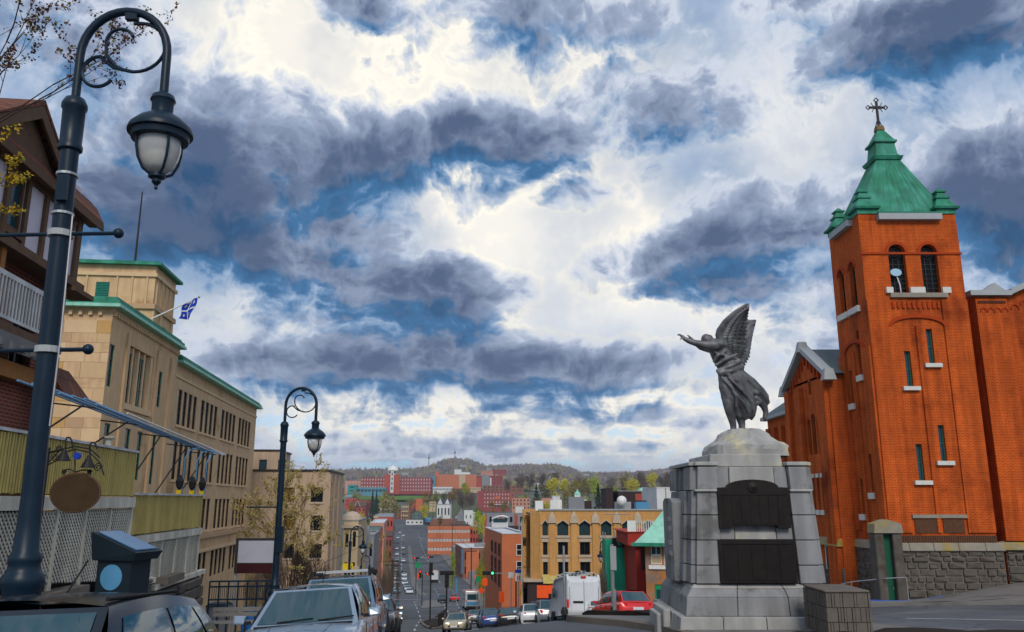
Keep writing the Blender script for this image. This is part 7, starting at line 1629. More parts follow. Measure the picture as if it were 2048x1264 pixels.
B().box(-1.6, 1.2, -.5, 12, zp(1163, 80), zp(1158, 80)).obj('shop_cornice', m_paleband, GB); B().box(-1.2, .8, -.25, 12, -16, zp(1163, 80)-.004).obj('shop_front', m_b_dk, GB)
face_obj(GB, 'awning', B().hexa([(.2, -1.2, zp(1165, 80)), (4.2, -1.2, zp(1165, 80)), (4.2, -.02, zp(1150, 80)), (.2, -.02, zp(1150, 80))], [(.2, -1.2, zp(1165, 80)+.05), (4.2, -1.2, zp(1165, 80)+.05), (4.2, -.02, zp(1150, 80)+.05), (.2, -.02, zp(1150, 80)+.05)]), m_yellow, (0, 0, 0), 0)
# ------------------------------------------------------------------ scaffold tower in green mesh and red frame building
SCF = thing('mesh_scaffold', 'scaffold tower wrapped in green mesh against the golden block', 'scaffold', (xp(1237, 1120, 66), 66, 0))
sx0, sx1 = xp(1212, 1120, 66)-SCF.location.x, xp(1262, 1120, 66)-SCF.location.x; sz0, sz1 = -9.5, zp(1078, 66)
B().grid(lambda s, t: (sx0+(sx1-sx0)*s, -.10*math.sin(9*s+3*t)-.08*math.sin(14*t), sz0+(sz1-sz0)*t), 16, 24).obj('green_mesh', m_mesh, SCF, True); B().grid(lambda s, t: (sx0+.06*math.sin(12*t), 2.0*s, sz0+(sz1-sz0)*t), 6, 24).obj('green_mesh', m_mesh, SCF, True)
for x in (sx0, sx1, (sx0+sx1)/2):
    for y in (.15, 1.9): B().tube([(x, y, sz0), (x, y, sz1+.5)], .04, 6).obj('standard', m_steel, SCF)
for k in range(5): z = sz0+1.2+k*1.8; B().tube([(sx0, .15, z), (sx1, .15, z)], .035, 6).obj('ledger', m_steel, SCF)
B().box(sx0+.5, sx1-.1, -.12, .0, zp(1095, 66), sz1+.05).obj('dark_banner', m_b_dk, SCF)
RD = thing('red_frame_building', 'red painted frame building with white slatted balcony beside the green mesh', 'building', (xp(1274, 1100, 60), 60, 0))
w_ = 2.2; zr_ = zp(1064, 60)
B().box(-.1, w_, 0, 6, -10, zr_-.9).obj('wall', m_redwall, RD); B().box(-.7, w_+.3, -.5, 6, zr_-.9, zr_).obj('fascia', m_redwall, RD); B().box(-.95, w_+.5, -.6, 6, zr_+.0, zr_+.05).obj('balcony_floor', m_redwall, RD)
B().box(-.7, -.1, -.52, -.42, zr_+.05, zr_+.8).obj('white_panel', m_white, RD)
for k in range(16): B().box(-.05+.16*k, .03+.16*k, -.5, -.44, zr_+.05, zr_+.8).obj('baluster', m_offwhite, RD)
B().box(.25, .7, -.02, .0, zr_-2.6, zr_-1.0).obj('dark_door', m_b_dk, RD)
# house with the pale green mansard roof
GH = thing('green_mansard_house', 'weathered orange house under a big pale green mansard roof by the memorial', 'house', (xp(1290, 1100, 52), 52, 0), R(-14))
ze_ = zp(1087, 52); Wh = 7.0; wz0, wz1 = zp(1128, 52), zp(1092, 52)
wo = [(.35+.78*k, .35+.78*k+.64, wz0, wz1) for k in range(6)]
face_obj(GH, 'front_wall', wall_mesh(Wh, -10, ze_, wo+[(.5, 1.3, -9, -5.0), (1.9, 2.6, -9, -5.0), (3.4, 4.6, -7.2, -4.9)], .15), m_opanel, (0, 0, 0), 0)
for k, r in enumerate(wo):
    if k == 3: B().box(r[0], r[1], .06, .1, r[2], r[3]).obj('orange_shutter', m_timber_o, GH); continue
    h = (r[3]-r[2]); win(GH, (0, 0, 0), 0, r[0], r[2]+h*.5, .64, h*.5, .1, m_glass_bl, m_white, .05, (1, 0)); win(GH, (0, 0, 0), 0, r[0], r[2], .64, h*.49, .08, m_b_cr, m_white, .05, (0, 0), name='sash_panel')
for x0, x1, z0, z1 in ((.5, 1.3, -9, -5.0), (1.9, 2.6, -9, -5.0)): o = B().box(x0, x1, .06, .1, z0, z1).obj('door', m_green, GH); B().box(x0+.1, x1-.1, .05, .058, z0+1.5, z1-.3).obj('door_pane', m_glass_bl, o)
win(GH, (0, 0, 0), 0, 3.4, -7.2, 1.2, 2.3, .1, m_glass_bl, m_white, .07, (2, 0))
B().box(.2, 5.2, -.12, .02, wz0-.28, wz0-.05).obj('sill_band', m_white, GH); B().box(2.75, 3.0, -.05, .0, -9, wz0-.3).obj('grey_board', m_b_gr, GH)
face_obj(GH, 'left_wall', wall_mesh(8, -10, ze_, []), m_opanel, (0, 8, 0), -W90); face_obj(GH, 'right_wall', wall_mesh(8, -10, ze_, []), m_opanel, (Wh, 0, 0), W90)
zk = zp(1058, 53); za_ = zp(988, 55)
rfm = B().hexa([(-.7, -.8, ze_-.05), (Wh+.5, -.8, ze_-.05), (Wh+.5, 8.5, ze_-.05), (-.7, 8.5, ze_-.05)], [(.2, .4, zk), (Wh, .4, zk), (Wh, 8, zk), (.2, 8, zk)]).obj('lower_roof', m_copper_l, GH); B().hexa([(.2, .4, zk+.003), (Wh, .4, zk+.003), (Wh, 8, zk+.003), (.2, 8, zk+.003)], [(1.9, 2.6, za_), (Wh-1.5, 2.6, za_), (Wh-1.5, 5.4, za_), (1.9, 5.4, za_)]).obj('upper_roof', m_copper_l, GH)
for k in range(12): x = 1.2+k*.45; B().tube([(x, -.50, ze_+.22), (x+.12, .36, zk-.02)], .025, 4).obj('roof_seam', m_white if k % 4 == 0 else m_copper_l, GH)
B().box(-.75, Wh+.5, -.88, -.72, ze_-.12, ze_+.08).obj('gutter', m_copper, GH); B().frustum(2.4, 3.4, za_, za_+.35, .5, .5, .3, .3).obj('ridge_cap', m_b_dk, GH)
# planter box beside red car
# ------------------------------------------------------------------ traffic, signals and signs in the valley
def mini(pm, tall=False):
    t = thing('distant_car', None, None); h = 1.75 if tall else 1.42
    b = B(); b.prism([(-2.2, .35), (2.2, .35), (2.25, .62), (1.3, .92), (-2.1, .98), (-2.25, .7)], 'x', -.88, .88); b.obj('body', pm, t)
    B().hexa([(-.80, -1.9 if tall else -1.5, .93), (.80, -1.9 if tall else -1.5, .93), (.80, 1.0, .93), (-.80, 1.0, .93)], [(-.62, -1.7 if tall else -1.0, h-.06), (.62, -1.7 if tall else -1.0, h-.06), (.62, .25, h-.06), (-.62, .25, h-.06)]).obj('glasshouse', m_carglass, t)
    B().box(-.63, .63, -1.68 if tall else -.98, .24, h-.055, h).obj('roof', pm, t)
    for y in (1.35, -1.35):
        for s in (-1, 1): link('wheel', shared('mw', lambda: B().lathe([(.32, -.1), (.32, .1), (0, .1)], (0, 0, 0), 12, 'x').mesh('wheel', m_rubber)), t, (s*.82, y, .32))
    return t
minis = {}
TG = 'far traffic on the valley road'
plan = [(225, .26, 1, m_pteal), (222, .72, 1, m_pwhite), (240, .28, 1, m_pwhite), (238, .72, 1, m_pwhite), (256, .3, 1, m_pblack), (254, .74, 1, m_pgrey), (275, .3, 1, m_pwhite), (272, .72, 1, m_pwhite), (295, .28, 1, m_pwhite), (292, .7, 1, m_pwhite), (316, .3, 1, m_pteal), (312, .72, 1, m_pwhite), (340, .28, 1, m_pwhite), (336, .7, 1, m_pblack),
        (366, .22, 1, m_pred), (392, .3, 1, m_pgrey), (388, .7, 1, m_pwhite), (425, .3, 1, m_pwhite), (430, .72, 1, m_pblack), (465, .28, 1, m_pwhite), (470, .7, 1, m_pwhite), (520, .3, 1, m_pblack), (545, .66, 1, m_pgrey), (580, .3, 1, m_pwhite), (610, .7, 1, m_pwhite), (660, .4, 1, m_pwhite), (700, .55, 1, m_pgrey),
        (178, .22, -1, m_pblack), (186, .55, -1, m_pred), (330, .4, -1, m_pwhite), (405, .3, -1, m_pteal), (450, .7, -1, m_pwhite), (560, .5, -1, m_pgrey)]
LBL = {m_pwhite.name: 'small white car in the far traffic on the valley road', m_pblack.name: 'small black car in the far traffic on the valley road', m_pgrey.name: 'small grey car in the far traffic on the valley road', m_pteal.name: 'small teal car in the far traffic on the valley road', m_pred.name: 'small red car in the far traffic on the valley road'}
ordn = ['nearest', 'second', 'third', 'fourth', 'fifth', 'sixth', 'seventh', 'eighth', 'ninth', 'tenth', 'eleventh', 'twelfth', 'thirteenth', 'fourteenth', 'fifteenth']; seen_ = {}
for D, f, dr, pm in plan:
    c = copy_tree(minis[pm.name]) if pm.name in minis else mini(pm); minis.setdefault(pm.name, c)
    x = xl(D)+(xm(D)-1.2-xl(D))*f if dr > 0 else xm(D)+1.2+(xr(D)-xm(D)-1.2)*f
    lane_ = 'kerb lane climbing towards us' if dr > 0 and f < .5 else ('median lane climbing towards us' if dr > 0 else 'lanes going away'); seen_[lane_] = seen_.get(lane_, -1)+1
    put_car(c, x, D, UP+R(7.5) if dr > 0 else R(7.5), 'small %s car, %s in the %s' % (LBL[pm.name].split()[1], ordn[seen_[lane_]], lane_), TG)
# parked cars along the left kerb, mid distance
for k, D in enumerate((96, 104, 113, 139, 150)):
    c = copy_tree(minis[(m_pblack, m_pgrey, m_pteal, m_pgrey, m_pblack)[k].name]); put_car(c, xl(D)+1.1, D, UP+R(7), ('nearest', 'second', 'third', 'fourth', 'farthest')[k]+' of the dark cars parked along the left kerb beyond the lamps', 'cars parked along the left kerb')
# bus and truck
bs = thing('city_bus', None, None); put_car(bs, xp(942, 1185, 150), 150, R(6), 'white and blue city bus seen from behind in the queue', None, 'bus')
bevel(B().box(-1.27, 1.27, -5.5, 5.5, .35, 3.1).obj('body', m_pwhite, bs), .15, 2); B().box(-.95, .95, -5.55, -5.501, 1.7, 2.6).obj('rear_window', m_carglass, bs); B().box(-1.1, 1.1, -5.54, -5.501, .8, 1.4).obj('blue_band', m_bluedisc, bs); B().box(-1.2, 1.2, -5.56, -5.45, .35, .7).obj('rear_bumper', m_black, bs); B().box(-1.29, -1.271, -4.8, 4.8, 1.5, 2.6).obj('side_window', m_carglass, bs); B().box(1.271, 1.29, -4.8, 4.8, 1.5, 2.6).obj('side_window', m_carglass, bs)
for s in (-1, 1):
    B().box(s*1.05-.1, s*1.05+.1, -5.55, -5.501, 1.45, 1.66).obj('tail_light', m_red_l, bs)
    for y in (3.4, -3.2): B().lathe([(.45, -.15), (.45, .15), (0, .15)], (s*1.1, y, .45), 14, 'x').obj('wheel', m_rubber, bs)
tk = thing('box_truck', None, None); put_car(tk, xp(868, 1135, 285), 285, R(8), 'white box truck turning in the wide lane below', None, 'truck')
B().box(-1.25, 1.25, -4.2, 1.8, 1.0, 3.7).obj('cargo_box', m_pwhite, tk); B().box(-1.15, 1.15, 1.9, 3.8, .6, 2.7).obj('cab', m_pblack, tk); B().box(-1.0, 1.0, 3.72, 3.83, 1.6, 2.5).obj('windshield', m_carglass, tk); B().box(-1.1, 1.1, -4.25, -4.0, .5, .95).obj('rear_bumper', m_black, tk)
for s in (-1, 1):
    for y in (2.8, -2.8): B().lathe([(.48, -.15), (.48, .15), (0, .15)], (s*1.0, y, .48), 14, 'x').obj('wheel', m_rubber, tk)
# small blue truck with an orange board beside the van
bt_ = thing('sign_truck', None, None); put_car(bt_, xp(1092, 1190, 70), 70, R(5), 'blue truck carrying an orange board left of the white van', None, 'truck')
B().box(-.95, .95, -2.4, .6, .7, 1.5).obj('bed', m_pblue, bt_); B().box(-.95, .95, .65, 2.2, .5, 2.0).obj('cab', m_pblue, bt_); B().box(-1.0, 1.0, -2.35, -2.25, 2.2, 3.15).obj('orange_board', m_orange, bt_); B().box(-1.0, 1.0, -2.3, -2.2, 1.1, 2.19).obj('navy_panel', m_navy, bt_); B().box(-.8, .8, .58, .649, 1.4, 1.9).obj('rear_window', m_carglass, bt_)
for s in (-1, 1):
    for y in (1.4, -1.4): B().lathe([(.38, -.12), (.38, .12), (0, .12)], (s*.85, y, .38), 14, 'x').obj('wheel', m_rubber, bt_)
# traffic signals
def signal(u, v, D, heads, label, lens, arm=0.0, h=None, back=False):
    x = xp(u, v, D); t = thing('traffic_signal', label, 'traffic light', (x, D, H(x, D)+.1), 0, 'traffic signals at the junctions'); zt = zp(v, D)-t.location.z
    B().tube([(0, 0, 0), (0, 0, zt)], .09, 8).obj('post', m_iron, t)
    if arm: B().tube([(0, 0, zt-.1), (arm, 0, zt)], .05, 6).obj('arm', m_steel, t)
    for dx, dz, horiz in heads:
        b = B().box(dx-(.75 if horiz else .22), dx+(.75 if horiz else .22), -.18, .18, zt+dz-(.22 if horiz else .7), zt+dz+(.22 if horiz else .7)).obj('signal_head', m_iron, t)
        for k in range(3): B().lathe([(0, 0), (.15, 0), (.15, -.03), (0, -.04)], (dx+(.45*(k-1) if horiz else 0), -.19, zt+dz+(0 if horiz else .45*(1-k))), 12, 'y').obj('lens', lens if k == (2 if lens is m_ygreen_l else 0) else m_black, b)
    return t
signal(894, 1142, 92, [(0, -.2, True), (.0, -1.0, False)], 'signal post with dark heads at the end of the planted median', m_black)
signal(862, 1137, 104, [(0, 0, False)], 'slim signal post standing in the median planting', m_black)
signal(1032, 1146, 100, [(-3.2, .0, True)], 'signal arm with a green light in front of the red warehouse', m_ygreen_l, -3.4)
signal(845, 1148, 160, [(-.4, 0, False), (1.4, 0, True)], 'signal post with red head on the traffic island', m_redsig, 1.5)
signal(833, 1116, 215, [(0, 0, True), (3.5, .2, True)], 'overhead red signals beyond the traffic island', m_redsig, 3.6)
def plate(u, v, D, w, h, m_, label, shape='rect', post=True):
    w, h = w*.7, h*.7
    x = xp(u, v, D); t = thing('road_sign', label, 'road sign', (x, D, H(x, D)+.05)); z = zp(v, D)-t.location.z
    B().tube([(0, .03, 0), (0, .03, z+h/2)], .05, 6).obj('post', m_steel, t)
    pz = [(-w/2, z-h/2), (w/2, z-h/2), (w/2, z+h/2), (-w/2, z+h/2)] if shape == 'rect' else [(0, z-h*.7), (w*.7, z), (0, z+h*.7), (-w*.7, z)]
    B().prism(pz, 'y', -.04, -.01).obj('panel', m_, t); return t
plate(963, 1181, 104, .9, .9, m_orange, 'orange diamond works sign beside the bus', 'dia'); plate(970, 1164, 118, 1.0, 1.4, m_orange, 'upright orange works board above the bus'); plate(956, 1158, 125, 1.0, 1.2, m_green, 'green guide board left of the orange works board'); plate(953, 1154, 130, .9, .7, m_orange, 'small orange plate left of the green guide board')
plate(1003, 1194, 92, .8, 1.6, m_orange, 'tall orange works marker near the red warehouse foot'); plate(1044, 1186, 84, .7, .9, m_signyel, 'yellow warning sign at the golden block corner', 'dia'); t = plate(1037, 1152, 84, .9, 1.4, m_white, 'white sign with blue top at the golden block corner'); plate(1022, 1150, 88, .8, .8, m_white, 'small square white sign left of the blue topped one')
x, D = xp(1037, 1148, 84), 84; z = zp(1148, 84)-t.location.z; B().box(-.34, .34, -.055, -.042, z+.1, z+.42).obj('blue_header', m_flagblue, t); B().box(-.12, -.03, -.05, -.042, z-.6, z-.15).box(.04, .13, -.05, -.042, z-.6, z-.15).obj('red_marks', m_red_l, t)
plate(696, 1134, 60, 1.0, .7, m_signyel, 'plain yellow board seen above the roof bars'); plate(836, 1152, 158, .5, 1.5, m_orange, 'orange marker at the nose of the traffic island'); plate(836, 1130, 178, 1.6, 1.6, m_green, 'green board on the traffic island'); plate(913, 1172, 96, .25, 2.2, m_bluedisc, 'pale blue banner post in the wide lane')
for k, (u, v, D) in enumerate(((1008, 1210, 88), (1012, 1206, 92), (1018, 1207, 90), (1002, 1204, 96), (1024, 1209, 87))):
    x = xp(u, v, D); c = thing('traffic_barrel', 'orange and white construction barrel at the foot of the red warehouse', 'barrel', (x, D, H(x, D)+.1), 0, 'construction barrels'); B().lathe([(.34, 0), (.34, .06), (.28, .08), (.24, 1.1), (.1, 1.15), (0, 1.15)], (0, 0, 0), 12).obj('drum', m_orange, c, True); B().lathe([(.272, .35), (.262, .55)], (0, 0, 0), 12).obj('white_stripe', m_white, c, True); B().lathe([(.256, .72), (.25, .9)], (0, 0, 0), 12).obj('white_stripe', m_white, c, True)
# bollard fence of the planted median
bf = thing('bollard_row', 'row of short dark posts along the planted median', 'fence', (0, 0, 0))
for k in range(13): y = 79+k*2.9; x = lerp_t([(76, -6.9), (86, -7.2), (100, -8.4), (118, -9.6)], y)+.3; z = H(x, y)+.2; B().tube([(x, y, z), (x, y, z+1.1)], .10, 6).tube([(x-.35, y, z+.8), (x+.35, y, z+1.15)], .06, 5).obj('post', m_iron, bf)
# utility poles with cross-arms
for k, (u, v, D) in enumerate(((866, 1005, 600), (905, 1045, 330), (785, 1120, 140), (943, 1095, 190))):
    x = xp(u, v, D); t = thing('utility_pole', 'wooden utility pole %s' % ('before the many gabled white house', 'before the long orange building', 'on the left pavement beyond the lamps', 'beside the brown shop'), 'utility pole', (x, D, H(x, D))) if False else thing('utility_pole', ('wooden utility pole before the many gabled white house', 'wooden utility pole before the long orange building', 'wooden utility pole on the left pavement beyond the lamps', 'wooden utility pole beside the brown shop')[k], 'utility pole', (x, D, H(x, D)))
    h = zp(v, D)-t.location.z; B().tube([(0, 0, 0), (0, 0, h)], .14, 6).obj('shaft', m_bark, t); B().box(-1.2, 1.2, -.08, .08, h-.9, h-.7).obj('cross_arm', m_bark, t)
# masts on the ridge
for u, vt_, D, lb in ((910, 897, 2420, 'thin radio mast on the highest point of the ridge'), (858, 906, 2400, 'shorter radio mast on the ridge further left')):
    x = xp(u, vt_, D); t = thing('radio_mast', lb, 'mast', (x, D, H(x, D))); h = zp(vt_, D)-t.location.z
    B().tube([(0, 0, 0), (0, 0, h)], [1.2, .5], 5).obj('mast', m_iron, t); B().ellip((0, 0, h*.72), (2.2, 2.2, 4)).obj('antenna_drum', m_iron, t)
# ------------------------------------------------------------------ trees of the valley
def crown_mesh(seed, shape, n, ls, lumps=9):
    r = random.Random(seed); b = MB(); L = []
    for k in range(lumps):
        a = r.uniform(0, 6.28); z = r.uniform(.30, .95); q = r.uniform(.0, .30)*(1.1-abs(z-.6)); L.append((Vector((q*math.cos(a), q*math.sin(a), z)), r.uniform(.14, .26)))
    for k in range(n):
        if shape == 'cone':
            z = r.random()**1.4; a = r.uniform(0, 6.28); rad = .26*(1-z)*(.75+.25*math.sin(z*40))*r.uniform(.6, 1); c = Vector((rad*math.cos(a), rad*math.sin(a), .08+.92*z))
        else:
            c0, rr = r.choice(L); d = Vector([r.gauss(0, 1) for _ in range(3)]).normalized(); c = c0+d*rr*(r.random()**.35)
        if shape == 'bare':
            d = (c-Vector((0, 0, .25))).normalized()+Vector([r.gauss(0, .35) for _ in range(3)]); d = d.normalized()*ls*r.uniform(1.2, 2.6); w = d.orthogonal().normalized()*ls*.16
            b.add([c-d-w, c-d+w, c+d], [(0, 1, 2)])
        else:
            a = Vector([r.gauss(0, 1) for _ in range(3)]).normalized()*ls*r.uniform(.7, 1.4); e = a.orthogonal().normalized()*ls*r.uniform(.5, 1.0)
            b.add([c-a, c+e, c+a, c-e], [(0, 1, 2, 3)])
    return b
def fol(n, cols, tr=.0): return mat(n, cols[0], .9, .15, .3, island=cols)
FOL = {'yellow': fol('yellow_green_leaves', [(.46, .40, .025), (.36, .35, .025), (.54, .43, .03), (.28, .27, .025)]), 'lime': fol('lime_leaves', [(.27, .36, .03), (.20, .28, .02), (.34, .38, .04)]), 'olive': fol('olive_leaves', [(.19, .17, .05), (.15, .13, .045), (.24, .20, .055), (.28, .21, .055)]),
       'brown': fol('bare_twigs', [(.12, .085, .065), (.09, .065, .055), (.16, .11, .07), (.14, .10, .085)]), 'dark': fol('conifer_needles', [(.018, .055, .025), (.012, .04, .022), (.03, .07, .03)]), 'rust': fol('rusty_leaves', [(.30, .16, .02), (.24, .13, .03), (.17, .10, .03)])}
CR = {}
for k in FOL:
    for q_ in range(2): CR[(k, q_)] = crown_mesh(20+q_+len(k), 'cone' if k == 'dark' else ('bare' if k == 'brown' else 'leaf'), 1500 if k == 'brown' else 900, .028 if k != 'brown' else .034).mesh('crown', FOL[k])
TRK = B().tube([(0, 0, -.05), (.01, 0, .25), (0, .01, .55)], [.022, .018, .008], 6).tube([(.005, 0, .25), (.16, .05, .6)], [.012, .004], 5).tube([(.005, 0, .3), (-.14, -.06, .62)], [.011, .004], 5).tube([(0, 0, .35), (.02, .15, .7)], [.01, .003], 5).mesh('trunk', m_bark, True)
TLAB = {'yellow': 'yellow green spring tree in the valley town', 'lime': 'fresh lime green tree in the valley town', 'olive': 'dull olive budding tree in the valley town', 'brown': 'bare brown leafless tree in the valley town', 'dark': 'dark green conifer in the valley town', 'rust': 'rusty orange budding tree in the valley town'}
def vtree(kind, u, vb, vt, D, wide=1.0, label=None):
    zb, zt = zp(vb, D), zp(vt, D); x = xp(u, vb, D); zg = min(zb, H(x, D)) if zb-H(x, D) < 15 else zb-4; h = zt-zg
    t = thing('valley_tree', label or TLAB[kind], 'tree', (x, D, zg), rng.uniform(0, 6.28), 'trees of the valley town'); wz = h if zt-zb > .6*h else h
    t.scale = ((zt-zb)*wide*1.25, (zt-zb)*wide*1.25, h)
    link('trunk', TRK, t); link('crown', CR[(kind, rng.randrange(2))], t); return t
for a in [('yellow', 1105, 1000, 957, 560, .85), ('yellow', 1128, 998, 958, 590, .8), ('yellow', 1152, 990, 960, 640, .8), ('olive', 1090, 1002, 962, 660), ('olive', 1140, 1012, 970, 520), ('lime', 1190, 992, 953, 640, .8), ('olive', 1178, 990, 955, 690), ('dark', 1197, 1016, 967, 420, .9), ('dark', 1073, 1005, 968, 560, 1.0), ('yellow', 1305, 980, 947, 620, .95), ('yellow', 1263, 985, 955, 640), ('olive', 1250, 985, 948, 690, .9),
          ('brown', 1225, 985, 950, 720), ('brown', 1285, 985, 945, 740), ('brown', 1330, 985, 944, 720), ('brown', 1350, 990, 948, 600), ('lime', 1231, 1015, 978, 380, .6), ('brown', 1165, 990, 952, 740), ('brown', 1040, 975, 948, 900), ('brown', 1060, 975, 946, 900), ('brown', 1085, 970, 945, 930), ('olive', 1110, 968, 940, 980), ('yellow', 1092, 1018, 1001, 470, .8), ('rust', 1077, 1020, 996, 560), ('brown', 1015, 980, 958, 950),
          ('dark', 744, 1030, 983, 690, .8), ('dark', 752, 1022, 984, 720, .8), ('olive', 772, 1030, 985, 660, .9), ('lime', 765, 1016, 992, 700, .7), ('yellow', 722, 1046, 1022, 450, .9), ('olive', 712, 1002, 980, 800, 1.3), ('olive', 790, 1025, 1003, 680, 1.2), ('rust', 702, 1040, 1015, 520, .9), ('rust', 853, 1006, 985, 760), ('olive', 872, 1003, 982, 780), ('brown', 888, 1003, 982, 770, 1.0), ('rust', 905, 1000, 977, 780, 1.1), ('yellow', 934, 990, 970, 860, 1.0), ('lime', 928, 985, 968, 900), ('brown', 925, 1015, 982, 700, 1.0), ('brown', 940, 1012, 985, 720, 1.0), ('yellow', 847, 1030, 1007, 600, .9), ('olive', 820, 1010, 995, 720, 1.2),
          ('rust', 985, 1025, 1004, 620), ('olive', 1008, 1022, 1000, 640), ('lime', 957, 1060, 1028, 330, .7), ('yellow', 965, 1055, 1030, 320, .7), ('lime', 960, 1150, 1118, 150, .7), ('olive', 972, 1140, 1085, 165, .55), ('yellow', 968, 1160, 1135, 140, .8), ('brown', 985, 1145, 1100, 150, .5), ('olive', 1196, 1200, 1165, 62, .8), ('brown', 1205, 1190, 1140, 66, .5), ('lime', 905, 1125, 1112, 190, 1.4), ('olive', 880, 1040, 1030, 420, 1.5), ('brown', 795, 1155, 1125, 150, .6), ('brown', 765, 1180, 1140, 110, .6), ('brown', 757, 1190, 1150, 95, .6), ('brown', 775, 1165, 1135, 128, .6), ('brown', 783, 1150, 1120, 170, .6), ('olive', 775, 1108, 1085, 230, .7)]:
    vtree(*a)
rt_ = random.Random(31)
for k in range(70):                                      # more town trees between the houses, clear of the road
    D = rt_.uniform(470, 1040); u = rt_.uniform(690, 1345); x = (u-1024)/1640*D
    if D < 830 and xl(D)-7 < x < xr(D)+7: continue
    zg = H(x, D); v0 = 1000-zg/D*1640; hgt = rt_.uniform(7, 13)*1640/D
    vtree(rt_.choices(('yellow', 'lime', 'olive', 'rust', 'brown', 'dark'), (5, 4, 5, 2, 4, 2))[0], u, v0, v0-hgt, D, rt_.uniform(.7, 1.1))
# pale budding tree and scrub in front of the stucco block
m_pb = mat('pale_bud', (.34, .27, .08), .85, .3, 3); m_pb2 = mat('tan_bud', (.24, .17, .07), .85, .3, 3)
bx_ = xp(582, 1170, 62); bl2 = (bx_, 62, H(bx_, 62)); rt3 = Vector((0, 0, 1.2))
twig_tree('budding_shrub_tree', bl2, 'pale yellow budding tree in front of the beige stucco block', 21, rt3, [(P(u, v, 62+dd), 1.0) for u, v, dd in ((552, 1065, .5), (562, 1048, -.5), (578, 1040, .3), (592, 1044, -.3), (608, 1062, .6), (540, 1095, 0), (622, 1098, -.4), (588, 1055, 1.0), (600, 1080, .2), (560, 1085, -.8), (570, 1060, .4), (584, 1075, -.2))], [(m_pb, 5), (m_pb2, 3)], 'budding growth by the stucco block', 3.3, .04)
CRB = crown_mesh(77, 'bare', 1600, .03, 22).mesh('crown', fol('pale_budding_twigs', [(.26, .20, .07), (.20, .15, .06), (.22, .15, .07), (.30, .24, .08)]))
for k, (u, vb, vt, D, w, lb) in enumerate(((540, 1180, 1090, 60, .8, 'brownish scrub tree left of the pale budding tree'), (612, 1180, 1085, 64, .8, 'brownish scrub tree right of the pale budding tree'), (508, 1180, 1140, 48, 1.2, 'low olive bush behind the light box sign'), (640, 1185, 1130, 60, .9, 'low brown bush beside the roof bars'))):
    q_ = vtree('brown', u, vb, vt, D, w, lb); q_['group'] = 'budding growth by the stucco block'; q_.children[1].data = CRB if k == 2 else CR[('brown', k % 2)]
# name each valley tree by the building it stands nearest to in the town
def screen(p): d = p[1]*CP+p[2]*SP; return 1024+p[0]*FPX/d, 632-(-p[1]*SP+p[2]*CP)*FPX/d
marks = []
for o in list(COL.objects):
    if o.parent is None and o.get('category') in ('building', 'house', 'church') and o.location.y > 60 and not o.name.startswith(('valley_house', 'hillside_house')):
        fw_ = [c for c in o.children if c.name.startswith('front_wall')]
        wd = fw_[0].dimensions.x if fw_ else 6.0
        marks.append((screen((o.location.x+wd/2, o.location.y, H(o.location.x, o.location.y)+6)), o.location.y, o.name.split('.')[0].replace('_', ' ')))
used_l = set(); bpy.context.view_layer.update()
for o in [o for o in COL.objects if o.get('group') == 'trees of the valley town']:
    su, sv = screen(o.location); best = sorted(marks, key=lambda m_: abs(m_[0][0]-su)+1.5*abs(m_[0][1]-sv))[:14]; kind_w = o['label'].split(' tree')[0].split(' conifer')[0]; noun = 'conifer' if 'conifer' in o['label'] else 'tree'
    for (mu, mv), md, nm in best:
        side = 'left of' if su < mu-8 else ('right of' if su > mu+8 else ('in front of' if o.location.y < md else 'behind'))
        lb = '%s %s %s the %s' % (kind_w, noun, side, nm)
        if lb not in used_l: break
    used_l.add(lb); o['label'] = lb
# far wood on the slopes: one mass nobody could count
r = random.Random(9); wb = MB(); ico = [(0, 0, 1), (.89, 0, .45), (.28, .85, .45), (-.72, .53, .45), (-.72, -.53, .45), (.28, -.85, .45), (.72, .53, -.3), (-.28, .85, -.3), (-.89, 0, -.3), (-.28, -.85, -.3), (.72, -.53, -.3)]
icf = [(0, 1, 2), (0, 2, 3), (0, 3, 4), (0, 4, 5), (0, 5, 1), (1, 6, 2), (2, 7, 3), (3, 8, 4), (4, 9, 5), (5, 10, 1), (6, 7, 2), (7, 8, 3), (8, 9, 4), (9, 10, 5), (10, 6, 1)]
for k in range(26000):
    y = 1160+1500*r.random()**.8; u = r.uniform(560, 1720) if k % 6 else r.uniform(-400, 2500); x = (u-1024)/1640*y
    if y < 1250 and 700 < u < 960: continue
    d = mnoise.noise((x*.006, y*.006, 3))
    if d < -.28: continue
    s = r.uniform(3.6, 6.4)*(1.25 if y > 2000 else 1); hh = s*r.uniform(1.0, 1.6); z = H(x, y)-1.0
    if r.random() < .12: wb.add([(x, y, z+hh*2.1), (x-s*.35, y-s*.3, z), (x+s*.35, y-s*.3, z), (x, y+s*.4, z)], [(0, 1, 2), (0, 2, 3), (0, 3, 1)])
    else: wb.add([(x+p[0]*s*r.uniform(.55, 1.1), y+p[1]*s*r.uniform(.6, 1), z+hh*.75+p[2]*hh*r.uniform(.6, 1.1)) for p in ico], icf)
tag(wb.obj('woods', mat('far_wood', (.1, .09, .08), .95, .3, .02, island=[(.17, .13, .135), (.14, .112, .13), (.20, .15, .14), (.15, .14, .09), (.125, .11, .12), (.22, .20, .07), (.09, .10, .095), (.17, .125, .13), (.18, .17, .08)])), 'bare purple brown woods covering the far ridge', 'woods', kind='stuff')
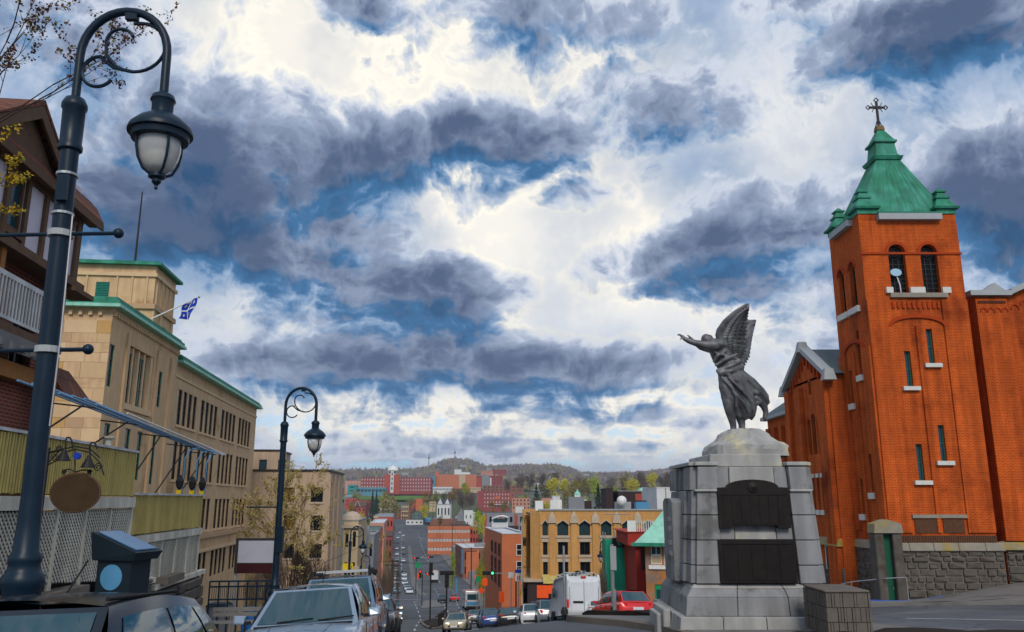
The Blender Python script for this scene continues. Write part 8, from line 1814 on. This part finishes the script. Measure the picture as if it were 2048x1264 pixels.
# houses scattered on the far slope
HM = [m_b_wh, m_b_gr, m_b_cr, m_b_pk, m_b_wh]
for k in range(46):
    y = r.uniform(1180, 2200); u = r.uniform(690, 1350); x = (u-1024)/1640*y; z = H(x, y)
    t = thing('hillside_house', 'small %s house with a %s roof among the bare trees of the far slope' % (('white', 'grey', 'cream', 'pink', 'white')[k % 5], ('dark', 'grey', 'brown')[k % 3]), 'house', (x, y, z), r.uniform(-.5, .5), 'houses on the far slope'); w, d, h = r.uniform(5, 9), 7, r.uniform(7, 10)
    B().box(-w, w, -d, d, -2, h).obj('walls', HM[k % 5], t); B().add([(-w-1, -d-1, h), (w+1, -d-1, h), (w+1, 0, h+4.5), (-w-1, 0, h+4.5), (-w-1, d+1, h), (w+1, d+1, h)], [(0, 1, 2, 3), (3, 2, 5, 4)]).obj('roof', (m_r_dk, m_r_gr, m_r_br)[k % 3], t)
    for s in (-.5, .35): B().box(w*s, w*s+1.6, -d-.1, -d-.02, h*.45, h*.45+2).obj('window', m_glass_dk, t)
# lawns on the slope
tag(sheet('lawn_hospital', [(-215, 985), (-80, 985), (-60, 1030), (-215, 1030)], m_grass, 2.2, 20, 1), kind='structure'); tag(sheet('lawn_slope', [(-38, 560), (8, 560), (10, 640), (-34, 640)], m_grass, 1.8, 12, 1), kind='structure'); tag(sheet('lawn_right', [(-30, 700), (10, 700), (12, 770), (-40, 770)], m_grass, 2.4, 12, 1), kind='structure')

# overhead wires strung between the utility poles and across the street
for k, (a, b_, lb) in enumerate(((P(785, 1122, 140), P(943, 1097, 190), 'thin overhead wire crossing the street below the crest'), (P(905, 1047, 330), P(943, 1097, 190), 'thin overhead wire running up to the long orange building'), (P(700, 1085, 200), P(785, 1122, 140), 'thin overhead wire along the left row of shops'))):
    pts = [a.lerp(b_, t/14)-Vector((0, 0, 1.6*math.sin(math.pi*t/14))) for t in range(15)]
    tag(B().tube(pts, .045, 4).obj('overhead_wire', m_iron), lb, 'wire')

# ------------------------------------------------------------------ thin spring haze over the valley
hz_m = bpy.data.materials.new('valley_haze'); hz_m.use_nodes = True; ht = hz_m.node_tree; ht.nodes.clear()
ho_ = ht.nodes.new('ShaderNodeOutputMaterial'); hv = ht.nodes.new('ShaderNodeVolumePrincipled'); ht.links.new(hv.outputs[0], ho_.inputs['Volume'])
hv.inputs['Color'].default_value = (.80, .86, .95, 1); hv.inputs['Density'].default_value = .00012; hv.inputs['Anisotropy'].default_value = .2
tag(B().box(-5600, 5600, -200, 10200, -60, 190).obj('haze', hz_m), kind='stuff')
S.cycles.volume_bounces = 0
# ------------------------------------------------------------------ two tiny walkers on the far pavement
def walker(x, y, heading, top, label):
    t = thing('person', label, 'person', (x, y, H(x, y)+.13), heading); b = MB()
    def limb(pts, k=6):
        for a, c in zip(pts, pts[1:]):
            for i in range(k+1): q = [a[j]+(c[j]-a[j])*i/k for j in range(4)]; b.ellip(q[:3], (q[3],)*3, 8, 6)
    limb([(-.09, 0, .92, .10), (-.10, .14, .50, .075), (-.10, .05, .10, .05)]); limb([(.09, 0, .92, .10), (.10, .02, .50, .075), (.10, -.22, .14, .05)]); b.ellip((-.10, .10, .05), (.05, .13, .05)); b.ellip((.10, -.20, .09), (.05, .12, .05))
    limb([(0, 0, .95, .15), (0, 0, 1.15, .14), (0, .01, 1.35, .16)]); b.ellip((0, 0, 1.40), (.22, .12, .09)); limb([(0, .01, 1.46, .06), (0, .02, 1.54, .06)]); b.ellip((0, .03, 1.63), (.085, .10, .12))
    limb([(-.22, 0, 1.40, .06), (-.26, -.10, 1.12, .05), (-.24, .06, .90, .04)]); limb([(.22, 0, 1.40, .06), (.26, .06, 1.12, .05), (.24, .20, .92, .04)])
    o = b.obj('tmp_walker', top); m_ = o.modifiers.new('r', 'REMESH'); m_.mode = 'VOXEL'; m_.voxel_size = .035; bpy.context.view_layer.update()
    me = bpy.data.meshes.new_from_object(o.evaluated_get(bpy.context.evaluated_depsgraph_get())); me.name = 'body'; bpy.data.objects.remove(o); link('body', me, t); return t
m_coat = mat('dark_coat', (.03, .03, .04), .9, .2); m_coat2 = mat('red_jacket', (.35, .05, .05), .9, .2)
walker(xr(262)+1.6, 262, R(8), m_coat, 'tiny walker in dark clothes going down the right pavement'); walker(xr(236)+2.2, 236, R(188), m_coat2, 'tiny walker in reddish clothes coming up the right pavement')
